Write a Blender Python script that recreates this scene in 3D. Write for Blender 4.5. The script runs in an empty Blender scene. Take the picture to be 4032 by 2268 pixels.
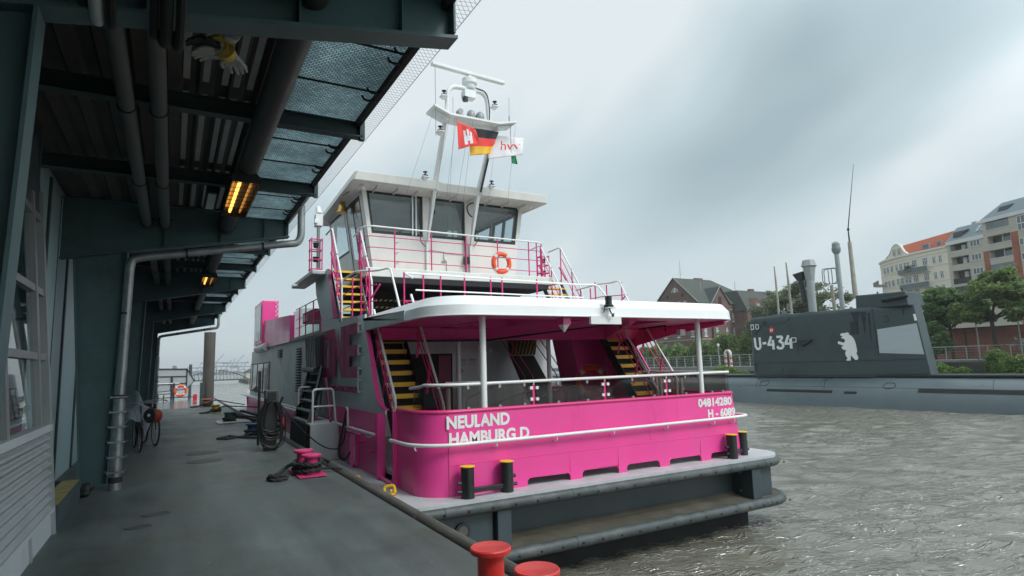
import bpy, bmesh, math, random
import numpy as np
from mathutils import Matrix, Vector
S = bpy.context.scene
C = bpy.context.collection
R = math.radians
random.seed(7)

# ---------------------------------------------------------------- camera
YAW, PITCH, ROLL = 0.514995, 0.12758, -0.028716
fw = Vector((math.sin(YAW)*math.cos(PITCH), math.cos(YAW)*math.cos(PITCH), math.sin(PITCH)))
rt = Vector((math.cos(YAW), -math.sin(YAW), 0))
up = rt.cross(fw)
r2 = rt*math.cos(ROLL) + up*math.sin(ROLL)
u2 = -rt*math.sin(ROLL) + up*math.cos(ROLL)
cd = bpy.data.cameras.new('camera')
cam = bpy.data.objects.new('camera', cd)
C.objects.link(cam)
cd.sensor_width = 36
cd.lens = 21.043
cd.clip_start = 0.05
cd.clip_end = 9000
cam.matrix_world = Matrix(((r2.x, u2.x, -fw.x, 0), (r2.y, u2.y, -fw.y, 0), (r2.z, u2.z, -fw.z, 1.6), (0, 0, 0, 1)))
S.camera = cam

# ---------------------------------------------------------------- world: Nishita sky behind a cloud cover
W = bpy.data.worlds.new('World')
S.world = W
W.use_nodes = True
nt = W.node_tree
nt.nodes.clear()
N = nt.nodes.new
L = nt.links.new
SUN_EL, SUN_AZ = 48, 153      # azimuth clockwise from +Y
sky = N('ShaderNodeTexSky')
sky.sky_type = 'NISHITA'
sky.sun_disc = False
sky.sun_elevation = R(SUN_EL)
sky.sun_rotation = R(SUN_AZ)
tc = N('ShaderNodeTexCoord')
sep = N('ShaderNodeSeparateXYZ')
L(tc.outputs['Generated'], sep.inputs[0])
# soft cloud bands: noise on the sky direction, stretched along one world axis that climbs to the south-east
CLOUD_A, CLOUD_B, CLOUD_C = 0.8, 2.1, 0.9
CLOUD_O = (21.7, 16.3, 0.9)
_h = Vector((0.87, -0.49, 0)); _u = Vector((0, 0, 1)); _f = Vector((0.49, 0.87, 0))
cmb = N('ShaderNodeCombineXYZ')
for _i, (_v, _s) in enumerate(((_h*.86+_u*.50, CLOUD_A), (_u*.86-_h*.50, CLOUD_B), (_f, CLOUD_C))):
    _d = N('ShaderNodeVectorMath'); _d.operation = 'DOT_PRODUCT'
    L(tc.outputs['Generated'], _d.inputs[0]); _d.inputs[1].default_value = _v*_s
    _a = N('ShaderNodeMath'); _a.operation = 'ADD'; _a.inputs[1].default_value = CLOUD_O[_i]
    L(_d.outputs['Value'], _a.inputs[0]); L(_a.outputs[0], cmb.inputs[_i])
mp = cmb
n1 = N('ShaderNodeTexNoise')
n1.inputs['Scale'].default_value = 1.9
n1.inputs['Detail'].default_value = 3
n1.inputs['Roughness'].default_value = 0.42
n1.inputs['Distortion'].default_value = 0.25
L(mp.outputs[0], n1.inputs['Vector'])
cr = N('ShaderNodeValToRGB')
e = cr.color_ramp.elements
e[0].position = 0.28; e[0].color = (3.0, 3.9, 4.25, 1)
e[1].position = 0.62; e[1].color = (6.35, 6.95, 7.2, 1)
m_ = cr.color_ramp.elements.new(0.47); m_.color = (4.5, 5.45, 5.8, 1)
L(n1.outputs['Fac'], cr.inputs[0])
# brighter veil near the horizon
mr = N('ShaderNodeMapRange'); mr.inputs['From Min'].default_value = 0.0; mr.inputs['From Max'].default_value = 0.30
mr.inputs['To Min'].default_value = 0.85; mr.inputs['To Max'].default_value = 0.0
L(sep.outputs['Z'], mr.inputs['Value'])
veil = N('ShaderNodeMix'); veil.data_type = 'RGBA'
veil.inputs['B'].default_value = (5.3, 6.05, 6.35, 1)
L(mr.outputs[0], veil.inputs['Factor']); L(cr.outputs[0], veil.inputs['A'])
mix = N('ShaderNodeMix'); mix.data_type = 'RGBA'
mix.inputs['Factor'].default_value = 0.93
L(sky.outputs[0], mix.inputs['A']); L(veil.outputs['Result'], mix.inputs['B'])
bg = N('ShaderNodeBackground'); bg.inputs['Strength'].default_value = 0.1
# the cloud cover is brightest round the veiled sun
_sd = Vector((math.sin(R(SUN_AZ))*math.cos(R(SUN_EL)), math.cos(R(SUN_AZ))*math.cos(R(SUN_EL)), math.sin(R(SUN_EL))))
_d = N('ShaderNodeVectorMath'); _d.operation = 'DOT_PRODUCT'; _d.inputs[1].default_value = _sd
L(tc.outputs['Generated'], _d.inputs[0])
_g = N('ShaderNodeMapRange'); _g.inputs['From Min'].default_value = .25; _g.inputs['From Max'].default_value = 1.0
_g.inputs['To Min'].default_value = 1.0; _g.inputs['To Max'].default_value = 2.1
L(_d.outputs['Value'], _g.inputs['Value'])
_sc = N('ShaderNodeVectorMath'); _sc.operation = 'SCALE'
L(mix.outputs['Result'], _sc.inputs[0]); L(_g.outputs[0], _sc.inputs['Scale'])
L(_sc.outputs[0], bg.inputs['Color'])
out = N('ShaderNodeOutputWorld')
L(bg.outputs[0], out.inputs[0])

sd = bpy.data.lights.new('sun', 'SUN')
sd.energy = 1.5
sd.angle = R(18)
sd.color = (1.0, 0.97, 0.92)
so = bpy.data.objects.new('sun', sd)
C.objects.link(so)
a, el = R(SUN_AZ), R(SUN_EL)
sdir = Vector((math.sin(a)*math.cos(el), math.cos(a)*math.cos(el), math.sin(el)))
so.rotation_euler = sdir.to_track_quat('Z', 'Y').to_euler()

S.view_settings.view_transform = 'Standard'
S.view_settings.look = 'None'
S.view_settings.gamma = 1
S.view_settings.use_curve_mapping = False
S.view_settings.exposure = 0.36
S.render.engine = 'CYCLES'
S.cycles.max_bounces = 8
S.cycles.transparent_max_bounces = 16
S.cycles.caustics_reflective = False
S.cycles.caustics_refractive = False
S.cycles.use_denoising = True

# ---------------------------------------------------------------- materials
def srgb(r, g, b):
    f = lambda c: c/12.92 if c <= .04045 else ((c+.055)/1.055)**2.4
    return (f(r/255), f(g/255), f(b/255))

def M(name, col, rough=.5, metal=0., var=.12, vs=3., bump=0., bs=60., coat=0., stain=None, stain_s=1.5, stain_amt=.5, stretch=(1, 1, 1), spec=.5, rvar=.1):
    """procedural surface: base colour broken up by noise, optional stains, roughness variation and fine bump"""
    m = bpy.data.materials.new(name)
    m.use_nodes = True
    t = m.node_tree
    b = t.nodes['Principled BSDF']
    tcn = t.nodes.new('ShaderNodeTexCoord')
    mpn = t.nodes.new('ShaderNodeMapping')
    mpn.inputs['Scale'].default_value = stretch
    t.links.new(tcn.outputs['Object'], mpn.inputs[0])
    n = t.nodes.new('ShaderNodeTexNoise')
    n.inputs['Scale'].default_value = vs
    n.inputs['Detail'].default_value = 6
    n.inputs['Roughness'].default_value = .6
    t.links.new(mpn.outputs[0], n.inputs['Vector'])
    rp = t.nodes.new('ShaderNodeValToRGB')
    rp.color_ramp.elements[0].position = .3
    rp.color_ramp.elements[1].position = .7
    rp.color_ramp.elements[0].color = tuple(c*(1-var) for c in col) + (1,)
    rp.color_ramp.elements[1].color = tuple(min(1, c*(1+var)) for c in col) + (1,)
    t.links.new(n.outputs['Fac'], rp.inputs[0])
    last = rp.outputs[0]
    if stain:
        n2 = t.nodes.new('ShaderNodeTexNoise')
        n2.inputs['Scale'].default_value = stain_s
        n2.inputs['Detail'].default_value = 8
        n2.inputs['Roughness'].default_value = .65
        t.links.new(mpn.outputs[0], n2.inputs['Vector'])
        r3 = t.nodes.new('ShaderNodeMapRange')
        r3.inputs['From Min'].default_value = .5
        r3.inputs['From Max'].default_value = .68
        r3.inputs['To Max'].default_value = stain_amt
        t.links.new(n2.outputs['Fac'], r3.inputs['Value'])
        mxn = t.nodes.new('ShaderNodeMix')
        mxn.data_type = 'RGBA'
        mxn.inputs['B'].default_value = tuple(stain) + (1,)
        t.links.new(r3.outputs[0], mxn.inputs['Factor'])
        t.links.new(last, mxn.inputs['A'])
        last = mxn.outputs['Result']
    t.links.new(last, b.inputs['Base Color'])
    b.inputs['Metallic'].default_value = metal
    b.inputs['Specular IOR Level'].default_value = spec
    b.inputs['Coat Weight'].default_value = coat
    b.inputs['Coat Roughness'].default_value = .12
    rr = t.nodes.new('ShaderNodeMapRange')
    rr.inputs['From Min'].default_value = .3
    rr.inputs['From Max'].default_value = .7
    rr.inputs['To Min'].default_value = max(.02, rough-rvar)
    rr.inputs['To Max'].default_value = min(1, rough+rvar)
    t.links.new(n.outputs['Fac'], rr.inputs['Value'])
    t.links.new(rr.outputs[0], b.inputs['Roughness'])
    if bump:
        n3 = t.nodes.new('ShaderNodeTexNoise')
        n3.inputs['Scale'].default_value = bs
        n3.inputs['Detail'].default_value = 4
        t.links.new(mpn.outputs[0], n3.inputs['Vector'])
        bp = t.nodes.new('ShaderNodeBump')
        bp.inputs['Strength'].default_value = bump
        bp.inputs['Distance'].default_value = .02
        t.links.new(n3.outputs['Fac'], bp.inputs['Height'])
        t.links.new(bp.outputs[0], b.inputs['Normal'])
    return m

def glass(name, tint=(.6, .65, .66), refl=1.0, rough=.02):
    m = bpy.data.materials.new(name)
    m.use_nodes = True
    t = m.node_tree
    t.nodes.clear()
    o = t.nodes.new('ShaderNodeOutputMaterial')
    mixn = t.nodes.new('ShaderNodeMixShader')
    tr = t.nodes.new('ShaderNodeBsdfTransparent')
    tr.inputs[0].default_value = tint + (1,)
    gl = t.nodes.new('ShaderNodeBsdfGlossy')
    gl.inputs['Roughness'].default_value = rough
    gl.inputs['Color'].default_value = (refl, refl, refl, 1)
    fr = t.nodes.new('ShaderNodeFresnel')
    fr.inputs['IOR'].default_value = 1.52
    ge = t.nodes.new('ShaderNodeNewGeometry')      # no mirror reflection from inside the pane
    iv = t.nodes.new('ShaderNodeMath'); iv.operation = 'SUBTRACT'; iv.inputs[0].default_value = 1
    t.links.new(ge.outputs['Backfacing'], iv.inputs[1])
    mu = t.nodes.new('ShaderNodeMath'); mu.operation = 'MULTIPLY'
    t.links.new(fr.outputs[0], mu.inputs[0]); t.links.new(iv.outputs[0], mu.inputs[1])
    t.links.new(mu.outputs[0], mixn.inputs[0])
    t.links.new(tr.outputs[0], mixn.inputs[1])
    t.links.new(gl.outputs[0], mixn.inputs[2])
    t.links.new(mixn.outputs[0], o.inputs[0])
    return m

def emit(name, col, s):
    m = bpy.data.materials.new(name)
    m.use_nodes = True
    b = m.node_tree.nodes['Principled BSDF']
    b.inputs['Base Color'].default_value = tuple(col) + (1,)
    b.inputs['Emission Color'].default_value = tuple(col) + (1,)
    b.inputs['Emission Strength'].default_value = s
    return m

PINK = (.84, .062, .315)
m_pink = M('pink_paint', PINK, .34, var=.06, vs=1.2, bump=.05, bs=3., coat=.2, rvar=.08, stain=(.66, .09, .28), stain_s=1.6, stain_amt=.35, stretch=(1, 1, .35))
m_pinkrail = M('pink_rail_paint', (.66, .035, .19), .45, var=.1)
m_white = M('white_paint', (.78, .80, .79), .38, var=.05, vs=1.5, stain=(.58, .57, .52), stain_s=1.6, stain_amt=.45, rvar=.08, stretch=(1, 1, .3))
m_whitetop = M('white_canopy_paint', (.86, .88, .88), .35, var=.04, vs=1.2, stain=(.68, .70, .69), stain_s=1., stain_amt=.3)
m_cream = M('offwhite_paint', (.74, .73, .69), .45, var=.05, vs=1.5, bump=.04, bs=2., stain=(.52, .49, .43), stain_s=1.8, stain_amt=.45, stretch=(1, 1, .25))
m_silver = M('silver_paint', (.50, .57, .58), .38, metal=.15, var=.10, vs=2., stain=(.64, .68, .68), stain_s=2.5, stain_amt=.5, stretch=(1, 1, .25))
m_silverl = M('light_silver_paint', (.54, .57, .57), .5, metal=.2, var=.14, vs=1.6, stain=(.25, .27, .28), stain_s=1.8, stain_amt=.4, stretch=(1, 1, .3))
m_logo = M('magenta_letter_film', (.30, .030, .10), .5, var=.1)
m_deckgrey = M('light_grey_deck_paint', (.46, .48, .50), .6, var=.08, vs=3., bump=.15, bs=120, stain=(.33, .34, .33), stain_s=2.2, stain_amt=.45)
m_hull = M('hull_grey_paint', (.040, .060, .068), .42, var=.15, vs=1.2, bump=.08, bs=2.5, stain=(.065, .08, .08), stain_s=1.1, stain_amt=.3)
m_silt = M('silted_ledge', (.095, .086, .064), .8, var=.3, vs=2.5, stain=(.055, .06, .058), stain_s=3, stain_amt=.6)
m_rubber = M('fender_rubber', (.055, .068, .070), .55, var=.3, vs=4, bump=.3, bs=30, stain=(.16, .17, .165), stain_s=3, stain_amt=.45)
m_black = M('black_paint', (.014, .016, .017), .42, var=.2)
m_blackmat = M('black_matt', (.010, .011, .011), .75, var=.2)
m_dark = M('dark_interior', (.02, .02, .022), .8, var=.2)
m_yellow = M('yellow_paint', (.90, .54, .02), .45, var=.08, stain=(.55, .33, .05), stain_s=5, stain_amt=.4)
m_steelrail = M('brushed_steel', (.45, .44, .42), .32, metal=.8, var=.1)
m_orange = M('lifebuoy_orange', (.82, .085, .025), .5, var=.08, vs=6)
m_reflect = M('reflective_tape', (.62, .60, .58), .35, var=.05)
m_brass = M('brass', (.72, .46, .14), .28, metal=.9, var=.12)
m_railglass = glass('smoked_glass', (.74, .70, .67))
m_winglass = glass('wheelhouse_glass', (.84, .89, .90))
m_clearglass = glass('clear_glass', (.86, .89, .89))
m_winframe = M('dark_window_rubber', (.018, .022, .023), .5, var=.1)
m_grey = M('grey_metal', (.27, .29, .30), .5, metal=.3, var=.12)

# ---------------------------------------------------------------- mesh helpers
ROOT = {}

class MB:
    """collects boxes, bars, tubes and prisms in world coordinates; build() links them as ONE mesh object"""
    def __init__(s):
        s.v = []; s.f = []; s.mi = []; s.cur = 0; s.xf = None
    def _add(s, vs, fs):
        o = len(s.v)
        if s.xf: vs = [s.xf(*p) for p in vs]
        s.v.extend([tuple(p) for p in vs])
        s.f.extend([tuple(i+o for i in f) for f in fs])
        s.mi.extend([s.cur]*len(fs))
        return s
    def box(s, x0, x1, y0, y1, z0, z1):
        if x0 > x1: x0, x1 = x1, x0
        if y0 > y1: y0, y1 = y1, y0
        if z0 > z1: z0, z1 = z1, z0
        return s.hexa([(x0,y0,z0),(x1,y0,z0),(x1,y1,z0),(x0,y1,z0)], [(x0,y0,z1),(x1,y0,z1),(x1,y1,z1),(x0,y1,z1)])
    def hexa(s, b, t):
        n = len(b)
        fs = [tuple(reversed(range(n))), tuple(range(n, 2*n))] + [(i, (i+1) % n, (i+1) % n+n, i+n) for i in range(n)]
        return s._add(list(b)+list(t), fs)
    def poly(s, pts):
        return s._add(pts, [tuple(range(len(pts)))])
    def bar(s, p, q, w, h, upv=(0, 0, 1)):
        p, q = Vector(p), Vector(q)
        d = (q-p).normalized()
        u = Vector(upv)
        if abs(d.dot(u)) > .98: u = Vector((0, 1, 0))
        r = d.cross(u).normalized(); u = r.cross(d).normalized()
        c = lambda o: [o-r*w/2-u*h/2, o+r*w/2-u*h/2, o+r*w/2+u*h/2, o-r*w/2+u*h/2]
        return s.hexa(c(p), c(q))
    def tube(s, pts, r, n=8, closed=False):
        P = [Vector(p) for p in pts]
        m = len(P)
        rs = r if isinstance(r, (list, tuple)) else [r]*m
        vs = []; prev = None
        for i in range(m):
            a_ = P[i-1] if (i or closed) else P[i]
            b_ = P[(i+1) % m] if (i < m-1 or closed) else P[i]
            d = (b_-a_).normalized()
            if prev is None:
                u = Vector((0, 0, 1)) if abs(d.z) < .9 else Vector((1, 0, 0))
                u = (u-d*u.dot(d)).normalized()
            else:
                u = (prev-d*prev.dot(d)).normalized()
            prev = u
            w = d.cross(u)
            k = 1.
            if 0 < i < m-1 or closed:
                d1 = (P[i]-a_).normalized(); d2 = (b_-P[i]).normalized()
                k = min(1.5, 1/max(.5, math.sqrt(max(.01, (1+d1.dot(d2))/2))))
            for j in range(n):
                t = 2*math.pi*j/n
                vs.append(P[i]+(u*math.cos(t)+w*math.sin(t))*rs[i]*k)
        fs = []
        for i in range(m if closed else m-1):
            i2 = (i+1) % m
            for j in range(n):
                fs.append((i*n+j, i*n+(j+1) % n, i2*n+(j+1) % n, i2*n+j))
        if not closed:
            fs.append(tuple(reversed(range(n)))); fs.append(tuple(range((m-1)*n, m*n)))
        return s._add(vs, fs)
    def cyl(s, p, q, r0, r1=None, n=16):
        return s.tube([p, q], [r0, r0 if r1 is None else r1], n)
    def lathe(s, prof, c=(0, 0, 0), n=20):
        vs = []; c = Vector(c)
        for r_, z_ in prof:
            for j in range(n):
                t = 2*math.pi*j/n
                vs.append((c.x+r_*math.cos(t), c.y+r_*math.sin(t), c.z+z_))
        fs = [(i*n+j, i*n+(j+1) % n, (i+1)*n+(j+1) % n, (i+1)*n+j) for i in range(len(prof)-1) for j in range(n)]
        fs.append(tuple(reversed(range(n)))); fs.append(tuple(range((len(prof)-1)*n, len(prof)*n)))
        return s._add(vs, fs)
    def prism(s, poly, ax, d0, d1):
        """extrude a 2D polygon along axis ax between d0 and d1; the polygon's two coordinates are the other axes in x,y,z order"""
        def p3(p, d):
            q = list(p); q.insert('xyz'.index(ax), d); return tuple(q)
        return s.hexa([p3(p, d0) for p in poly], [p3(p, d1) for p in poly])
    def torus(s, c, RR, r_, nrm=(0, 1, 0), n=28, m=10, a0=0, a1=360):
        c = Vector(c); w = Vector(nrm).normalized()
        u = Vector((0, 0, 1)) if abs(w.z) < .9 else Vector((1, 0, 0))
        u = (u-w*u.dot(w)).normalized(); v = w.cross(u)
        full = abs(a1-a0) >= 360
        pts = [c+(u*math.cos(R(a0+(a1-a0)*i/n))+v*math.sin(R(a0+(a1-a0)*i/n)))*RR for i in range(n if full else n+1)]
        return s.tube(pts, r_, m, closed=full)
    def sphere(s, c, r_, n=12, sc=(1, 1, 1)):
        prof = [(max(.001, r_*math.sin(math.pi*i/n)), -r_*math.cos(math.pi*i/n)) for i in range(n+1)]
        o = len(s.v)
        s.lathe(prof, (0, 0, 0), n*2)
        for i in range(o, len(s.v)):
            p = s.v[i]; s.v[i] = (c[0]+p[0]*sc[0], c[1]+p[1]*sc[1], c[2]+p[2]*sc[2])
        return s
    def build(s, name, mat, parent=None, smooth=False, bevel=0., seg=2, label=None, local=False, solid=0.):
        me = bpy.data.meshes.new(name)
        vs = s.v
        merge = smooth or solid
        if parent is not None and not local and parent in ROOT:
            iv = ROOT[parent].inverted()
            vs = [iv @ Vector(p) for p in s.v]
        me.from_pydata([tuple(p) for p in vs], [], s.f)
        ms = mat if isinstance(mat, (list, tuple)) else [mat]
        for q in ms: me.materials.append(q)
        if len(ms) > 1: me.polygons.foreach_set('material_index', s.mi)
        if merge:
            bm = bmesh.new(); bm.from_mesh(me)
            bmesh.ops.remove_doubles(bm, verts=bm.verts, dist=2e-5)
            if solid: bmesh.ops.recalc_face_normals(bm, faces=bm.faces)
            bm.to_mesh(me); bm.free()
        if smooth:
            me.polygons.foreach_set('use_smooth', [True]*len(me.polygons))
            me.update()
            me.set_sharp_from_angle(angle=R(smooth if smooth is not True else 40))
        me.update()
        o = bpy.data.objects.new(name, me)
        C.objects.link(o)
        if parent is not None:
            o.parent = parent
            if parent in ROOT: ROOT[o] = ROOT[parent]
        if solid:
            md = o.modifiers.new('solid', 'SOLIDIFY'); md.thickness = solid; md.offset = 0
            if smooth:
                md = o.modifiers.new('split', 'EDGE_SPLIT'); md.split_angle = R(30)
        if bevel:
            md = o.modifiers.new('bevel', 'BEVEL'); md.width = bevel; md.segments = seg; md.limit_method = 'ANGLE'; md.angle_limit = R(35)
            md.harden_normals = False
        if label: o['label'] = label
        return o

def tag(o, label, cat, group=None, kind=None):
    if label: o['label'] = label
    if cat: o['category'] = cat
    if group: o['group'] = group
    if kind: o['kind'] = kind
    return o

def thing(name, label, cat, loc=(0, 0, 0), rz=0., group=None):
    o = bpy.data.objects.new(name, None)
    o.empty_display_size = .3
    C.objects.link(o)
    o.location = loc
    o.rotation_euler = (0, 0, rz)
    ROOT[o] = Matrix.Translation(loc) @ Matrix.Rotation(rz, 4, 'Z')
    return tag(o, label, cat, group)

def struct(o):
    o['kind'] = 'structure'
    return o

def copy_tree(o, parent=None):
    c = o.copy()
    C.objects.link(c)
    if parent: c.parent = parent
    for ch in list(o.children): copy_tree(ch, c)
    return c

def text(name, body, mat, parent, org, xdir, zdir, height, width=None, depth=.01, bold=.0, shear=0., base='cap', warp=None):
    """lettering as a solid mesh: org = lower left corner, xdir reading direction, zdir letter up"""
    cu = bpy.data.curves.new(name, 'FONT')
    cu.body = body
    cu.size = 1.
    cu.extrude = .5
    cu.offset = bold
    cu.resolution_u = 3
    t = bpy.data.objects.new(name, cu)
    C.objects.link(t)
    bpy.context.view_layer.update()
    dg = bpy.context.evaluated_depsgraph_get()
    me = bpy.data.meshes.new_from_object(t.evaluated_get(dg))
    bpy.data.objects.remove(t)
    co = np.empty(len(me.vertices)*3)
    me.vertices.foreach_get('co', co)
    co = co.reshape(-1, 3)
    x0, x1 = co[:, 0].min(), co[:, 0].max()
    y0, y1 = co[:, 1].min(), co[:, 1].max()
    sy = height/(y1-y0)
    sx = (width/(x1-x0)) if width else sy
    X = Vector(xdir).normalized(); Z = Vector(zdir).normalized(); Nn = X.cross(Z)
    o_ = Vector(org)
    vs = []
    for p in co:
        a_, b_, c_ = (p[0]-x0)*sx, (p[1]-y0)*sy, p[2]*depth*2
        a_ += shear*b_
        q = warp(a_, b_, c_) if warp else o_+X*a_+Z*b_+Nn*c_
        if parent in ROOT: q = ROOT[parent].inverted() @ Vector(q)
        vs.append(q)
    me.vertices.foreach_set('co', np.array([tuple(q) for q in vs]).ravel())
    me.materials.clear()
    me.materials.append(mat)
    me.polygons.foreach_set('material_index', [0]*len(me.polygons))
    me.update()
    me.name = name
    o = bpy.data.objects.new(name, me)
    C.objects.link(o)
    if parent:
        o.parent = parent
        if parent in ROOT: ROOT[o] = ROOT[parent]
    return o

def arc(cx, cy, r_, a0, a1, n=8):
    return [(cx+r_*math.cos(R(a0+(a1-a0)*i/n)), cy+r_*math.sin(R(a0+(a1-a0)*i/n))) for i in range(n+1)]

def bend(pts, r_=.12, n=5):
    """round the inner corners of a polyline"""
    P = [Vector(p) for p in pts]
    o = [P[0]]
    for i in range(1, len(P)-1):
        a_, b_, c_ = P[i-1], P[i], P[i+1]
        ra = min(r_, (a_-b_).length*.45); rc = min(r_, (c_-b_).length*.45)
        p, q = b_+(a_-b_).normalized()*ra, b_+(c_-b_).normalized()*rc
        for k in range(n+1):
            t = k/n
            o.append(p*(1-t)**2+b_*2*t*(1-t)+q*t*t)
    o.append(P[-1])
    return o

# ================================================================ SETTING: water, pier deck, river bank
ZW = -1.6
def water_mesh():
    rng = np.random.default_rng(5)
    gx = np.concatenate([np.arange(-6, 30, .16), np.arange(30, 60.01, .34)])
    gy = np.concatenate([np.arange(-4, 22, .16), np.arange(22, 60, .34), np.arange(60, 130.01, 1.0)])
    X, Y = np.meshgrid(gx, gy, indexing='ij')
    Z = np.zeros_like(X)
    wx = X+.5*np.sin(Y*.31+1)+.25*np.sin(Y*.9)
    wy = Y+.5*np.sin(X*.27)+.25*np.sin(X*.83+2)
    for i in range(40):
        lam = .38*(5.0**rng.random())
        th = R(205)+rng.normal()*.62
        k = 2*math.pi/lam
        amp = .0075*lam**.8
        ph = (wx*math.cos(th)+wy*math.sin(th))*k+rng.random()*6.28
        Z += amp*(1-2*np.abs(np.sin(ph*.5)))*.25+amp*.75*np.sin(ph)
    env = .55+.45*np.sin(X*.13+.7*np.sin(Y*.11))*np.sin(Y*.17+1.3)
    Z *= .55+.6*env
    fade = np.clip(np.minimum.reduce([X-gx[0], gx[-1]-X, Y-gy[0], gy[-1]-Y])/3., 0, 1)
    Z = ZW+Z*fade
    nx, ny = len(gx), len(gy)
    v = np.stack([X.ravel(), Y.ravel(), Z.ravel()], 1)
    i = np.arange(nx-1)[:, None]*ny+np.arange(ny-1)[None, :]
    q = np.stack([i, i+ny, i+ny+1, i+1], -1).reshape(-1, 4)
    B = 4200
    x0, x1, y0, y1 = gx[0], gx[-1], gy[0], gy[-1]
    ex = np.array([(-B, -B, ZW), (B, -B, ZW), (B, y0, ZW), (-B, y0, ZW), (-B, y1, ZW), (B, y1, ZW), (B, B, ZW), (-B, B, ZW),
                   (x0, y0, ZW), (x0, y1, ZW), (x1, y0, ZW), (x1, y1, ZW)])
    o = len(v)
    eq = np.array([(0, 1, 2, 3), (4, 5, 6, 7), (3, 8, 9, 4), (10, 2, 5, 11)])+o
    v = np.concatenate([v, ex]); q = np.concatenate([q, eq])
    me = bpy.data.meshes.new('water')
    me.from_pydata(v.tolist(), [], q.tolist())
    me.polygons.foreach_set('use_smooth', [True]*len(q))
    me.update()
    return me

mw = bpy.data.materials.new('river_water')
mw.use_nodes = True
t = mw.node_tree
b = t.nodes['Principled BSDF']
b.inputs['Base Color'].default_value = (.165, .158, .125, 1)
b.inputs["Roughness"].default_value = .17
b.inputs["IOR"].default_value = 1.75
b.inputs['Specular IOR Level'].default_value = .75
tcw = t.nodes.new('ShaderNodeTexCoord')
rot_ = t.nodes.new('ShaderNodeMapping'); rot_.inputs['Rotation'].default_value = (0, 0, R(24))
mpw = t.nodes.new('ShaderNodeMapping'); mpw.inputs['Scale'].default_value = (.5, 1.5, 1)
t.links.new(tcw.outputs['Object'], rot_.inputs[0]); t.links.new(rot_.outputs[0], mpw.inputs[0])
def wnoise(sc_, det, dist):
    nn = t.nodes.new('ShaderNodeTexNoise')
    nn.inputs['Scale'].default_value = sc_; nn.inputs['Detail'].default_value = det; nn.inputs['Distortion'].default_value = dist
    t.links.new(mpw.outputs[0], nn.inputs['Vector'])
    return nn
def wbump(h, dist, prev, strength=1.):
    bb = t.nodes.new('ShaderNodeBump')
    bb.inputs['Strength'].default_value = strength; bb.inputs['Distance'].default_value = dist
    t.links.new(h, bb.inputs['Height'])
    if prev: t.links.new(prev.outputs[0], bb.inputs['Normal'])
    return bb
bpl = wbump(wnoise(1.1, 3, .6).outputs['Fac'], .06, None)
bpl = wbump(wnoise(5., 3, .8).outputs['Fac'], .020, bpl)
# sparse sharp wavelet crests, gathered in gusty patches
for sc_, wd, dist in ((1.3, .030, .042), (2.9, .035, .020)):
    rn = wnoise(sc_, 4, .9)
    rr_ = t.nodes.new('ShaderNodeValToRGB')
    rr_.color_ramp.elements[0].position = .5-wd; rr_.color_ramp.elements[0].color = (0, 0, 0, 1)
    rr_.color_ramp.elements[1].position = .5+wd; rr_.color_ramp.elements[1].color = (0, 0, 0, 1)
    rr_.color_ramp.elements.new(.5).color = (1, 1, 1, 1)
    t.links.new(rn.outputs['Fac'], rr_.inputs[0])
    pn = wnoise(.16, 3, 0)
    pm_ = t.nodes.new('ShaderNodeMapRange'); pm_.inputs['From Min'].default_value = .36; pm_.inputs['From Max'].default_value = .6
    t.links.new(pn.outputs['Fac'], pm_.inputs['Value'])
    ml_ = t.nodes.new('ShaderNodeMath'); ml_.operation = 'MULTIPLY'
    t.links.new(rr_.outputs[0], ml_.inputs[0]); t.links.new(pm_.outputs[0], ml_.inputs[1])
    bpl = wbump(ml_.outputs[0], dist, bpl)
t.links.new(bpl.outputs[0], b.inputs['Normal'])
wm = water_mesh()
wm.materials.append(mw)
wo = bpy.data.objects.new('water', wm)
C.objects.link(wo)
struct(wo)

# pier (floating pontoon): coated deck, steel sides
m_pier = M('pier_coating', (.092, .112, .109), .50, var=.20, vs=.9, bump=.25, bs=160, stain=(.075, .080, .056), stain_s=.55, stain_amt=.75, rvar=.14)
m_pierwet = M('wet_deck_coating', (.10, .105, .105), .16, var=.15, vs=1.2, rvar=.10)
m_timber = M('weathered_edge_timber', (.085, .080, .068), .8, var=.3, vs=3., bump=.4, bs=40, stretch=(6, .6, 6), stain=(.17, .16, .13), stain_s=3, stain_amt=.4)
m_teal = M('teal_steel_paint', (.085, .148, .154), .55, var=.12, vs=1.5, stain=(.045, .05, .045), stain_s=2, stain_amt=.35)
m_teald = M('dark_teal_steel_paint', (.045, .068, .072), .6, var=.18, vs=1.5)
m_tealwall = M('pale_teal_wall_paint', (.42, .58, .60), .5, var=.06, vs=1.)
m_clad = M('grey_corrugated_cladding', (.38, .41, .41), .42, metal=.25, var=.07, vs=1.5, stain=(.20, .21, .20), stain_s=2, stain_amt=.3)
m_alu = M('aluminium_frame', (.34, .36, .36), .4, metal=.5, var=.1, stain=(.25, .24, .22), stain_s=6, stain_amt=.4)
m_plinth = M('pale_plinth_board', (.50, .54, .55), .5, var=.05)
m_pipe = M('galvanised_pipe', (.27, .29, .29), .42, metal=.6, var=.22, vs=5, stain=(.14, .14, .13), stain_s=4, stain_amt=.5)
m_pipedark = M('dark_pipe', (.050, .052, .052), .55, var=.25, vs=5, stain=(.07, .05, .035), stain_s=5, stain_amt=.5)
m_insul = M('pipe_insulation', (.10, .108, .108), .7, var=.15, vs=6)
m_ceil = M('corrugated_ceiling', (.085, .080, .074), .7, var=.25, vs=1.5)
m_rust = M('rusty_pile_steel', (.085, .078, .072), .7, var=.3, vs=2., bump=.3, bs=30, stretch=(1, 1, .35), stain=(.13, .075, .05), stain_s=2.2, stain_amt=.6)
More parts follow.
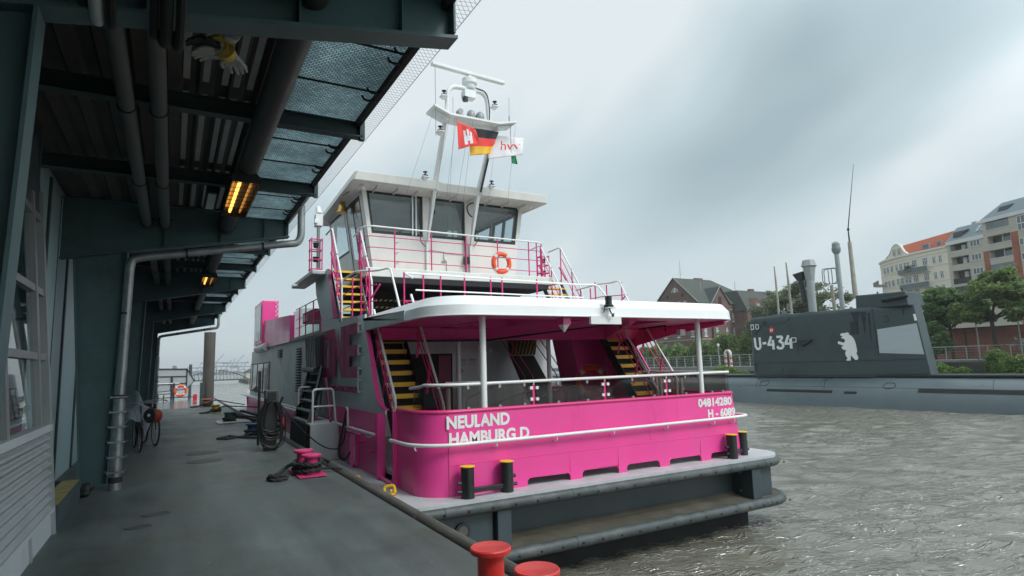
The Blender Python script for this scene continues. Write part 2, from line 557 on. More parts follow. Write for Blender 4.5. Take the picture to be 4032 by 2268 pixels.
m_lightstrip = M('ceiling_light_sheet', (.40, .41, .40), .5, var=.2, vs=2)

mb = MB().box(-6, 2.30, -27, 46, -2.4, 0)
pier = struct(mb.build('pier_deck', m_pier))
# grit and chewing gum specks, long worn strip and coating joints in the deck
_t = m_pier.node_tree
_b = _t.nodes['Principled BSDF']
_src = _b.inputs['Base Color'].links[0].from_socket
_tc = _t.nodes.new('ShaderNodeTexCoord')
_fn = _t.nodes.new('ShaderNodeTexNoise'); _fn.inputs['Scale'].default_value = 38; _fn.inputs['Detail'].default_value = 6; _fn.inputs['Roughness'].default_value = .75
_t.links.new(_tc.outputs['Object'], _fn.inputs['Vector'])
_fr = _t.nodes.new('ShaderNodeMapRange'); _fr.inputs['From Min'].default_value = .3; _fr.inputs['From Max'].default_value = .7; _fr.inputs['To Min'].default_value = .78; _fr.inputs['To Max'].default_value = 1.22
_t.links.new(_fn.outputs['Fac'], _fr.inputs['Value'])
_vo = _t.nodes.new('ShaderNodeTexVoronoi'); _vo.inputs['Scale'].default_value = 2.6
_t.links.new(_tc.outputs['Object'], _vo.inputs['Vector'])
_lt = _t.nodes.new('ShaderNodeMath'); _lt.operation = 'LESS_THAN'; _lt.inputs[1].default_value = .034
_t.links.new(_vo.outputs['Distance'], _lt.inputs[0])
_mx = _t.nodes.new('ShaderNodeMix'); _mx.data_type = 'RGBA'; _mx.inputs['B'].default_value = (.26, .27, .26, 1)
_t.links.new(_lt.outputs[0], _mx.inputs['Factor']); _t.links.new(_src, _mx.inputs['A'])
_n = _t.nodes.new('ShaderNodeTexNoise'); _n.inputs['Scale'].default_value = 1.0; _n.inputs['Detail'].default_value = 7; _n.inputs['Roughness'].default_value = .7
_mp = _t.nodes.new('ShaderNodeMapping'); _mp.inputs['Scale'].default_value = (2.2, .25, 1)
_t.links.new(_tc.outputs['Object'], _mp.inputs[0]); _t.links.new(_mp.outputs[0], _n.inputs['Vector'])
_r = _t.nodes.new('ShaderNodeMapRange'); _r.inputs['From Min'].default_value = .35; _r.inputs['From Max'].default_value = .68; _r.inputs['To Min'].default_value = .74; _r.inputs['To Max'].default_value = 1.22
_t.links.new(_n.outputs['Fac'], _r.inputs['Value'])
_m2 = _t.nodes.new('ShaderNodeMix'); _m2.data_type = 'RGBA'; _m2.blend_type = 'MULTIPLY'; _m2.inputs['Factor'].default_value = 1
_t.links.new(_mx.outputs['Result'], _m2.inputs['A']); _t.links.new(_r.outputs[0], _m2.inputs['B'])
_m3 = _t.nodes.new('ShaderNodeMix'); _m3.data_type = 'RGBA'; _m3.blend_type = 'MULTIPLY'; _m3.inputs['Factor'].default_value = 1
_t.links.new(_m2.outputs['Result'], _m3.inputs['A']); _t.links.new(_fr.outputs[0], _m3.inputs['B'])
_t.links.new(_m3.outputs['Result'], _b.inputs['Base Color'])
mb = MB()
mb.poly([(-5.9, 33, .004), (2.29, 32.7, .004), (2.29, 45.9, .004), (-5.9, 45.9, .004)])
struct(mb.build('wet_deck_surface', m_pierwet))
mb = MB()
yy = -8.
while yy < 45.5:
    ln = 3.6
    mb.tube([(2.40, yy+.015, -.035), (2.40, min(45.9, yy+ln)-.015, -.035)], .075, 10)
    yy += ln
tag(mb.build('edge_timber', m_timber, smooth=True), 'rounded weathered timber kerb along the water edge of the pier', 'kerb timber')

m_cover = M('worn_cover_plate', (.060, .064, .062), .6, var=.15)
for nm, (cx_, cy_, r_, rx), lb in (
        ('manhole_cover', (-.11, 8.33, .11, 1.35), 'small round cover plate, nearer one left of the pair in the pier'),
        ('manhole_cover', (.585, 13.97, .30, 1.0), 'larger round cover plate, farther of the two on mid pier'),
        ('manhole_cover', (.575, 12.70, .30, 1.0), 'larger round cover plate, nearer of the two on mid pier'),
        ('manhole_cover', (-.26, 7.75, .10, 1.3), 'smallest round cover plate closest to the camera on the pier')):
    q = MB().lathe([(r_, .0005), (r_, .006), (r_*.93, .007), (r_*.92, .004), (.01, .004)], (0, 0, 0), 28).build(nm, m_cover)
    q.location = (cx_, cy_, 0); q.scale = (rx, .9, 1)
    tag(q, lb, 'cover', 'cover plates in the pier deck')

# ================================================================ PIER CANOPY
pc = thing('pier_canopy', 'dark steel and glass cantilever roof over the pier on the left', 'canopy', (-.9, 3.8, 0))
FR = [-24.95, -17.95, -10.7, -3.45, 3.8, 11.05, 18.3, 25.55, 32.6]
for y in FR:
    mb = MB()
    def zb(x): return 3.665+.179*(x+0.0)*1.0
    # bottom flange, sloping up to the tip; web; top flange
    xa, xb = -1.65, 1.71
    za, zb_ = 3.365, 3.97
    mb.hexa([(xa, y-.09, za-.012), (xb, y-.09, zb_-.012), (xb, y+.09, zb_-.012), (xa, y+.09, za-.012)],
            [(xa, y-.09, za+.012), (xb, y-.09, zb_+.012), (xb, y+.09, zb_+.012), (xa, y+.09, za+.012)])
    mb.hexa([(xa, y-.008, za), (xb-.04, y-.008, zb_), (xb-.04, y+.008, zb_), (xa, y+.008, za)],
            [(xa, y-.008, 4.30), (xb-.04, y-.008, 4.30), (xb-.04, y+.008, 4.30), (xa, y+.008, 4.30)])
    mb.box(xa, xb-.02, y-.08, y+.08, 4.302, 4.325)
    for x in (-.2, .62, 1.3):
        z0 = za+(zb_-za)*(x-xa)/(xb-xa)+.013
        mb.box(x-.006, x+.006, y-.075, y-.01, z0, 4.30)
        mb.box(x-.006, x+.006, y+.01, y+.075, z0, 4.30)
    mb.box(xb-.035, xb-.02, y-.10, y+.02, zb_+.02, 4.36)
    mb.build('cantilever_beam', m_teal, pc)
    # column: two flanges and a web, base plate
    mb = MB()
    mb.hexa([(-.80, y-.10, 0.02), (-.78, y-.10, 0.02), (-.78, y+.10, 0.02), (-.80, y+.10, 0.02)],
            [(-.70, y-.10, 3.52), (-.68, y-.10, 3.52), (-.68, y+.10, 3.52), (-.70, y+.10, 3.52)])
    mb.hexa([(-1.12, y-.012, .02), (-.80, y-.012, .02), (-.80, y+.012, .02), (-1.12, y+.012, .02)],
            [(-1.36, y-.012, 3.39), (-.70, y-.012, 3.52), (-.70, y+.012, 3.52), (-1.36, y+.012, 3.39)])
    mb.hexa([(-1.14, y-.10, .02), (-1.12, y-.10, .02), (-1.12, y+.10, .02), (-1.14, y+.10, .02)],
            [(-1.38, y-.10, 3.39), (-1.36, y-.10, 3.39), (-1.36, y+.10, 3.39), (-1.38, y+.10, 3.39)])
    mb.box(-1.22, -.70, y-.16, y+.16, .001, .022)
    mb.build('column', m_teal, pc)
for i in range(len(FR)-1):
    for kx in (1, 2):
        y = FR[i]+(FR[i+1]-FR[i])*kx/3
        mb = MB()
        mb.box(-1.5, 1.69, y-.006, y+.006, 4.092, 4.235)
        mb.box(-1.5, 1.69, y-.07, y+.05, 4.078, 4.092)
        mb.box(-1.5, 1.69, y-.05, y+.05, 4.235, 4.248)
        mb.box(1.66, 1.71, y-.07, y+.0, 4.05, 4.34)
        mb.build('purlin', m_teald, pc)
# corrugated ceiling, modelled as trapezoid ribs running along the pier
mb = MB()
x = -1.7
prof = []
while x < .84:
    prof += [(x, 4.34), (x+.10, 4.34), (x+.13, 4.40), (x+.23, 4.40)]
    x += .26
for y0, y1 in zip([FR[0]]+FR[:-1], FR): pass
for i in range(len(prof)-1):
    (xa, za), (xb, zb_) = prof[i], prof[i+1]
    mb.poly([(xa, -25, za), (xb, -25, zb_), (xb, 33, zb_), (xa, 33, za)])
mb.build('corrugated_ceiling', m_ceil, pc, solid=.01)
mb = MB()
for x_ in (-.02, .14, .30, .40, .52):
    for i in range(len(FR)-1):
        for kx in range(3):
            y0 = FR[i]+(FR[i+1]-FR[i])*kx/3
            mb.box(x_, x_+.055, y0+.12, y0+2.25, 4.330, 4.334)
mb.build('ceiling_strip', m_lightstrip, pc)
MB().box(-6, .86, -25, 33, 4.46, 4.56).build('roof_deck', m_dark, pc)
# wired glass panels of the outer strip: translucent, with a wire grid
mg = bpy.data.materials.new('wired_glass')
mg.use_nodes = True
t = mg.node_tree
t.nodes.clear()
og = t.nodes.new('ShaderNodeOutputMaterial')
d1 = t.nodes.new('ShaderNodeBsdfDiffuse'); d2 = t.nodes.new('ShaderNodeBsdfTranslucent')
tcg = t.nodes.new('ShaderNodeTexCoord')
bk = t.nodes.new('ShaderNodeTexBrick')
bk.inputs['Scale'].default_value = 1.0
bk.inputs['Brick Width'].default_value = .045
bk.inputs['Row Height'].default_value = .03
bk.inputs['Mortar Size'].default_value = .0045
bk.inputs['Color1'].default_value = (.30, .43, .455, 1)
bk.inputs['Color2'].default_value = (.18, .275, .30, 1)
bk.inputs['Mortar'].default_value = (.05, .075, .085, 1)
t.links.new(tcg.outputs['Object'], bk.inputs['Vector'])
ng = t.nodes.new('ShaderNodeTexNoise'); ng.inputs['Scale'].default_value = 2.2; ng.inputs['Detail'].default_value = 6
t.links.new(tcg.outputs['Object'], ng.inputs['Vector'])
rg = t.nodes.new('ShaderNodeMapRange'); rg.inputs['From Min'].default_value = .3; rg.inputs['From Max'].default_value = .7; rg.inputs['To Min'].default_value = .45; rg.inputs['To Max'].default_value = 1.1
t.links.new(ng.outputs['Fac'], rg.inputs['Value'])
ml = t.nodes.new('ShaderNodeMix'); ml.data_type = 'RGBA'; ml.blend_type = 'MULTIPLY'; ml.inputs['Factor'].default_value = 1
t.links.new(bk.outputs['Color'], ml.inputs['A']); t.links.new(rg.outputs[0], ml.inputs['B'])
t.links.new(ml.outputs['Result'], d1.inputs[0]); t.links.new(ml.outputs['Result'], d2.inputs[0])
ms_ = t.nodes.new('ShaderNodeMixShader'); ms_.inputs[0].default_value = .55
t.links.new(d1.outputs[0], ms_.inputs[1]); t.links.new(d2.outputs[0], ms_.inputs[2])
t.links.new(ms_.outputs[0], og.inputs[0])
for i in range(len(FR)-1):
    for kx in range(3):
        y0 = FR[i]+(FR[i+1]-FR[i])*kx/3
        for q in range(3):
            ya, yb = y0+q*.8056+.003, y0+(q+1)*.8056-.003
            if yb > -4: MB().poly([(.87, ya, 4.262), (1.64, ya, 4.262), (1.64, yb, 4.262), (.87, yb, 4.262)]).build('glass_panel', mg, pc)
mb = MB()
mb.box(1.62, 1.67, -25, 33, 4.20, 4.275)
mb.box(.84, .88, -25, 33, 4.25, 4.47)
for i in range(len(FR)-1):
    for kx in range(3):
        y0 = FR[i]+(FR[i+1]-FR[i])*kx/3
        for q in (1, 2):
            y = y0+q*.8056
            mb.box(.87, 1.64, y-.010, y+.010, 4.244, 4.259)
            for dy_ in (-.09, .09):
                mb.tube([(1.64, y+dy_, 4.215), (1.56, y+dy_, 4.195), (1.52, y+dy_+.01, 4.21), (1.50, y+dy_, 4.24)], .012, 6)
mb.build('glazing_bar', m_blackmat, pc)
# bird net: diagonal strands hanging over the open eave strip
mb = MB()
d = .055
y = 0.
while y < 33:
    for sgn in (1, -1):
        if y < 15 or int(y/d) % 2 == 0:
            mb.tube([(1.68, y, 4.33), (1.86, y+sgn*.18, 4.25)], .0016, 3)
    y += d
for x_, z_ in ((1.70, 4.32), (1.86, 4.25)):
    mb.tube([(x_, 0, z_), (x_, 33, z_)], .003, 4)
mb.build('bird_net', m_grey, pc)
# fascia gutter on the roof edge, behind the panels
MB().box(1.70, 1.84, 9.6, 33, 4.40, 4.50).build('gutter', m_pipe, pc)

# ---------------- services under the roof
mb = MB().cyl((.70, -4, 4.05), (.70, 33, 4.05), .115, n=20)
for y in FR:
    mb.cyl((.70, y-.2, 4.05), (.70, y-.14, 4.05), .13, n=20); mb.cyl((.70, y+.14, 4.05), (.70, y+.2, 4.05), .13, n=20)
tag(mb.build('large_pipe', m_pipedark, smooth=True), 'thick dark pipe running under the glass strip of the pier roof', 'pipe')
for x_, lb in ((-.45, 'grey insulated ceiling pipe nearer the building wall'), (-.20, 'grey insulated ceiling pipe nearer the thick dark pipe')):
    t_ = thing('ceiling_pipe', lb, 'pipe', (x_, 4.0, 3.95), group='thin insulated pipes under the pier roof')
    MB().cyl((x_, 4.0, 4.0), (x_, 32, 4.0), .068, n=14).build('insulation', m_insul, t_, smooth=True)
    for y in np.arange(6.1, 32, 2.42):
        mb = MB().torus((x_, y, 4.0), .072, .007, (0, 1, 0), 18, 5)
        mb.box(x_-.1, x_+.1, y-.012, y+.012, 4.065, 4.09)
        mb.cyl((x_, y, 4.07), (x_, y, 4.33), .006, n=6)
        mb.build('pipe_clamp', m_dark, t_)
# looped hoses hanging from the first beam
for x_, z0, mt, lb in ((-.43, 3.50, m_plinth, 'pale cable loop hanging under the first roof beam'), (-.10, 3.44, m_blackmat, 'black cable loop hanging under the first roof beam')):
    t_ = thing('cable_loop', lb, 'cable', (x_, 3.6, z0), group='cable loops under the first roof beam')
    MB().tube(bend([(x_-.02, 3.1, 4.25), (x_, 3.45, z0+.15), (x_-.01, 3.85, z0+.02), (x_-.06, 4.3, 4.0)], .5, 8), .035, 10).build('cable', mt, t_, smooth=True)
    MB().tube(bend([(x_+.05, 3.1, 4.25), (x_+.07, 3.45, z0+.14), (x_+.06, 3.85, z0), (x_-.0, 4.3, 4.0)], .5, 8), .026, 8).build('cable', m_blackmat, t_, smooth=True)
    MB().tube(bend([(x_-.06, 3.1, 4.25), (x_-.06, 3.45, z0+.16), (x_-.07, 3.85, z0+.05), (x_-.1, 4.3, 4.0)], .5, 8), .022, 8).build('cable', m_blackmat, t_, smooth=True)

# rain pipes
def downpipe(y, lb):
    t_ = thing('downpipe', lb, 'downpipe', (-.66, y, 0), group='rain pipes of the pier roof')
    MB().tube(bend([(1.82, y, 4.42), (1.82, y, 3.76), (1.55, y, 3.72), (-.52, y, 3.36), (-.62, y, 3.30), (-.655, y, 1.3)], .20, 6), .062, 16).build('pipe', m_pipe, t_, smooth=True)
    MB().tube([(-.655, y, 1.3), (-.665, y, .0)], .078, 18).build('base_pipe', m_pipe, t_, smooth=True)
    mb = MB()
    for z_, r_ in ((1.28, .086), (.13, .09), (.10, .088)):
        mb.cyl((-.66, y, z_), (-.66, y, z_+.05), r_, n=18)
    mb.cyl((-.655, y, 2.5), (-.655, y, 2.53), .07, n=16)
    for xx, zz in ((.1, 3.47), (1.2, 3.66)):
        mb.cyl((xx, y, zz), (xx+.03, y, zz+.005), .072, n=16)
    mb.build('collar', m_dark, t_, smooth=True)
    mb = MB()
    for i in range(6):
        z_ = .24+i*.21
        mb.box(-.80, -.535, y-.12, y-.108, z_, z_+.022)
        mb.box(-.80, -.77, y-.12, y+.02, z_, z_+.022)
        mb.box(-.55, -.535, y-.12, y+.02, z_, z_+.022)
    mb.build('guard_bar', m_pipe, t_)
downpipe(10.47, 'grey downpipe with guard bars beside the nearest free column')
downpipe(31.9, 'grey downpipe by the far end of the pier roof')

# heater lamps on the big pipe
m_glow = emit('heater_glow', (1., .50, .10), 2.2)
m_glow2 = emit('heater_glow_weak', (1., .52, .13), .25)
m_heat = M('heater_reflector', (.34, .20, .07), .35, metal=.8, var=.35, vs=14)
def heater(y, ln, lb, z_=3.86):
    t_ = thing('heater_lamp', lb, 'lamp', (.68, y, z_), group='glowing tube lamps under the pier roof')
    xc = .68
    mb = MB()
    pr = [(xc-.16, z_-.02), (xc-.15, z_+.06), (xc-.09, z_+.12), (xc+.0, z_+.14), (xc+.09, z_+.12), (xc+.15, z_+.06), (xc+.16, z_-.02)]
    mb.prism(pr+[(xc+.15, z_-.02), (xc+.14, z_+.05), (xc+.08, z_+.108), (xc, z_+.125), (xc-.08, z_+.108), (xc-.14, z_+.05), (xc-.15, z_-.02)], 'y', y, y+ln)
    mb.prism(pr, 'y', y-.02, y); mb.prism(pr, 'y', y+ln, y+ln+.02)
    mb.build('housing', m_blackmat, t_)
    mb = MB()
    mb.poly([(xc-.145, y, z_+.04), (xc-.145, y+ln, z_+.04), (xc, y+ln, z_+.115), (xc, y, z_+.115)])
    mb.poly([(xc+.145, y, z_+.04), (xc+.145, y+ln, z_+.04), (xc, y+ln, z_+.115), (xc, y, z_+.115)])
    mb.build('reflector', m_heat, t_)
    MB().cyl((xc-.06, y+.08, z_+.03), (xc-.06, y+ln-.08, z_+.03), .02, n=10).build('glow_tube', m_glow, t_, smooth=True)
    MB().cyl((xc+.07, y+.08, z_+.03), (xc+.07, y+ln-.08, z_+.03), .014, n=10).build('glow_tube', m_glow2, t_, smooth=True)
    mb = MB()
    for i in range(9): mb.box(xc-.15, xc+.15, y+.06+i*(ln-.12)/8-.003, y+.06+i*(ln-.12)/8+.003, z_-.015, z_-.009)
    for i in range(3): mb.box(xc-.12+i*.12-.003, xc-.12+i*.12+.003, y, y+ln, z_-.022, z_-.017)
    mb.build('guard_grille', m_blackmat, t_)
heater(7.55, 1.75, 'glowing orange tube lamp, nearest under the pier roof')
heater(15.6, 1.6, 'glowing orange tube lamp farther along the pier roof')
mb = MB().box(.30, .45, 8.7, 9.65, 4.00, 4.09)
t_ = thing('strip_light', 'small unlit strip light beside the near heater lamp', 'light', (.37, 9.1, 4.0))
mb.build('housing', m_blackmat, t_)
MB().box(.325, .425, 8.76, 9.59, 3.985, 3.999).build('diffuser', m_plinth, t_)

# work gloves tucked over the pipe bracket
gl = thing('work_gloves', 'bundle of worn yellow and grey work gloves stuck under the roof beam', 'gloves', (.22, 4.15, 3.70))
m_gy = M('yellow_glove_knit', (.55, .40, .08), .9, var=.2, vs=30, bump=.5, bs=150)
m_gg = M('grey_glove_leather', (.42, .42, .41), .8, var=.25, vs=14, bump=.4, bs=60)
def glove(cx_, cy_, cz_, ang, mt, cuff):
    mb = MB()
    ca, sa = math.cos(ang), math.sin(ang)
    f_ = lambda u, v, w: (cx_+u*ca-v*sa, cy_+u*sa+v*ca, cz_+w)
    for i, ln in enumerate((.07, .085, .08, .06)):
        u0 = -.045+i*.03
        mb.tube([f_(u0, .05, 0), f_(u0*1.15, .05+ln*.6, -.012), f_(u0*1.2, .05+ln, -.035)], [.015, .014, .009], 7)
    mb.tube([f_(-.05, -.01, 0), f_(-.085, .03, -.012), f_(-.09, .065, -.022)], [.016, .015, .009], 7)
    mb.hexa([f_(-.055, -.06, -.02), f_(.055, -.06, -.02), f_(.058, .06, -.016), f_(-.058, .06, -.016)],
            [f_(-.05, -.06, .018), f_(.05, -.06, .018), f_(.053, .06, .014), f_(-.053, .06, .014)])
    o_ = mb.build('glove', mt, gl, smooth=True)
    MB().tube([f_(0, -.055, 0), f_(0, -.10, .01)], [.055, .062], 12).build('cuff', cuff, o_, smooth=True)
glove(.16, 4.22, 3.72, 1.2, m_gg, m_gy)
glove(.27, 4.25, 3.71, -.5, m_gg, m_gy)
glove(.22, 4.12, 3.78, .3, m_gy, m_gg)
glove(.12, 4.16, 3.74, 2.0, m_blackmat, m_gg)

# ================================================================ PIER BUILDING
pb = thing('pier_building', 'grey corrugated pier kiosk with sloping window front on the left', 'building', (-1.1, 6, 0))
def wx(z_): return -1.03-.085*z_          # front leans back with height
K0, K1 = -1.5, 8.05
mb = MB()
n = 44
zz = np.linspace(.27, 1.06, n*4+1)
pts = []
for i, z_ in enumerate(zz):
    pts.append((wx(z_)+.018*math.cos(2*math.pi*(z_-.27)/.088), z_))
for i in range(len(pts)-1):
    (xa, za), (xb, zb_) = pts[i], pts[i+1]
    mb.poly([(xa, K0, za), (xa, K1-.04, za), (xb, K1-.04, zb_), (xb, K0, zb_)])
mb.build('corrugated_wall', m_clad, pb, smooth=80, solid=.01)
def lean(mb, y0, y1, z0, z1, d0, d1):
    return mb.hexa([(wx(z0)+d0, y0, z0), (wx(z0)+d1, y0, z0), (wx(z0)+d1, y1, z0), (wx(z0)+d0, y1, z0)],
                   [(wx(z1)+d0, y0, z1), (wx(z1)+d1, y0, z1), (wx(z1)+d1, y1, z1), (wx(z1)+d0, y1, z1)])
mb = MB(); lean(mb, K0, K1-.06, .235, .275, -.03, .035); mb.build('base_rail', m_plinth, pb)
mb = MB()
for y0, y1 in ((K0, 4.0), (4.08, 6.86), (6.93, K1-.08)):
    lean(mb, y0, y1, .0, .235, -.03, .0)
mb.build('plinth', m_plinth, pb)
mb = MB(); lean(mb, 6.86, 6.93, .0, .24, -.02, .015); lean(mb, 4.0, 4.08, 0, .24, -.02, .015); mb.build('plinth_post', m_clad, pb)
mb = MB(); lean(mb, K1-.10, K1, .0, 3.6, -.06, .03); mb.build('corner_post', m_clad, pb)
mb = MB(); lean(mb, K0, K1-.10, 1.06, 1.13, -.06, .05); mb.build('window_sill', m_plinth, pb)
mb = MB()
for y in (1.4, 2.55, 3.7, 4.85, 6.15, 7.55):
    lean(mb, y-.05, y+.05, 1.13, 3.5, -.05, .02)
for z_ in (1.82, 2.50, 3.3):
    lean(mb, K0, K1-.10, z_-.035, z_+.035, -.045, .012)
mb.build('window_frame', m_alu, pb)
ys = [K0, 1.4, 2.55, 3.7, 4.85, 6.15, 7.55, K1-.10]
for a_, b_ in zip(ys[:-1], ys[1:]):
    for z0, z1 in ((1.13, 1.785), (1.855, 2.465), (2.535, 3.265)):
        mb = MB(); lean(mb, a_+.05, b_-.05, z0, z1, -.03, -.022)
        mb.build('window_pane', m_clearglass, pb)
mb = MB(); lean(mb, K0, K1, 3.3, 4.3, -.1, -.0); mb.build('upper_wall', m_teald, pb)
MB().box(-5.5, -1.35, K1-.02, K1+.0, .0, 4.4).build('end_wall', m_teal, pb)
MB().box(-6, -1.6, -25, 33, 4.57, 8.2).build('unseen_upper_storey', m_clad, pb)  # out of view above the roof, added to shade the ferry's left side
MB().box(-6, -1.3, -25, -1.5, 0, 4.3).build('rear_wall', m_clad, pb)
mb = MB(); lean(mb, K0, K1-.1, .0, .05, -3.5, -.06); lean(mb, K0, K1-.1, .0, 3.5, -3.6, -3.5); mb.build('interior', m_tealwall, pb)
mb = MB()
for y in (5.3, 6.9):
    mb.box(-2.3, -1.6, y-.35, y+.35, .05, .78); mb.box(-2.0, -1.95, y-.2, y+.2, .9, 1.35)
mb.build('desk', m_plinth, pb)
# recessed hall wall beyond the kiosk with step block
hw = thing('terminal_wall', 'pale teal panel wall of the terminal behind the columns', 'wall', (-1.5, 14, 0))
MB().box(-1.7, -1.55, 8.05, 32.9, .0, 4.42).build('wall_panel', m_tealwall, hw)
mb = MB()
for y in np.arange(9.9, 32, 1.81): mb.box(-1.55, -1.525, y-.05, y+.05, .0, 4.3)
for y in np.arange(8.15, 12.6, .9): mb.box(-1.555, -1.543, y-.02, y+.02, .3, 4.3)
mb.build('wall_rib', m_teald, hw)
st = thing('step_block', 'dark step with yellow edge stripe behind the kiosk corner', 'step', (-1.3, 9, 0))
MB().box(-1.545, -1.00, 8.06, 9.85, 0, .27).build('block', m_teald, st)
MB().box(-1.20, -1.01, 8.07, 9.84, .271, .275).build('edge_stripe', M('worn_yellow_stripe', (.30, .24, .09), .8, var=.35, vs=9), st)
MB().box(-1.53, -1.205, 8.07, 9.84, .271, .274).build('step_mat', m_blackmat, st)
# scrap at the column foot
bag = thing('plastic_bag', 'crumpled dark plastic bag at the foot of the column', 'bag', (-1.0, 10.25, 0))
mb = MB()
rr = random.Random(3)
for i in range(9):
    mb.sphere((-1.02+rr.uniform(-.11, .11), 10.22+rr.uniform(-.1, .1), .05+rr.uniform(0, .07)), rr.uniform(.045, .08), 5, (1.2, 1, .8))
mb.build('crumpled_film', m_black, bag)

# ================================================================ FERRY
fe = thing('ferry', 'pink and silver passenger ferry moored stern first at the pier', 'ferry', (6.57, 8.0, ZW))
XC = 6.57
ZD = -.30
# ---- lower hull
def outline(x0, x1, ys, r_, yb=38.4, n=8, bow=True):
    """plan outline, stern at small y, pointed-round bow at large y, clockwise from left forward"""
    p = []
    if bow: p += [(XC+.3, yb+.6), (XC-.3, yb+.6), (x0+.9, yb-.6), (x0+.25, yb-3.2)]
    p += [(x0, yb-7)]
    p += arc(x0+r_, ys+r_, r_, 180, 270, n)
    p += arc(x1-r_, ys+r_, r_, 270, 360, n)
    p += [(x1, yb-7)]
    if bow: p += [(x1-.25, yb-3.2), (x1-.9, yb-.6)]
    return p
ol = outline(2.50, 10.78, 8.02, .62)
mb = MB().prism(ol, 'z', -.372, ZD)
mb.build('deck_plate', m_deckgrey, fe)
def fender(z_, off, name, r_):
    o_ = outline(2.50-off, 10.78+off, 8.02-off, .62+off)
    i0 = 4
    pts = [(x, y, z_) for x, y in o_[4:4+1+9+9+1]]
    mb = MB().tube(pts, r_, 14)
    mb.cur = 1
    for i in range(21):
        x = 2.95+i*.378
        mb.cyl((x, 8.02-off-r_*.92, z_-.01), (x, 8.02-off-r_*1.03, z_-.012), .020, n=8)
    for y in np.arange(8.9, 20, .4):
        mb.cyl((10.78+off+r_*.9, y, z_), (10.78+off+r_*1.02, y, z_), .018, n=8)
    mb.cur = 2
    for x in (3.35, 5.5, 9.05, 10.0):
        mb.torus((x, 8.02-off, z_), r_*1.0, .004, (1, 0, 0), 16, 4)
    mb.build(name, [m_rubber, m_blackmat, m_black], fe, smooth=True)
fender(-.425, -.01, 'upper_fender', .082)
fender(-1.135, .05, 'lower_fender', .088)
MB().prism(outline(2.56, 10.74, 8.0, .6), 'z', -1.10, -1.055).build('lower_ledge', m_silt, fe)
MB().prism([(8.518, -1.054), (8.518, -.97), (8.42, -1.02), (8.10, -1.054)], 'x', 4.43, 9.65).build('silt_bank', m_silt, fe)
mb = MB()
mb.prism([(2.95, 34), (2.95, 8.52), (10.2, 8.52), (10.2, 34), (XC, 37)], 'z', -1.056, -.373)
mb.build('transom', m_hull, fe)
mb = MB()
mb.box(2.95, 4.16, 8.12, 8.521, -1.056, -.373)
mb.build('transom_corner', m_hull, fe)
MB().box(9.92, 10.32, 8.12, 8.521, -1.056, -.373).build('transom_corner', m_hull, fe)
for x0, x1 in ((4.19, 4.42), (9.66, 9.90)):
    MB().box(x0, x1, 8.02, 8.518, -1.056, -.50).build('transom_post', m_hull, fe, bevel=.01)
MB().cyl((3.66, 8.13, -.72), (3.66, 8.07, -.72), .115, n=20).build('discharge_pipe', m_black, fe, smooth=True)
MB().cyl((3.66, 8.075, -.72), (3.66, 8.065, -.72), .075, n=20).build('pipe_bore', m_rust, fe)
mb = MB()
for z_ in (-.60, -.93):
    mb.cyl((9.66, 8.30, z_), (9.635, 8.30, z_), .025, n=8)
mb.build('anode_bolt', m_steelrail, fe)
mb = MB()
pl = outline(3.0, 10.35, 8.5, .5, 38)
pt = [(x*1, y) for x, y in pl]
mb.hexa([(x, y, -2.6) for x, y in pl], [(x, y, -1.10) for x, y in pl])
mb.build('underwater_hull', m_blackmat, fe)

# ---- pink bulwark: stern and rounded corners, freeing ports cut in its lower edge
def stern_path():
    L_ = [(3.22, 9.60), (3.22, 9.2)] + arc(3.22+.50, 8.40+.50, .50, 180, 270, 10)
    xs = sorted(set([round(v, 3) for v in [3.9, 4.2, 4.6, 4.93, 5.75, 5.99, 6.76, 6.94, 7.70, 7.94, 8.74, 9.0, 9.55, 9.75]]))
    L_ += [(x, 8.40) for x in xs]
    Rr = arc(9.75, 8.40+.18, .18, 270, 360, 4) + [(9.93, 9.5), (9.93, 12), (9.93, 16)]
    return L_, Rr
A_, B_ = stern_path()
path = A_+B_
PORT = [(4.93, 5.75), (5.99, 6.76), (6.94, 7.70), (7.94, 8.74), (9.0, 9.55)]
mb = MB()
def bx(x, y, z_):            # right side flares out below the rail
    k = max(0, min(1, (x-9.0)/.93))
    return (x+k*(.92-z_)*.16-.14*k, y, z_)
for (xa, ya), (xb, yb) in zip(path[:-1], path[1:]):
    xm = (xa+xb)/2
    zb0 = ZD
    if ya == yb == 8.40 and any(p0-.001 <= xa and xb <= p1+.001 for p0, p1 in PORT): zb0 = -.175
    zs = [zb0, .15, .52, .92]
    for z0, z1 in zip(zs[:-1], zs[1:]):
        mb.poly([bx(xa, ya, z0), bx(xb, yb, z0), bx(xb, yb, z1), bx(xa, ya, z1)])
for p0, p1 in PORT:          # rounded upper corners of the ports
    for x, sg in ((p0, 1), (p1, -1)):
        r_ = .07
        pts = [(x, 8.4, -.175)]+[(x+sg*r_*(1-math.cos(R(a_))), 8.4, -.175-r_*(1-math.sin(R(a_)))) for a_ in (0, 22, 45, 67, 90)]
        mb.poly([(bx(*q)) for q in pts])
bul = mb.build('bulwark', m_pink, fe, smooth=35, solid=.024)
bul['label'] = 'bright pink stern bulwark with freeing ports'
mb = MB()
mb.tube([bx(x, y, .925) for x, y in path], .032, 8)
mb.build('bulwark_cap', m_pinkrail, fe, smooth=True)
mb = MB()
mb.tube([bx(x, y-.012, .15) for x, y in path if x > 3.5 and y < 8.9 and x < 9.8], .006, 5)
mb.tube([bx(3.60, 8.395, z_) for z_ in (-.28, .9)], .005, 5)
mb.tube([bx(8.2, 8.388, z_) for z_ in (.5, .9)], .003, 5)
mb.build('weld_seam', m_pink, fe)
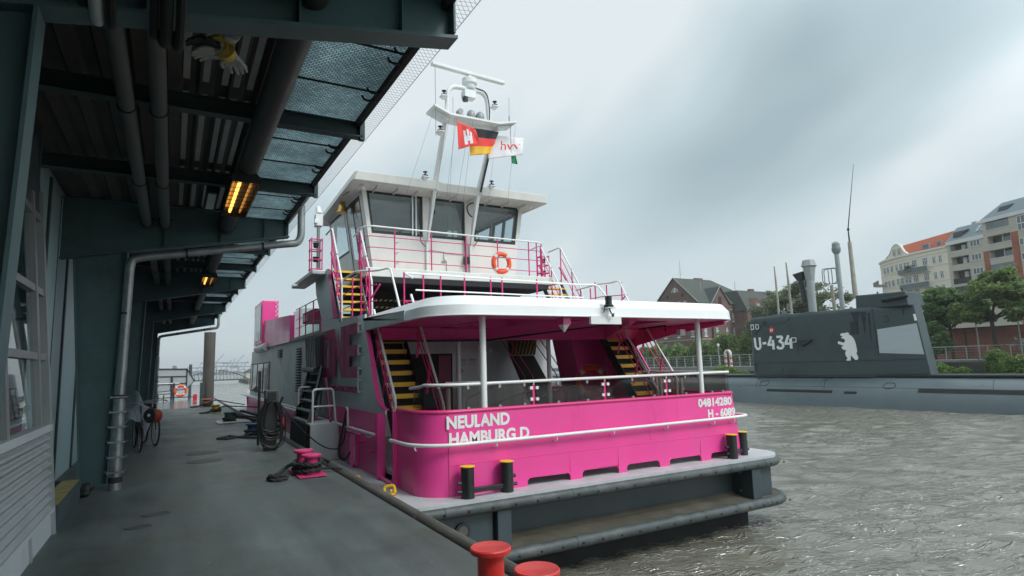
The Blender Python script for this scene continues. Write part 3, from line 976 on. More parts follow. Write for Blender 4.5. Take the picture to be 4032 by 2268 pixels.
# white rub rail around stern with brackets
pts = [(3.04, 9.42, .47), (3.07, 9.30, .465)]
pts += [(3.72+.62*math.cos(R(a_)), 8.95+.66*math.sin(R(a_)), .455) for a_ in range(180, 271, 10)]
pts += [(5, 8.29, .452), (7, 8.29, .455), (9.5, 8.29, .462), (9.85, 8.30, .465), (10.02, 8.36, .47), (10.10, 8.52, .47), (10.10, 9.2, .47)]
MB().tube(pts, .028, 10).build('rub_rail', m_white, fe, smooth=True)
mb = MB()
for x in (4.35, 5.45, 6.62, 7.85, 9.05, 9.60):
    mb.tube(bend([(x, 8.29, .44), (x, 8.29, .36), (x, 8.39, .355)], .05, 4), .011, 6)
mb.tube(bend([(3.2, 8.75, .44), (3.2, 8.75, .36), (3.3, 8.8, .355)], .05, 4), .011, 6)
mb.build('rail_bracket', m_white, fe, smooth=True)
mb = MB().box(3.3, 9.85, 9.1, 15.2, -.20, -.12)
mb.build('main_deck', m_deckgrey, fe)
# lettering on the stern
for body, x0, x1, z0, h in (('NEULAND', 3.565, 4.635, .672, .195), ('HAMBURG D', 3.60, 4.985, .428, .195), ('04814280', 8.745, 9.665, .690, .165), ('H - 6089', 8.99, 9.745, .478, .165)):
    text('stern_lettering', body, m_white, fe, (x0, 8.384, z0), (1, 0, 0), (0, 0, 1), h, x1-x0, .002, bold=.042)

# ---- glass balustrade on the bulwark
mb = MB()
rail = [(3.42, 9.55, 1.26), (3.42, 9.1, 1.29)] + [(3.42+.45+.45*math.cos(R(a_)), 8.92+.45*math.sin(R(a_)), 1.32) for a_ in range(180, 271, 15)] + [(6, 8.45, 1.33), (9.70, 8.45, 1.335)]
mb.tube(rail, .026, 10)
mb.tube([(9.66, 8.5, 1.335), (9.68, 11.2, 1.35)], .024, 10)
mb.build('hand_rail', m_white, fe, smooth=True)
gx = [3.92, 4.50, 5.12, 5.16, 6.56, 6.62, 8.00, 8.06, 9.66]
for x0, x1 in ((3.86, 5.10), (5.17, 6.56), (6.62, 8.0), (8.06, 8.86), (8.98, 9.68)):
    MB().box(x0, x1, 8.44, 8.452, .945, 1.29).build('balustrade_glass', m_railglass, fe)
mb = MB()
pp = [(3.46, 9.5), (3.46, 9.0), (3.55, 8.72), (3.80, 8.50)]
for (xa, ya), (xb, yb) in zip(pp[:-1], pp[1:]): mb.poly([(xa, ya, .95), (xb, yb, .95), (xb, yb, 1.27), (xa, ya, 1.27)])
mb.build('balustrade_glass', m_railglass, fe, solid=.01)
MB().box(9.68, 9.69, 8.52, 11.2, .95, 1.30).build('balustrade_glass', m_railglass, fe)
for x in (5.135, 6.59, 8.03):
    o_ = MB().box(x-.022, x+.022, 8.455, 8.475, .93, 1.27).build('rail_post', m_pinkrail, fe)
    mb = MB()
    mb.cyl((x, 8.45, 1.27), (x, 8.45, 1.33), .011, n=8)
    for z_ in (1.04, 1.22):
        for sg in (-1, 1): mb.box(x+sg*.055-.026, x+sg*.055+.026, 8.425, 8.468, z_-.024, z_+.024)
    mb.build('glass_clamp', m_white, o_)
mb = MB()
for x in (3.95, 4.5, 4.95, 5.6, 6.2, 7.2, 7.7, 8.5, 9.2, 9.5):
    mb.box(x-.025, x+.025, 8.425, 8.465, .935, .985)
    if x < 9: mb.box(x-.02, x+.02, 8.43, 8.46, 1.25, 1.30)
mb.build('glass_shoe', m_grey, fe)
for x in (3.48, 8.36, 8.62):
    pass

# ---- canopy over the aft deck
ZC0, ZC1, ZC2 = 2.36, 2.52, 2.665
cp = [(3.26, 11.75), (3.26, 9.4)] + arc(3.26+.75, 8.03+.75, .75, 180, 270, 10) + [(5, 8.03), (7, 8.03), (9.0, 8.03)] + arc(9.87-.75, 8.03+.75, .75, 270, 360, 10) + [(9.87, 9.4), (9.87, 11.75)]
def inset(pts, d):
    o_ = []
    cx_, cy_ = XC, 11.75
    for i, (x, y) in enumerate(pts):
        a_ = Vector(pts[max(0, i-1)]); b_ = Vector(pts[min(len(pts)-1, i+1)])
        t_ = (b_-a_).normalized(); nn_ = Vector((-t_.y, t_.x))
        o_.append((x+nn_.x*d, y+nn_.y*d))
    return o_
c1, c2, c3 = inset(cp, .015), inset(cp, .14), inset(cp, .06)
mb = MB()
for i in range(len(cp)-1):
    q = lambda P, z_, j: (P[j][0], P[j][1], z_)
    mb.poly([q(cp, ZC0, i), q(cp, ZC0, i+1), q(c1, ZC1, i+1), q(c1, ZC1, i)])
    mb.poly([q(c1, ZC1, i), q(c1, ZC1, i+1), q(c2, ZC2, i+1), q(c2, ZC2, i)])
    mb.poly([q(cp, ZC0, i), q(cp, ZC0, i+1), q(c3, ZC0-.004, i+1), q(c3, ZC0-.004, i)])
mb.poly([(x, y, ZC2) for x, y in c2])
mb.build('canopy_roof', m_whitetop, fe, smooth=30)
MB().tube([(x, y, ZC0+.004) for x, y in inset(cp, .0)], .010, 6).build('canopy_lip', m_white, fe, smooth=True)
# underside: pink soffit with a skylight opening, downstand beams
xs0, xs1, ys0, ys1 = 4.55, 8.6, 8.85, 10.6
mb = MB()
hole = [(xs0, ys0), (xs1, ys0), (xs1, ys1), (xs0, ys1)]
oc = [(x, y) for x, y in c3]
zc = ZC0+.012
mb.poly([(x, y, zc) for x, y in oc if y <= ys0+.001 or x < xs0] + [(xs0, 11.75, zc), (xs0, ys0, zc), (xs1, ys0, zc)] if False else [(c3[0][0], 11.75, zc)]+[(x, y, zc) for x, y in oc if x <= XC]+[(XC, ys0, zc), (xs0, ys0, zc), (xs0, 11.75, zc)])
mb.poly([(XC, ys0, zc)]+[(x, y, zc) for x, y in oc if x > XC]+[(c3[-1][0], 11.75, zc), (xs1, 11.75, zc), (xs1, ys0, zc)])
mb.poly([(xs0, ys1, zc), (xs1, ys1, zc), (xs1, 11.75, zc), (xs0, 11.75, zc)])
mb.build('soffit', m_pink, fe)
m_sky = M('skylight_panel', (.62, .66, .67), .4, var=.08, vs=2)
MB().box(xs0, xs1, ys0, ys1, 2.60, 2.61).build('skylight', m_sky, fe)
mb = MB()
for y in (9.25, 9.7, 10.15): mb.box(xs0, xs1, y-.02, y+.02, 2.56, 2.598)
mb.bar((4.6, 10.5, 2.55), (6.1, 8.95, 2.55), .03, .04)
mb.build('skylight_bar', m_grey, fe)
mb = MB()
mb.box(xs0, xs1, ys0-.02, ys0, zc, 2.62); mb.box(xs0, xs1, ys1, ys1+.02, zc, 2.62)
mb.box(xs0-.02, xs0, ys0, ys1, zc, 2.62); mb.box(xs1, xs1+.02, ys0, ys1, zc, 2.62)
mb.build('skylight_coaming', m_pink, fe)
mb = MB()
mb.hexa([(3.4, 11.30, 2.14), (9.8, 11.30, 2.14), (9.8, 11.40, 2.14), (3.4, 11.40, 2.14)], [(3.4, 11.05, 2.36), (9.8, 11.05, 2.36), (9.8, 11.40, 2.36), (3.4, 11.40, 2.36)])
mb.hexa([(5.70, 11.2, 2.15), (5.76, 11.3, 2.15), (6.86, 8.55, 2.28), (6.80, 8.5, 2.28)], [(5.60, 11.1, 2.37), (5.80, 11.3, 2.37), (6.90, 8.55, 2.37), (6.75, 8.45, 2.37)])
mb.hexa([(7.38, 8.5, 2.30), (7.32, 8.55, 2.30), (8.85, 11.3, 2.15), (8.92, 11.2, 2.15)], [(7.42, 8.45, 2.37), (7.28, 8.55, 2.37), (8.80, 11.3, 2.37), (9.0, 11.1, 2.37)])
mb.build('soffit_beam', m_pink, fe)
MB().tube([(3.5, 11.28, 2.12), (5.72, 11.24, 2.125), (6.80, 8.6, 2.27)], .018, 6).build('soffit_cable', m_blackmat, fe, smooth=True)
mb = MB()
mb.tube([(9.3, 10.6, 2.33), (9.0, 9.4, 2.33), (8.9, 9.3, 2.2)], .014, 6)
mb.build('soffit_cable', m_blackmat, fe, smooth=True)
mb = MB().box(6.02, 6.66, 8.0, 8.06, 2.235, 2.37)
mb.build('light_bracket', m_white, fe)
o_ = MB().prism([(5.60, 2.36), (5.75, 2.36), (5.75, 2.24), (5.60, 2.24)], 'y', 8.2, 8.4).build('soffit_box', m_pink, fe)
MB().hexa([(5.665, 8.29, 2.12), (5.685, 8.29, 2.12), (5.685, 8.31, 2.12), (5.665, 8.31, 2.12)], [(5.61, 8.22, 2.24), (5.74, 8.22, 2.24), (5.74, 8.38, 2.24), (5.61, 8.38, 2.24)]).build('loudhailer', m_white, o_)
# stern lamp on the canopy edge
o_ = MB().box(6.30, 6.46, 7.88, 8.06, 2.50, 2.515).build('lamp_bracket', m_white, fe)
mb = MB().lathe([(.085, .52), (.085, .55), (.06, .565), (.055, .62), (.058, .64), (.058, .70), (.045, .71)], (6.37, 7.96, 2.0), 16)
mb.build('stern_lamp', m_black, o_, smooth=True)
mb = MB().tube(bend([(6.36, 7.93, 2.50), (6.37, 7.92, 2.43), (6.42, 7.93, 2.385), (6.46, 7.94, 2.41)], .04), .012, 6)
mb.tube(bend([(6.32, 7.93, 2.55), (6.25, 7.92, 2.56), (6.25, 7.93, 2.45), (6.23, 7.95, 2.42)], .03), .007, 6)
mb.sphere((6.425, 7.93, 2.375), .024, 6)
mb.build('lamp_cable', m_black, o_, smooth=True)
o_ = MB().box(9.02, 9.16, 9.0, 9.1, 2.10, 2.22).build('soffit_lamp', m_white, fe)

# ---- pillars
for x, y, z0 in ((4.225, 8.45, .93), (8.925, 8.45, .93), (5.40, 12.0, -.12), (7.735, 12.0, -.12)):
    MB().cyl((x, y, z0), (x, y, 2.37 if y < 9 else 2.29), .052, n=18).build('pillar', m_white, fe, smooth=True)

# ---- left side: silver screen with logo, pink edge
SX = 3.25
side = [(14.95, .79), (10.98, .80), (10.65, .84), (10.52, .86)]
def curve(n=10):     # stern edge of the screen: sweeps from the rail up to the canopy
    P0, P1, P2, P3 = Vector((10.35, .88)), Vector((11.0, .93)), Vector((11.05, 1.45)), Vector((11.35, 2.0))
    return [tuple(P0*(1-t)**3+P1*3*t*(1-t)**2+P2*3*t*t*(1-t)+P3*t**3) for t in [i/n for i in range(n+1)]]
cv = curve()
poly = [(14.95, .79), (10.35, .80)] + cv + [(11.55, 2.33), (11.73, 2.66), (15.7, 2.86)]
MB().prism(poly, 'x', SX, SX+.03).build('side_screen', m_silver, fe)['label'] = 'silver side screen with big dark letters'
mb = MB()
pts = [(SX+.03, y, z_) for y, z_ in cv+[(11.55, 2.33)]]
for (xa, ya, za), (xb, yb, zb_) in zip(pts[:-1], pts[1:]):
    mb.poly([(SX-.01, ya, za), (SX-.01, yb, zb_), (SX+.07, yb, zb_), (SX+.07, ya, za)])
mb.build('screen_edge', m_pink, fe, solid=.02, smooth=True)
mb = MB()
mb.prism([(15.6, 2.865), (14.3, 2.80), (14.97, 4.09), (16.5, 4.12), (16.35, 3.6)], 'x', SX, SX+.03)
mb.build('upper_screen', m_silver, fe)
mb = MB()
mb.prism([(14.34, 2.80), (13.78, 2.80), (14.45, 3.95), (14.97, 4.09)], 'x', SX-.005, SX+.03)
mb.build('stair_flank', m_pink, fe)
mb = MB().hexa([(2.75, 14.2, 3.84), (3.5, 14.2, 3.84), (3.5, 18.5, 3.84), (2.75, 16.5, 3.84)], [(2.75, 14.2, 3.98), (3.5, 14.2, 3.98), (3.5, 18.5, 3.98), (2.75, 16.5, 3.98)]) if False else MB().box(2.92, 3.30, 15.2, 18.2, 3.98, 4.09)
mb.build('bridge_wing', m_silverl, fe, bevel=.02)
o_ = MB().cyl((2.96, 17.3, 3.95), (2.80, 17.3, 3.95), .05, n=12).build('wing_lamp', m_white, fe)
# white canopy return on the side and seams
mb = MB()
mb.prism([(11.76, 2.30), (11.73, 2.34), (11.62, 2.67), (11.70, 2.675), (12.2, 2.68)], 'x', SX-.004, SX+.03)
mb.build('canopy_return', m_whitetop, fe)
mb = MB()
for a_, b_ in (((11.60, 2.33), (11.20, 2.40)), ((11.60, 2.33), (11.35, 1.95)), ((12.0, 2.66), (12.0, 2.30))):
    mb.bar((SX-.004, a_[0], a_[1]), (SX-.004, b_[0], b_[1]), .01, .012)
mb.build('screen_seam', m_silverl, fe)
mb = MB()
mb.prism([(9.3, 2.372), (11.6, 2.345), (11.74, 2.60), (11.74, 2.55), (9.3, 2.53)], 'x', SX-.012, SX+.006)
mb.build('canopy_side_band', m_silver, fe)
# raised letters O N E
zb0, zt = 1.43, 2.53
mb = MB()
def lp(poly): mb.prism(poly, 'x', SX-.075, SX-.055)
y0, y1 = 15.18, 14.20
lp([(y0, zb0), (y0, zt), (y0-.25, zt), (y0-.25, zb0)]); lp([(y1+.25, zb0), (y1+.25, zt), (y1, zt), (y1, zb0)])
lp([(y0-.25, zb0), (y0-.25, zb0+.22), (y1+.25, zb0+.22), (y1+.25, zb0)]); lp([(y0-.25, zt-.22), (y0-.25, zt), (y1+.25, zt), (y1+.25, zt-.22)])
y0, y1 = 14.12, 13.02
lp([(y0, zb0), (y0, zt), (y0-.22, zt), (y1+.26, zb0+.42), (y1+.26, zt), (y1, zt), (y1, zb0), (y1+.20, zb0), (y0-.26, zt-.44), (y0-.26, zb0)])
y0, y1 = 12.95, 11.98
lp([(y0, zb0), (y0, zt), (y1, zt), (y1, zt-.22), (y0-.36, zt-.22), (y0-.36, zb0+.66), (y1, zb0+.66), (y1, zb0+.44), (y0-.36, zb0+.44), (y0-.36, zb0+.22), (y1, zb0+.22), (y1, zb0)])
mb.build('logo_letter', m_logo, fe)
text('small_lettering', 'OCEAN NETWORK EXPRESS', m_logo, fe, (SX-.06, 15.05, 1.13), (0, -1, 0), (0, 0, 1), .125, 3.05, .006, bold=.025)
mb = MB()
for z0, z1 in ((zb0, zb0+.22), (zb0+.44, zb0+.66), (zt-.22, zt), (1.13, 1.42)):
    mb.box(SX-.062, SX-.03, 11.94, 11.975, z0, z1)
    for z_ in (z0+.03, z1-.03): mb.box(SX-.06, SX, 11.90, 11.935, z_-.015, z_+.015)
for y in (15.22, 14.16, 12.985): mb.box(SX-.06, SX-.03, y-.012, y+.012, zb0, zt)
mb.build('letter_frame', m_silverl, fe)

# pink hull side below the screen
mb = MB()
mb.poly([(3.22, 32.0, -.32), (3.22, 10.52, -.32), (3.22, 10.52, .80), (3.24, 15.0, .80), (3.24, 15.0, .44), (3.24, 32.0, .44)])
mb.build('hull_side', m_pink, fe, solid=.02)['label'] = 'dark pink hull side above the grey deck edge'
mb = MB()
mb.box(3.14, 3.28, 10.44, 10.53, -.29, .82); mb.box(3.14, 3.28, 9.59, 9.64, -.29, .90)
mb.tube(bend([(3.2, 10.48, -.2), (3.2, 10.40, -.27), (3.2, 9.7, -.285)], .08), .03, 6)
mb.build('gate_frame', m_pink, fe)
MB().box(3.12, 3.16, 10.46, 10.51, .42, .75).build('gate_latch', m_pinkrail, fe)
MB().tube(bend([(3.14, 15.3, .455), (3.13, 12.9, .45), (3.13, 10.62, .45), (3.2, 10.56, .45)], .05), .028, 10).build('side_rail', m_white, fe, smooth=True)
mb = MB()
for y in (11.1, 11.8, 12.5, 13.6, 14.5): mb.tube(bend([(3.13, y, .43), (3.13, y, .37), (3.21, y, .36)], .04), .010, 6)
mb.build('rail_bracket', m_white, fe)
mb = MB()
for y, z_ in ((11.55, .22), (10.98, .10), (12.3, .28)): mb.box(3.12, 3.22, y-.09, y+.09, z_, z_+.03)
mb.build('foot_step', m_pinkrail, fe)
# hatch recess with open lid in the hull side
o_ = MB().box(3.16, 3.22, 11.9, 12.75, -.26, .36).build('hatch_frame', m_pink, fe)
MB().box(3.13, 3.165, 12.0, 12.3, -.22, .32).build('hatch_opening', m_silverl, o_)
MB().box(3.05, 3.10, 11.88, 11.93, -.27, .34).build('hatch_lid', m_pink, o_)

# ---- stairs between the aft deck and the upper deck
def stair(x0, x1, y0, z0, n, rise, run, rails=True, low=None):
    o_ = MB()
    y, z_ = y0, z0
    sm = MB()
    for sx in (x0-.025, x1+.0):
        sm.hexa([(sx, y0+.02, z0-.16), (sx+.025, y0+.02, z0-.16), (sx+.025, y0-n*run+.02, z0-n*rise-.14), (sx, y0-n*run+.02, z0-n*rise-.14)],
                [(sx, y0+.02, z0+.10), (sx+.025, y0+.02, z0+.10), (sx+.025, y0-n*run-.10, z0-n*rise+.10), (sx, y0-n*run-.10, z0-n*rise+.10)])
    s_ = sm.build('stringer', m_black, fe)
    for i in range(n):
        y, z_ = y0-i*run, z0-i*rise
        st_ = MB().box(x0, x1, y-.02, y+.17, z_-.055, z_-.006).build('stair_tread', m_black, fe)
        MB().box(x0+.004, x1-.004, y-.026, y+.06, z_-.085, z_-.001).build('tread_nosing', m_yellow, st_)
    rb = MB().hexa([(x0, y0+.17, z0), (x1, y0+.17, z0), (x1, y0+.19, z0), (x0, y0+.19, z0)], [(x0, y0+.17-n*run, z0-n*rise), (x1, y0+.17-n*run, z0-n*rise), (x1, y0+.19-n*run, z0-n*rise), (x0, y0+.19-n*run, z0-n*rise)])
    rb.build('stair_back', m_dark, fe)
for x0, x1 in ((3.42, 4.04), (9.10, 9.72)):
    stair(x0, x1, 11.93, 2.60, 14, .211, .155)
def stairail(x, ytop, ztop, ybot, zbot, ext=True):
    top = [(x, ytop, ztop), (x, ybot, zbot)]
    pts = top+([(x, ybot-.02, zbot-.85)] if ext else [])
    MB().tube(bend(pts, .08), .024, 10).build('stair_handrail', m_white, fe, smooth=True)
    mb = MB()
    for dz in (.22, .42):
        mb.tube([(x, ytop, ztop-dz), (x, ybot, zbot-dz)], .012, 8)
    for k in (.3, .62):
        ya, za = ytop+(ybot-ytop)*k, ztop+(zbot-ztop)*k
        mb.bar((x, ya, za-.02), (x, ya+.18, za-.62), .02, .045, (1, 0, 0))
    mb.build('stair_guardrail', m_pinkrail, fe, smooth=True)
stairail(4.10, 11.35, 3.05, 9.75, .93)
stairail(3.40, 11.55, 2.75, 10.25, 1.06)
stairail(9.05, 11.35, 3.05, 9.75, .93)
stairail(9.78, 11.35, 3.05, 9.75, .93)
# left gate panel and short glass screens next to the stair
mb = MB().tube(bend([(3.42, 10.45, .90), (3.42, 10.45, 1.30), (3.42, 10.95, 1.32)], .03), .022, 8)
mb.tube([(4.45, 8.9, .95), (4.45, 8.9, 1.33), (3.95, 9.3, 1.33)], .020, 8)
mb.build('gate_rail', m_white, fe)
m_stone = M('beige_post_cover', (.40, .36, .32), .6, var=.1)
for x, y in ((3.95, 9.2), (4.75, 9.5), (8.40, 9.0), (8.92, 9.1), (9.25, 9.3), (9.4, 10.2)):
    MB().cyl((x, y, .0), (x, y, 1.24), .035, n=12).build('post', m_stone, fe, smooth=True)

# ---- interior of the aft deck
MB().box(3.4, 9.8, 11.9, 12.1, 2.24, 2.36).build('ceiling_beam', m_white, fe)
MB().box(3.4, 9.8, 12.1, 17, 2.30, 2.34).build('deck_ceiling', m_cream, fe)
mb = MB().box(3.4, 7.35, 15.0, 15.1, -.1, 2.3)
mb.prism([(7.35, 15.0), (7.9, 15.35), (8.15, 16.4), (8.0, 16.4), (7.8, 15.5), (7.35, 15.1)], 'z', -.1, 2.2)
mb.build('bulkhead', m_white, fe)
o_ = MB().box(5.2, 6.55, 14.95, 15.0, .0, 1.95).build('door', m_dark, fe)
MB().box(6.15, 6.5, 14.935, 14.95, .1, 1.90).build('door_leaf', m_logo, o_)
for x0, x1 in ((6.75, 6.98), (7.05, 7.30)):
    o_ = MB().box(x0, x1, 14.985, 14.998, 1.58, 1.80).build('notice', m_white, fe)
    text('notice_heading', 'ACHTUNG', m_black, o_, (x0+.02, 14.982, 1.75), (1, 0, 0), (0, 0, 1), .03, x1-x0-.04, .002, bold=.02)
    mb = MB()
    for k in range(4): mb.box(x0+.03, x1-.03, 14.980, 14.984, 1.71-k*.03, 1.716-k*.03)
    mb.build('notice_text', m_grey, o_)
MB().torus((6.82, 14.985, 1.48), .045, .008, (0, 1, 0), 18, 6).build('notice_ring', m_dark, fe)
MB().sphere((7.72, 15.05, 2.02), .085, 8).build('globe_lamp', m_white, fe, smooth=True)
MB().lathe([(.06, .10), (.055, .05), (.03, -.02), (.004, -.04)], (4.85, 12.2, 2.16), 14).build('siren', m_white, fe, smooth=True)
# sloping black ramp with warning stripes
rp = thing('boarding_ramp', 'raised black boarding ramp with faded black and yellow hazard stripes on the aft deck', 'ramp', (8.9, 14.6, -.1))
mb = MB().hexa([(8.25, 13.2, .0), (9.15, 13.2, .0), (9.15, 13.3, .0), (8.25, 13.3, .0)], [(8.12, 14.5, 1.85), (8.85, 14.5, 1.85), (8.85, 14.6, 1.85), (8.12, 14.6, 1.85)])
mb.build('ramp_panel', m_blackmat, rp)
mb = MB().hexa([(8.12, 14.5, 1.86), (8.9, 14.5, 1.86), (8.9, 14.6, 1.86), (8.12, 14.6, 1.86)], [(8.2, 14.75, 2.29), (9.12, 14.75, 2.29), (9.12, 14.85, 2.29), (8.2, 14.85, 2.29)])
hz = mb.build('hazard_panel', m_black, rp)
m_oldyel = M('faded_yellow', (.22, .16, .03), .7, var=.25, vs=5)
mb = MB()
for k in range(7):
    u = .0+k*.14
    a_ = lambda uu, v: (8.12+uu*.78+v*.08+(uu*.14)*v, 14.495+.25*v-.004, 1.86+.43*v)
    mb.poly([a_(max(0, min(1, u-.02)), 0), a_(max(0, min(1, u+.05)), 0), a_(max(0, min(1, u+.19)), 1), a_(max(0, min(1, u+.12)), 1)])
mb.build('hazard_stripe', m_oldyel, hz)
mb = MB()
for x in (7.75, 8.0, 8.75, 9.0):
    mb.tube([(x, 14.4, 2.3), (x+.25, 13.6, 1.3), (x+.15, 13.4, .9)], .016, 6)
mb.tube(bend([(8.0, 13.4, 1.2), (7.85, 13.4, .8), (8.1, 13.4, .6)], .1), .018, 6)
mb.build('ramp_stay', m_pinkrail, rp)
mb = MB()
for z_ in (1.0, .70):
    mb.tube([(6.7, 13.0, z_-.35), (9.3, 13.2, z_+.35)], .018, 8)
for x in (6.72, 7.6, 8.4, 9.25): mb.tube([(x, 13.05, -.1), (x, 13.05, .98+(x-8)*.27)], .016, 8)
mb.tube(bend([(5.85, 12.6, .0), (5.85, 12.6, .85), (6.9, 12.8, 1.2)], .1), .018, 8)
mb.build('ramp_railing', m_steelrail, rp)
# dark pink stair casing on the right
mb = MB().hexa([(9.12, 12.3, -.1), (9.86, 12.2, -.1), (9.86, 13.4, -.1), (9.25, 13.4, -.1)], [(8.58, 12.3, 2.3), (9.86, 12.3, 2.3), (9.86, 13.4, 2.3), (8.75, 13.4, 2.3)])
mb.build('stair_casing', m_pink, fe)
mb = MB()
mb.prism([(8.55, -.28), (12.7, -.28), (12.9, 2.36), (11.6, 2.36), (11.3, 1.9), (10.6, .95), (8.55, .92)], 'x', 9.86, 9.89)
mb.build('side_screen', m_pink, fe)
MB().prism([(12.9, 2.355), (8.55, 2.355), (8.5, 2.30), (10.0, 2.17), (11.2, 1.98), (12.0, 1.6), (12.9, 1.4)], 'x', 9.78, 9.82).build('canopy_arm', m_pink, fe)
# bicycle racks
for k in range(2):
    o_ = MB().tube(bend([(8.05+k*.45, 12.4, -.1), (8.05+k*.45, 12.4, 1.02), (8.42+k*.45, 12.4, 1.02), (8.42+k*.45, 12.4, -.1)], .08), .02, 8)
    o_.tube([(8.05+k*.45, 12.4, .55), (8.42+k*.45, 12.4, .55)], .014, 6)
    o_.build('rack_hoop', m_logo, fe, smooth=True)

# ---- dark void under the wheelhouse platform and upper deck fittings
MB().box(3.3, 9.85, 11.75, 26, 2.55, 2.64).build('upper_deck', m_grey, fe)
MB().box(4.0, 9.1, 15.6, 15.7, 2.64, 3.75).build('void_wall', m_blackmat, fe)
mb = MB()
for x0, x1, z_ in ((4.3, 5.9, 3.28), (4.2, 5.4, 3.1), (6.2, 7.9, 3.25), (6.6, 8.2, 3.08)):
    k = x0
    while k < x1:
        mb.hexa([(k, 14.6, z_), (k+.06, 14.6, z_), (k+.06, 14.66, z_), (k, 14.66, z_)], [(k+.04, 14.6, z_+.04), (k+.10, 14.6, z_+.04), (k+.10, 14.66, z_+.04), (k+.04, 14.66, z_+.04)])
        k += .13
mb.build('hazard_stripe', m_oldyel, fe)
mb = MB()
for x in (4.6, 5.6, 6.6, 7.6, 8.4): mb.box(x, x+.5, 14.2, 15.4, 2.65, 3.0)
mb.build('deck_locker', m_logo, fe)

# ---- wheelhouse
WY0, WY1 = 15.15, 19.0
wp = [(3.3, 13.98), (9.87, 13.98), (9.87, 19.4), (3.3, 19.4)]
MB().box(3.92, 9.22, 13.98, 19.4, 3.80, 4.02).build('wheelhouse_platform', m_cream, fe, bevel=.015)
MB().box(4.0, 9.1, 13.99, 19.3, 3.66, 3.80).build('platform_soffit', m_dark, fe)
def wxl(z_): return 4.47-.175*(z_-3.95)/1.2*1.0
def wxr(z_): return 8.66+.18*(z_-3.95)/1.2*1.0
def wslab(mb, z0, z1, y0, y1):       # aft wall slab
    return mb.hexa([(wxl(z0), y0, z0), (wxr(z0), y0, z0), (wxr(z0), y1, z0), (wxl(z0), y1, z0)], [(wxl(z1), y0, z1), (wxr(z1), y0, z1), (wxr(z1), y1, z1), (wxl(z1), y1, z1)])
mb = MB(); wslab(mb, 4.02, 5.13, WY0, WY0+.06); mb.build('aft_wall', m_cream, fe)
mb = MB(); wslab(mb, 6.28, 6.32, WY0, WY0+.06); mb.build('window_header', m_cream, fe)
for x0, x1 in ((5.82, 6.02), (7.09, 7.37)): MB().box(x0, x1, WY0-.01, WY0+.06, 5.13, 6.28).build('window_pillar', m_cream, fe)
mb = MB()
mb.hexa([(wxl(5.13)-.0, WY0-.005, 5.13), (4.40, WY0-.005, 5.13), (4.40, WY0+.1, 5.13), (wxl(5.13), WY0+.1, 5.13)], [(wxl(6.28), WY0-.005, 6.28), (4.25, WY0-.005, 6.28), (4.25, WY0+.1, 6.28), (wxl(6.28), WY0+.1, 6.28)])
mb.build('window_pillar', m_cream, fe)
mb = MB()
mb.hexa([(8.72, WY0-.005, 5.13), (wxr(5.13), WY0-.005, 5.13), (wxr(5.13), WY0+.1, 5.13), (8.72, WY0+.1, 5.13)], [(8.89, WY0-.005, 6.28), (wxr(6.28), WY0-.005, 6.28), (wxr(6.28), WY0+.1, 6.28), (8.89, WY0+.1, 6.28)])
mb.build('window_pillar', m_cream, fe)
def aftwin(xb0, xb1, xt0, xt1):
    z0, z1 = 5.13, 6.28
    y = WY0+.02
    f_ = .07
    mb = MB()
    mb.hexa([(xb0, y, z0), (xb1, y, z0), (xb1, y+.03, z0), (xb0, y+.03, z0)], [(xb0, y, z0+f_*1.2), (xb1, y, z0+f_*1.2), (xb1, y+.03, z0+f_*1.2), (xb0, y+.03, z0+f_*1.2)])
    mb.hexa([(xt0, y, z1-f_), (xt1, y, z1-f_), (xt1, y+.03, z1-f_), (xt0, y+.03, z1-f_)], [(xt0, y, z1), (xt1, y, z1), (xt1, y+.03, z1), (xt0, y+.03, z1)])
    for a_, b_, sg in ((xb0, xt0, 1), (xb1, xt1, -1)):
        mb.hexa([(a_, y-.002, z0), (a_+sg*f_, y-.002, z0), (a_+sg*f_, y+.03, z0), (a_, y+.03, z0)], [(b_, y-.002, z1), (b_+sg*f_, y-.002, z1), (b_+sg*f_, y+.03, z1), (b_, y+.03, z1)])
    o_ = mb.build('window_frame', m_winframe, fe)
    MB().hexa([(xb0, y+.012, z0), (xb1, y+.012, z0), (xb1, y+.018, z0), (xb0, y+.018, z0)], [(xt0, y+.012, z1), (xt1, y+.012, z1), (xt1, y+.018, z1), (xt0, y+.018, z1)]).build('window_pane', m_winglass, o_)
aftwin(4.40, 5.82, 4.25, 5.82); aftwin(6.02, 7.09, 6.02, 7.09); aftwin(7.37, 8.72, 7.37, 8.89)
mb = MB()
for x in (5.50, 5.60): mb.box(x, x+.03, WY0-.05, WY0-.01, 5.15, 6.26)
mb.build('window_blind', m_white, fe)
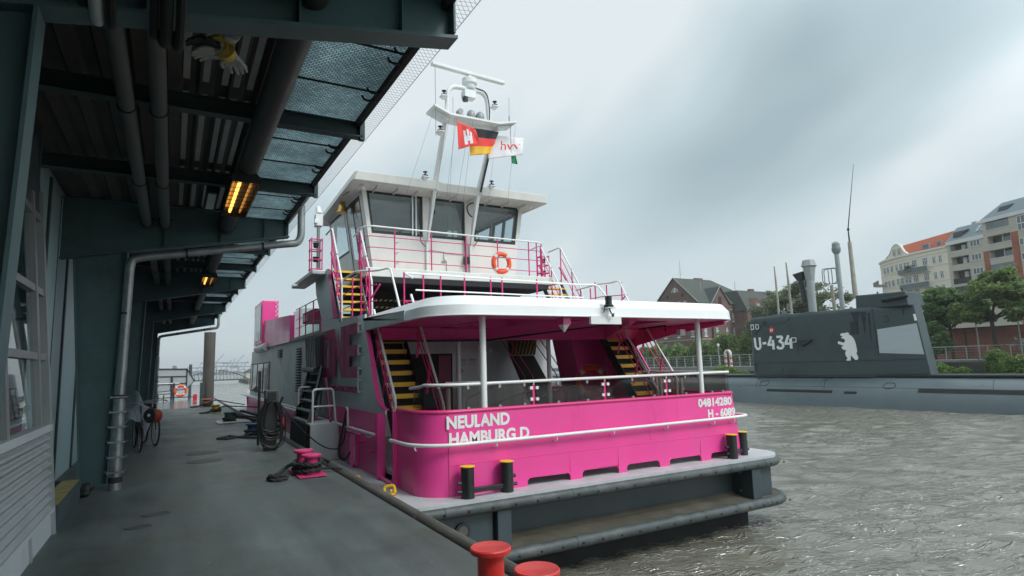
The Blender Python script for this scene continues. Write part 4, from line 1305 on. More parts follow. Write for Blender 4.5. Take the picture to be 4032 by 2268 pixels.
# side and front walls
def swall(sx, nm):
    X0 = wxl if sx < 0 else wxr
    lo = (lambda z_: (X0(z_)))
    mb = MB()
    d = .05*(1 if sx < 0 else -1)
    def strip(y0, y1, z0, z1):
        return mb.hexa([(lo(z0), y0, z0), (lo(z0)+d, y0, z0), (lo(z0)+d, y1, z0), (lo(z0), y1, z0)], [(lo(z1), y0, z1), (lo(z1)+d, y0, z1), (lo(z1)+d, y1, z1), (lo(z1), y1, z1)])
    strip(17.0, WY1, 4.02, 4.95); strip(WY0+.06, 15.45, 4.02, 6.3); strip(16.95, 17.1, 4.95, 6.3); strip(18.85, WY1, 4.95, 6.3); strip(WY0+.06, WY1, 6.2, 6.32)
    mb.build('side_wall', m_cream, fe)
    mb = MB()
    strip(15.45, 15.55, 4.05, 6.2); strip(16.15, 16.27, 4.05, 6.2); strip(16.85, 16.95, 4.05, 6.2); strip(15.55, 16.85, 6.1, 6.2); strip(15.55, 16.85, 4.05, 4.2)
    strip(17.1, 17.16, 4.95, 6.2); strip(18.78, 18.85, 4.95, 6.2); strip(17.16, 18.78, 4.95, 5.02); strip(17.16, 18.78, 6.12, 6.2); strip(15.58, 16.14, 5.0, 5.06)
    o_ = mb.build('side_window_frame', m_winframe, fe)
    d = .01
    mb = MB()
    strip(15.55, 16.15, 4.2, 6.1); strip(16.27, 16.85, 4.2, 6.1); strip(17.16, 18.78, 5.02, 6.12)
    mb.build('side_window_pane', m_winglass, o_)
swall(-1, 'l'); swall(1, 'r')
mb = MB(); wslab(mb, 4.02, 5.10, WY1, WY1+.05); wslab(mb, 6.2, 6.32, WY1, WY1+.05)
for x in (4.35, 5.4, 6.5, 7.6, 8.7): mb.box(x-.05, x+.05, WY1, WY1+.05, 5.1, 6.2)
mb.build('front_wall', m_cream, fe)
MB().box(4.35, 8.75, WY1+.02, WY1+.025, 5.1, 6.2).build('front_window_pane', m_winglass, fe)
mb = MB().box(5.0, 8.2, 17.6, 18.6, 4.02, 5.05)
mb.box(5.4, 6.0, 17.2, 17.5, 5.0, 5.5); mb.box(7.6, 8.3, 15.9, 16.5, 4.02, 5.35)
mb.build('console', m_grey, fe)
mb = MB().box(6.62, 6.75, 15.3, 15.32, 5.22, 5.42); mb.box(6.80, 6.92, 15.3, 15.32, 5.23, 5.42)
mb.build('paper_sheet', m_white, fe)
# roof with the recess for the mast between its legs
rp_ = [(3.75, 14.38), (5.93, 14.38), (6.04, 14.50), (7.18, 14.50), (7.28, 14.38), (9.40, 14.38), (9.45, 14.5), (9.25, 19.7), (3.9, 19.7), (3.70, 14.5)]
mb = MB()
mb.hexa([(x, y, 6.28) for x, y in rp_], [(x+(.06 if x < XC else -.06), y-(.05 if y < 15 else -.05), 6.50) for x, y in rp_])
mb.build('wheelhouse_roof', m_cream, fe, bevel=.012)
mb = MB().hexa([(4.0, 14.6, 6.27), (9.15, 14.6, 6.27), (9.0, 19.5, 6.27), (4.1, 19.5, 6.27)], [(4.0, 14.6, 6.278), (9.15, 14.6, 6.278), (9.0, 19.5, 6.278), (4.1, 19.5, 6.278)])
mb.build('roof_soffit', m_cream, fe)
mb = MB()
for x in np.arange(4.4, 9.0, .55): mb.box(x, x+.02, 14.6, 15.1, 6.20, 6.268)
mb.build('roof_rib', m_cream, fe)
o_ = MB().sphere((4.05, 14.75, 6.20), .06, 6).build('roof_camera', m_white, fe, smooth=True)
o_ = MB().sphere((9.05, 14.75, 6.20), .05, 6).build('roof_camera', m_white, fe, smooth=True)
mb = MB().tube(bend([(3.85, 15.3, 6.22), (3.75, 15.6, 6.18), (3.8, 16.0, 6.25)], .1), .012, 6)
mb.build('roof_hose', m_black, fe)

# ---- railings
def railing(pts, posts, zr, mids, name='railing', r_=.022):
    """white top rail, pink mid rails and pink posts along pts; heights relative"""
    o_ = MB().tube(bend([(x, y, z_+zr) for x, y, z_ in pts], .12), r_, 10).build(name, m_white, fe, smooth=True)
    mb = MB()
    for mz in mids: mb.tube(bend([(x, y, z_+mz) for x, y, z_ in pts], .10), .0115, 6)
    mb.build('mid_rail', m_pinkrail, o_, smooth=True)
    for x, y, z_ in posts: MB().cyl((x, y, z_), (x, y, z_+zr-.01), .018, n=8).build('rail_post', m_pinkrail, o_, smooth=True)
    return o_
railing([(3.95, 14.9, 4.03), (3.97, 14.42, 4.03), (4.12, 14.25, 4.03), (9.0, 14.25, 3.98), (9.22, 14.45, 3.98)],
        [(x, 14.27, 4.02) for x in (4.73, 5.715, 6.70, 7.655, 8.65)]+[(3.93, 14.6, 4.02), (8.93, 14.3, 4.0), (9.22, 14.5, 4.0)], 1.07, (.82, .54, .22), 'wheelhouse_railing')
# rails of the short upper stairs, both sides
for sgn, xa, xb in ((1, 3.27, 3.89), (-1, 9.24, 9.87)):
    n = 7
    for i in range(n):
        y, z_ = 14.42-i*.115, 3.97-i*.195
        st_ = MB().box(xa, xb, y-.01, y+.15, z_-.05, z_-.005).build('stair_tread', m_black, fe)
        MB().box(xa+.004, xb-.004, y-.016, y+.05, z_-.048, z_-.001).build('tread_nosing', m_yellow, st_)
    MB().box(xa, xb, 14.45, 15.4, 3.93, 3.96).build('stair_landing', m_black, fe)
    mb = MB()
    for k in range(5): mb.hexa([(xa+.02+k*.12, 14.44, 3.962), (xa+.08+k*.12, 14.44, 3.962), (xa+.08+k*.12, 14.445, 3.962), (xa+.02+k*.12, 14.445, 3.962)], [(xa+.06+k*.12, 14.60, 3.966), (xa+.12+k*.12, 14.60, 3.966), (xa+.12+k*.12, 14.605, 3.97), (xa+.06+k*.12, 14.605, 3.97)])
    mb.build('hazard_stripe', m_yellow, fe)
    mb = MB()
    for x in (xa-.025, xb):
        mb.hexa([(x, 14.55, 3.80), (x+.025, 14.55, 3.80), (x+.025, 13.75, 2.66), (x, 13.75, 2.66)], [(x, 14.55, 4.05), (x+.025, 14.55, 4.05), (x+.025, 13.55, 2.72), (x, 13.55, 2.72)])
    mb.build('stringer', m_grey, fe)
    for x in (xa-.02, xb+.05):
        MB().tube(bend([(x, 15.2, 5.0), (x, 14.55, 5.03), (x, 13.55, 3.62), (x, 13.5, 2.66)], .1), .022, 10).build('stair_handrail', m_white, fe, smooth=True)
        mb = MB()
        for dz in (.3, .62): mb.tube([(x, 14.50, 4.98-dz), (x, 13.55, 3.60-dz)], .012, 6)
        for y, z_ in ((14.55, 4.0), (14.0, 3.3), (13.62, 2.66)): mb.cyl((x, y, z_), (x, y, z_+1.0), .017, n=8)
        mb.bar((x, 14.3, 4.0), (x, 14.65, 4.45), .02, .035, (1, 0, 0))
        mb.build('stair_guardrail', m_pinkrail, fe, smooth=True)
    # light tower cage on the bridge wing
    xo = 3.08 if sgn > 0 else 9.98
    yo = 15.6
    mb = MB()
    for dx_, dy_ in ((-.13, -.13), (.13, -.13), (-.13, .13), (.13, .13)): mb.cyl((xo+dx_, yo+dy_, 4.0), (xo+dx_, yo+dy_, 4.95), .015, n=6)
    for z_ in (4.15, 4.40, 4.65, 4.92): mb.tube([(xo-.15, yo-.13, z_), (xo+.13, yo-.13, z_), (xo+.13, yo+.13, z_), (xo-.15, yo+.13, z_)], .011, 6, closed=True)
    cg = mb.build('lamp_cage', m_pinkrail, fe)
    mb = MB()
    for z_ in (4.35, 4.72): mb.lathe([(.05, 0), (.065, .02), (.065, .10), (.08, .11), (.08, .13), (.02, .14)], (xo, yo, z_), 12)
    mb.build('side_lamp', m_black, cg, smooth=True)
    if sgn > 0:
        mb = MB().cyl((3.14, 15.62, 4.1), (3.14, 15.62, 5.3), .04, n=12)
        mb.build('horn_post', m_grey, fe, smooth=True)
        mb = MB().box(3.06, 3.24, 15.55, 15.8, 5.30, 5.62); mb.cyl((3.15, 15.6, 5.62), (3.13, 15.65, 5.82), .09, .06, 10); mb.box(3.02, 3.1, 15.5, 15.6, 5.35, 5.45)
        mb.build('searchlight', m_white, fe, bevel=.01)
# rail along the upper deck edge behind the canopy
o_ = railing([(4.23, 11.6, 2.50), (4.07, 11.74, 2.62), (8.6, 11.74, 2.55), (9.05, 11.74, 2.58), (9.25, 11.55, 2.2)],
        [(x, 11.74, 2.64) for x in (4.09, 4.51, 4.9, 5.46, 6.1, 6.39, 7.31, 9.0)], .93, (.35,), 'upper_deck_railing', .024)
MB().tube([(4.33, 11.72, 3.20), (8.62, 11.72, 3.17)], .017, 8).build('hose_rail', m_white, fe, smooth=True)
for xa in (3.30, 9.75):
    o_ = MB().tube(bend([(xa, 13.6, 3.62), (xa, 12.6, 3.66), (xa+(.3 if xa < 5 else -.1), 11.9, 3.60), (xa+(.45 if xa < 5 else -.1), 11.6, 3.62), (xa+(.55 if xa < 5 else .05), 11.25, 2.70)], .1), .022, 10).build('side_railing', m_white, fe, smooth=True)
    mb = MB()
    for y in (13.0, 12.3, 11.7): mb.cyl((xa+.05, y, 2.66), (xa+.05, y, 3.60), .017, n=8)
    for z_ in (2.95, 3.28): mb.tube([(xa, 13.6, z_), (xa, 12.5, z_+.03), (xa+.2, 11.7, z_)], .0115, 6)
    mb.bar((xa+.1, 12.6, 2.7), (xa+.3, 11.8, 3.3), .02, .035, (1, 0, 0))
    mb.build('rail_post', m_pinkrail, o_)

# ---- mast
mast_legs = []
for xb, xt in ((5.92, 5.86), (7.22, 7.26)):
    mb = MB()
    mb.hexa([(xb-.028, 15.00, 5.0), (xb+.028, 15.00, 5.0), (xb+.028, 15.10, 5.0), (xb-.028, 15.10, 5.0)], [(xb-.05, 14.46, 6.3), (xb+.05, 14.46, 6.3), (xb+.05, 14.66, 6.3), (xb-.05, 14.66, 6.3)])
    mb.hexa([(xb-.05, 14.46, 6.3), (xb+.05, 14.46, 6.3), (xb+.05, 14.66, 6.3), (xb-.05, 14.66, 6.3)], [(xt-.042, 13.52, 7.92), (xt+.042, 13.52, 7.92), (xt+.042, 13.65, 7.92), (xt-.042, 13.65, 7.92)])
    mb.box(xb-.03, xb+.03, 15.06, 15.14, 4.05, 5.0)
    mast_legs.append(mb.build('mast_leg', m_white, fe, bevel=.01))
mb = MB()
mb.bar((7.22, 14.36, 6.35), (7.25, 13.52, 7.8), .05, .02); mb.tube(bend([(7.3, 14.95, 6.1), (7.36, 14.9, 5.75), (7.1, 14.9, 5.8), (7.05, 14.95, 6.1), (7.25, 14.9, 6.2)], .15), .02, 8)
mb.tube([(7.05, 15.08, 5.2), (7.08, 15.08, 4.1)], .028, 8); mb.box(7.0, 7.16, 15.02, 15.1, 4.45, 4.65)
mb.tube(bend([(6.05, 15.0, 6.0), (6.1, 14.95, 5.8), (6.03, 15.0, 5.7)], .05), .02, 8)
mb.tube(bend([(7.32, 15.05, 5.6), (7.48, 15.0, 5.2), (7.3, 15.05, 4.95)], .1), .012, 6)
mb.tube(bend([(5.75, 15.05, 5.2), (5.68, 15.02, 5.0), (5.85, 15.05, 4.85)], .08), .012, 6)
mb.build('mast_cable', m_black, fe, smooth=True)
mb = MB()
pf = [(5.40, 8.02), (5.82, 7.86), (7.20, 7.86), (7.75, 8.0)]
for (xa, za), (xb, zb_) in zip(pf[:-1], pf[1:]):
    mb.hexa([(xa, 13.15, za), (xb, 13.15, zb_), (xb, 13.75, zb_), (xa, 13.75, za)], [(xa, 13.15, za+.05), (xb, 13.15, zb_+.05), (xb, 13.75, zb_+.05), (xa, 13.75, za+.05)])
mp_ = mb.build('mast_platform', m_white, fe)
mb = MB()
mb.hexa([(5.45, 13.3, 7.99), (5.82, 13.3, 7.76), (5.82, 13.5, 7.76), (5.45, 13.5, 7.99)], [(5.40, 13.3, 8.01), (5.85, 13.3, 7.86), (5.85, 13.5, 7.86), (5.40, 13.5, 8.01)])
mb.hexa([(7.26, 13.3, 7.76), (7.65, 13.3, 7.96), (7.65, 13.5, 7.96), (7.26, 13.5, 7.76)], [(7.22, 13.3, 7.86), (7.72, 13.3, 7.98), (7.72, 13.5, 7.98), (7.22, 13.5, 7.86)])
mb.build('platform_gusset', m_white, mp_)
MB().tube(bend([(5.91, 13.6, 7.9), (5.95, 13.6, 8.86), (7.08, 13.6, 8.88), (7.16, 13.6, 7.9)], .30, 8), .062, 12).build('mast_arch', m_white, fe, smooth=True)
MB().tube(bend([(6.72, 13.53, 8.92), (7.05, 13.53, 8.88), (7.13, 13.53, 8.5), (7.12, 13.53, 7.95)], .25, 8), .014, 6).build('arch_cable', m_black, fe)
ra = MB().lathe([(.13, .0), (.15, .03), (.15, .10), (.20, .14), (.20, .27), (.13, .31), (.06, .33), (.06, .38)], (6.58, 13.6, 8.88), 16).build('radar_base', m_white, fe, smooth=True)
MB().bar((5.47, 13.50, 9.30), (7.68, 13.70, 9.33), .14, .085).build('radar_scanner', m_white, ra, bevel=.01)
mb = MB().box(6.40, 6.72, 13.5, 13.75, 8.62, 8.82)
mb.build('arch_bracket', m_white, fe)
mb = MB().lathe([(.075, 0), (.075, .07), (.05, .08), (.05, .12), (.02, .13)], (6.42, 13.55, 8.50), 10)
for dx_ in (-.07, .07): mb.cyl((6.42+dx_, 13.55, 8.48), (6.42+dx_, 13.55, 8.64), .01, n=6)
mb.build('arch_lamp', m_black, fe, smooth=True)
def navlamp(x, y, z_, side):
    o_ = MB().hexa([(x-.09, y-.09, z_-.02), (x+.09, y-.09, z_-.02), (x+.09, y+.12, z_-.02), (x-.09, y+.12, z_-.02)], [(x-.09, y-.09, z_), (x+.09, y-.09, z_), (x+.09, y+.12, z_), (x-.09, y+.12, z_)])
    o_.hexa([(x-.02, y, z_-.10), (x+.02, y, z_-.10), (x+.02, y+.05, z_-.10), (x-.02, y+.05, z_-.10)], [(x-.08, y-.05, z_-.02), (x+.08, y-.05, z_-.02), (x+.08, y+.1, z_-.02), (x-.08, y+.1, z_-.02)])
    o_ = o_.build('lamp_shelf', m_white, fe)
    MB().lathe([(.075, 0), (.075, .04), (.045, .055), (.045, .06), (.02, .065), (.018, .11), (.06, .12), (.06, .135), (.01, .14)], (x, y, z_), 12).build('navigation_lamp', m_black, o_, smooth=True)
for q in ((5.80, 13.5, 8.50), (7.27, 13.5, 8.50), (5.66, 13.45, 7.50), (5.46, 14.0, 6.45), (7.38, 14.0, 6.45)): navlamp(*q, 1)
mb = MB()
for x in (6.58, 6.84): mb.sphere((x, 13.55, 8.11), .16, 8, (.75, .8, 1.05))
mb.cyl((6.58, 13.5, 7.9), (6.58, 13.5, 8.0), .06, n=10); mb.cyl((6.84, 13.5, 7.9), (6.84, 13.5, 8.0), .06, n=10)
mb.build('search_lamp', m_grey, fe, smooth=True)
mb = MB().cyl((6.22, 13.4, 8.13), (6.22, 13.55, 8.13), .075, n=12); mb.tube(bend([(6.22, 13.5, 8.08), (6.22, 13.5, 7.92)], .02), .012, 6); mb.tube(bend([(6.3, 13.5, 7.92), (6.36, 13.5, 8.08), (6.30, 13.5, 8.1)], .03), .008, 6)
mb.build('horn', m_grey, fe, smooth=True)
mb = MB()
mb.cyl((7.59, 13.3, 8.03), (7.59, 13.3, 8.2), .018, n=8); mb.cyl((7.59, 13.3, 8.2), (7.60, 13.3, 8.72), .007, n=6)
mb.cyl((5.48, 13.3, 7.3), (5.48, 13.3, 9.12), .009, n=6)
for x in (6.0, 6.98): mb.cyl((x, 13.4, 7.92), (x, 13.4, 8.45), .007, n=6)
mb.cyl((7.62, 13.3, 7.2), (7.62, 13.3, 8.0), .010, n=6)
mb.build('whip_antenna', m_grey, fe)
mb = MB()
for xa, xb, yb, zb_ in ((5.42, 5.1, 14.5, 6.0), (5.86, 5.75, 14.6, 5.2), (6.05, 6.10, 14.4, 5.4), (6.42, 6.38, 14.4, 5.4), (5.98, 6.2, 14.4, 4.95), (7.75, 7.95, 14.4, 5.2), (7.2, 7.35, 14.4, 5.3), (6.5, 6.55, 14.4, 5.0)):
    mb.tube([(xa, 13.25, 7.95), (xb, yb, zb_)], .0035, 4)
mb.build('halyard', m_grey, fe)

# small fittings on the aft wheelhouse wall
mb = MB()
for z_ in (4.35, 4.62, 4.90): mb.tube([(5.02, 15.14, z_), (5.12, 15.10, z_+.03)], .008, 6)
mb.tube(bend([(5.95, 15.13, 4.78), (6.45, 15.13, 4.75), (6.5, 15.13, 4.72), (7.0, 15.13, 4.72)], .04), .008, 6)
mb.tube(bend([(6.42, 15.13, 4.72), (6.42, 15.13, 4.55), (6.5, 15.13, 4.5), (6.5, 15.13, 4.12), (6.9, 15.13, 4.1)], .04), .009, 6)
mb.box(6.36, 6.48, 15.12, 15.14, 4.46, 4.50)
mb.build('wall_conduit', m_grey, fe)

# ---- cabin forward of the screen
cab = [(3.30, 15.1), (3.30, 32.0), (3.45, 33.4), (4.1, 34.6), (9.0, 34.6), (9.7, 33.4), (9.85, 32.0), (9.85, 15.1)]
mb = MB()
mb.hexa([(x, y, .40) for x, y in cab], [(x+(.05 if x < XC else -.05), y, 2.58) for x, y in cab])
mb.build('cabin_wall', m_silverl, fe)
mb = MB().hexa([(3.22, 33.0, .42), (3.26, 16, .42), (9.85, 16, .42), (9.85, 33.0, .42), (9.0, 36.0, .55), (3.6, 36.0, .55)],
               [(3.22, 33.0, .5), (3.26, 16, .5), (9.85, 16, .5), (9.85, 33.0, .5), (9.0, 36.0, .63), (3.6, 36.0, .63)])
mb.build('cabin_ledge', m_white, fe)
mb = MB().hexa([(3.24, 32.0, -.9), (9.9, 32.0, -.9), (8.2, 36.4, -.9), (4.6, 36.4, -.9)], [(3.16, 32.0, .44), (9.9, 32.0, .44), (9.0, 36.5, .58), (3.45, 36.0, .58)])
mb.build('bow_side', m_pink, fe)
MB().tube([(3.14, 16.4, .46), (3.14, 34.5, .50)], .03, 8).build('side_rail', m_white, fe)
mb = MB()
for y0, y1 in ((25.4, 27.1), (27.35, 29.1), (29.35, 31.0), (31.15, 32.0), (32.1, 33.2)):
    x0 = 3.30 if y1 < 32.05 else 3.30+.15*(y0-32.0)/1.4
    x1 = 3.30 if y1 < 32.05 else 3.30+.15*(y1-32.0)/1.4
    w_ = MB().hexa([(x0-.012, y0, .72), (x1-.012, y1, .72), (x1+.05, y1, .72), (x0+.05, y0, .72)], [(x0+.02, y0, 2.0), (x1+.02, y1, 2.0), (x1+.09, y1, 2.0), (x0+.09, y0, 2.0)]).build('cabin_window', m_winframe, fe)
    MB().hexa([(x0-.020, y0+.08, .78), (x1-.020, y1-.08, .78), (x1-.010, y1-.08, .78), (x0-.010, y0+.08, .78)], [(x0+.012, y0+.08, 1.94), (x1+.012, y1-.08, 1.94), (x1+.022, y1-.08, 1.94), (x0+.022, y0+.08, 1.94)]).build('window_pane', M('cabin_window_glass', (.10, .13, .135), .05, var=.1, spec=1.), w_)
mb = MB()
for k in range(17):
    z_ = .98+k*.079
    mb.box(3.27+.02*(z_-.4)/2.2, 3.32, 18.75, 19.45, z_, z_+.035)
mb.build('louvre_slat', m_blackmat, fe)
mb = MB()
for k in range(5):
    z_ = 2.10+k*.06
    mb.box(3.28, 3.335, 22.5, 23.2, z_, z_+.03)
mb.build('louvre_slat', m_blackmat, fe)
mb = MB().bar((3.305, 23.4, 2.1), (3.28, 19.6, .45), .012, .02)
mb.build('panel_seam', m_silverl, fe)
MB().box(3.28, 3.305, 15.9, 17.6, .6, 2.25).build('door_panel', m_silver, fe)
# pink bridge-front boxes, deck machinery and rail on the cabin roof
mb = MB().box(3.2, 3.86, 27.2, 29.9, 2.78, 4.62)
bo = mb.build('display_box', m_pink, fe, bevel=.03)
bo['label'] = 'tall pink display box on the cabin roof'
MB().box(3.18, 3.21, 27.5, 29.6, 2.95, 4.45).build('display_screen', M('grey_display_glass', (.16, .19, .20), .15, var=.2, vs=1.5), bo)
mb = MB()
for k in range(3): mb.tube([(3.72, 27.19, 4.55-k*.2), (3.84, 27.19, 4.45-k*.2), (3.72, 27.19, 4.35-k*.2)], .014, 5)
mb.build('box_lacing', m_white, bo)
mb = MB().hexa([(3.28, 20.6, 2.55), (3.42, 20.6, 2.55), (3.42, 27.1, 2.6), (3.28, 27.1, 2.6)], [(3.28, 20.6, 3.42), (3.42, 20.6, 3.42), (3.42, 27.1, 3.75), (3.28, 27.1, 3.75)])
mb.build('roof_bulwark', m_pink, fe)
mb = MB().cyl((3.3, 26.2, 2.62), (3.3, 29.4, 2.62), .17, n=14)
mb.build('raft_canister', m_white, fe, smooth=True)
mb = MB().box(3.5, 3.95, 17.8, 19.6, 3.05, 3.38); mb.cyl((3.8, 18.2, 2.58), (3.8, 18.2, 3.0), .08, n=10); mb.box(4.3, 5.6, 19.0, 21, 2.6, 3.35)
ob = mb.build('deck_crane', m_logo, fe)
MB().box(3.47, 3.5, 18.9, 19.5, 3.1, 3.3).build('crane_sign', m_white, ob)
railing([(3.35, 19.9, 2.58), (3.35, 18.9, 2.58), (3.35, 15.7, 2.58)], [(3.35, y, 2.58) for y in (19.3, 18.3, 17.2, 16.2, 15.7)], .95, (.35, .62), 'roof_railing', .016)
mb = MB().box(5.5, 7.5, 24.5, 25.5, 3.6, 4.55); mb.box(4.6, 6.4, 26, 28, 2.6, 4.2)
mb.build('roof_screen', M('pale_green_glass', (.36, .52, .50), .2, var=.1), fe)

# ---- mooring bitts on the aft deck: part of the ferry
def bitts(xa, xb, ya, yb):
    o_ = MB().bar((xa, ya, ZD+.10), (xb, yb, ZD+.10), .07, .07).build('bitt_base', m_black, fe, bevel=.01)
    for x, y in ((xa, ya), (xb, yb)):
        q = MB().lathe([(.098, .0), (.098, .43), (.085, .44)], (x, y, ZD+.002), 20).build('bitt_post', m_black, o_, smooth=True)
        MB().lathe([(.110, .44), (.110, .452), (.06, .456)], (x, y, ZD+.002), 20).build('bitt_cap', m_yellow, o_, smooth=True)
    mb = MB()
    for x, y, s_ in ((xa, ya, -1), (xb, yb, 1)):
        mb.cyl((x, y, ZD+.10), (x+s_*.17, y+.0, ZD+.10), .026, n=8); mb.cyl((x, y, ZD+.22), (x+s_*.15, y+.02, ZD+.22), .03, n=8)
    mb.build('bitt_horn', m_black, o_)
bitts(3.80, 4.48, 8.19, 8.24)
bitts(9.42, 9.92, 8.24, 8.42)
# yellow hooks and straps on the side deck
for x, y, lb in ((2.62, 10.25, ''), (2.85, 9.15, '')):
    o_ = MB().tube(bend([(x, y, ZD+.02), (x+.02, y+.02, ZD+.12), (x+.14, y-.05, ZD+.14), (x+.14, y-.12, ZD+.04)], .04), .024, 8)
    o_.tube(bend([(x+.14, y-.10, ZD+.02), (x+.06, y-.16, ZD+.03), (x+.05, y-.2, ZD+.10)], .04), .018, 8)
    o_.build('deck_cleat', m_yellow, fe, smooth=True)

# ================================================================ things carried by the ferry
def lifebuoy(c, R_, r_, nrm, lb, group=None):
    t_ = thing('lifebuoy', lb, 'lifebuoy', c, group=group)
    MB().torus(c, R_, r_, nrm, 32, 10).build('ring', m_orange, t_, smooth=True)
    for k in range(4):
        MB().torus(c, R_, r_*1.03, nrm, 3, 10, 45+k*90-9, 45+k*90+9).build('reflective_band', m_reflect, t_, smooth=True)
    mb = MB()
    w = Vector(nrm).normalized(); u = Vector((0, 0, 1)); u = (u-w*u.dot(w)).normalized(); v = w.cross(u)
    pts = []
    for k in range(40):
        a_ = 2*math.pi*k/40
        rr_ = R_+r_*1.05+.02*abs(math.sin(a_*2))
        pts.append(Vector(c)+(u*math.cos(a_)+v*math.sin(a_))*rr_)
    mb.tube(pts, .006, 5, closed=True)
    mb.build('grab_line', m_reflect, t_)
    return t_
lifebuoy((7.72, 14.19, 4.37), .245, .062, (0, 1, 0), 'orange lifebuoy hung on the wheelhouse rail of the ferry', 'orange lifebuoys')
lifebuoy((9.05, 12.1, 1.15), .33, .07, (.75, .66, 0), 'orange lifebuoy on the dark pink stair casing behind the glass rail', 'orange lifebuoys')
bl = thing('ship_bell', 'brass bell hanging under the wheelhouse roof corner', 'bell', (3.98, 16.6, 6.0))
MB().lathe([(.01, .29), (.07, .28), (.095, .24), (.105, .14), (.125, .06), (.165, .0), (.16, -.01)], (3.98, 16.6, 5.98), 20).build('bell_body', m_brass, bl, smooth=True)
MB().cyl((3.98, 16.6, 5.72), (3.98, 16.6, 6.0), .012, n=6).build('bell_rope', m_reflect, bl)
MB().cyl((3.98, 16.6, 6.25), (3.98, 16.6, 6.29), .03, n=8).build('bell_hanger', m_grey, bl)

# flags on the halyards
def cloth(nm, cols, corners, nu, nv, colf, lb, amp=.035, ph=0.):
    """waving cloth between four corners (hoist top, fly top, fly bottom, hoist bottom)"""
    t_ = thing(nm, lb, 'flag', corners[0], group='flags on the mast halyards')
    a_, b_, c_, d_ = [Vector(p) for p in corners]
    def Fm(u, v, off=0.):
        p = (a_*(1-u)+b_*u)*(1-v)+(d_*(1-u)+c_*u)*v
        w = math.sin(u*7.5+v*2.2+ph)*amp*(.25+u)+math.sin(u*13-v*5+ph)*amp*.35*u
        return p+Vector((.25*w, w+off, .30*w))
    mb = MB()
    for i in range(nu):
        for j in range(nv):
            mb.cur = colf((i+.5)/nu, (j+.5)/nv)
            mb.poly([Fm(i/nu, j/nv), Fm((i+1)/nu, j/nv), Fm((i+1)/nu, (j+1)/nv), Fm(i/nu, (j+1)/nv)])
    o_ = mb.build('cloth', cols, t_, smooth=True)
    me = o_.data
    bm_ = bmesh.new(); bm_.from_mesh(me); bmesh.ops.remove_doubles(bm_, verts=bm_.verts, dist=1e-5); bm_.to_mesh(me); bm_.free()
    md = o_.modifiers.new('solid', 'SOLIDIFY'); md.thickness = .004
    return t_, Fm
fr_ = M('flag_red', (.80, .075, .065), .8, var=.08, vs=4)
fw_ = M('flag_white', (.80, .78, .80), .8, var=.05, vs=4)
fk_ = M('flag_black', (.018, .022, .026), .8, var=.1)
fg_ = M('flag_gold', (.85, .50, .05), .8, var=.08)
fgr = M('flag_green', (.02, .22, .10), .8, var=.1)
def castle(u, v):
    x, y = (u-.50)/.23, (v-.52)/.36
    if abs(x) > 1 or abs(y) > 1: return 0
    if y > -.05: return 1 if (abs(x) < .92 and not (abs(x) < .2 and y > .55)) else 0
    if abs(x) < .24: return 1 if y > -.95 else 0
    if .45 < abs(x) < .92: return 1 if y > -.68 else 0
    return 0
cloth('flag', [fr_, fw_], [(5.99, 13.15, 7.71), (6.50, 13.10, 7.56), (6.60, 13.10, 7.22), (6.02, 13.15, 6.98)], 40, 26, castle, 'red flag with white castle, leftmost on the mast', .05)
cloth('flag', [fk_, fr_, fg_], [(6.43, 13.30, 7.68), (7.27, 13.28, 7.70), (6.96, 13.28, 7.05), (6.41, 13.30, 6.93)], 24, 18, lambda u, v: int(min(2, v*3)), 'black, red and gold striped flag between the red and white flags', .045, 1.)
t_, Fm = cloth('flag', [fw_], [(7.02, 13.5, 7.66), (8.13, 13.48, 7.74), (8.05, 13.48, 7.26), (7.03, 13.5, 6.99)], 28, 16, lambda u, v: 0, 'white flag with red lettering, right of the striped flag', .04, 2.2)
text('flag_lettering', 'hvv', fr_, t_, (0, 0, 0), (1, 0, 0), (0, 0, 1), .44, .56, .5, bold=.0, warp=lambda x, z_, d: Fm(.36+x, .66-z_*.98, -.006-.003*d))
cloth('pennant', [fgr], [(7.73, 13.5, 7.22), (7.88, 13.5, 7.24), (7.92, 13.5, 6.98), (7.74, 13.5, 6.98)], 8, 8, lambda u, v: 0, 'small dark green pennant below the white flag', .03, .5)

# ================================================================ PIER FURNITURE
m_rope = M('dark_mooring_rope', (.030, .033, .033), .9, var=.3, vs=20, bump=.6, bs=90)
m_cable = M('black_cable', (.014, .015, .016), .5, var=.2)

def rope(pts, r_=.028, twist=True):
    """laid rope: three strands wound round the line"""
    P = [Vector(p) for p in pts]
    # resample
    seg = [0]
    for i in range(1, len(P)): seg.append(seg[-1]+(P[i]-P[i-1]).length)
    Ltot = seg[-1]; n = max(8, int(Ltot/.018))
    Q = []
    j = 0
    for i in range(n+1):
        s_ = Ltot*i/n
        while j < len(P)-2 and seg[j+1] < s_: j += 1
        f_ = (s_-seg[j])/max(1e-6, seg[j+1]-seg[j])
        Q.append(P[j]*(1-f_)+P[j+1]*f_)
    mb = MB()
    for k in range(3):
        pts2 = []
        for i, q in enumerate(Q):
            d = (Q[min(n, i+1)]-Q[max(0, i-1)]).normalized()
            u = Vector((0, 0, 1)) if abs(d.z) < .9 else Vector((1, 0, 0))
            u = (u-d*u.dot(d)).normalized(); w = d.cross(u)
            a_ = 2*math.pi*k/3+i*.42
            pts2.append(q+(u*math.cos(a_)+w*math.sin(a_))*r_*.5)
        mb.tube(pts2, r_*.58, 5)
    return mb

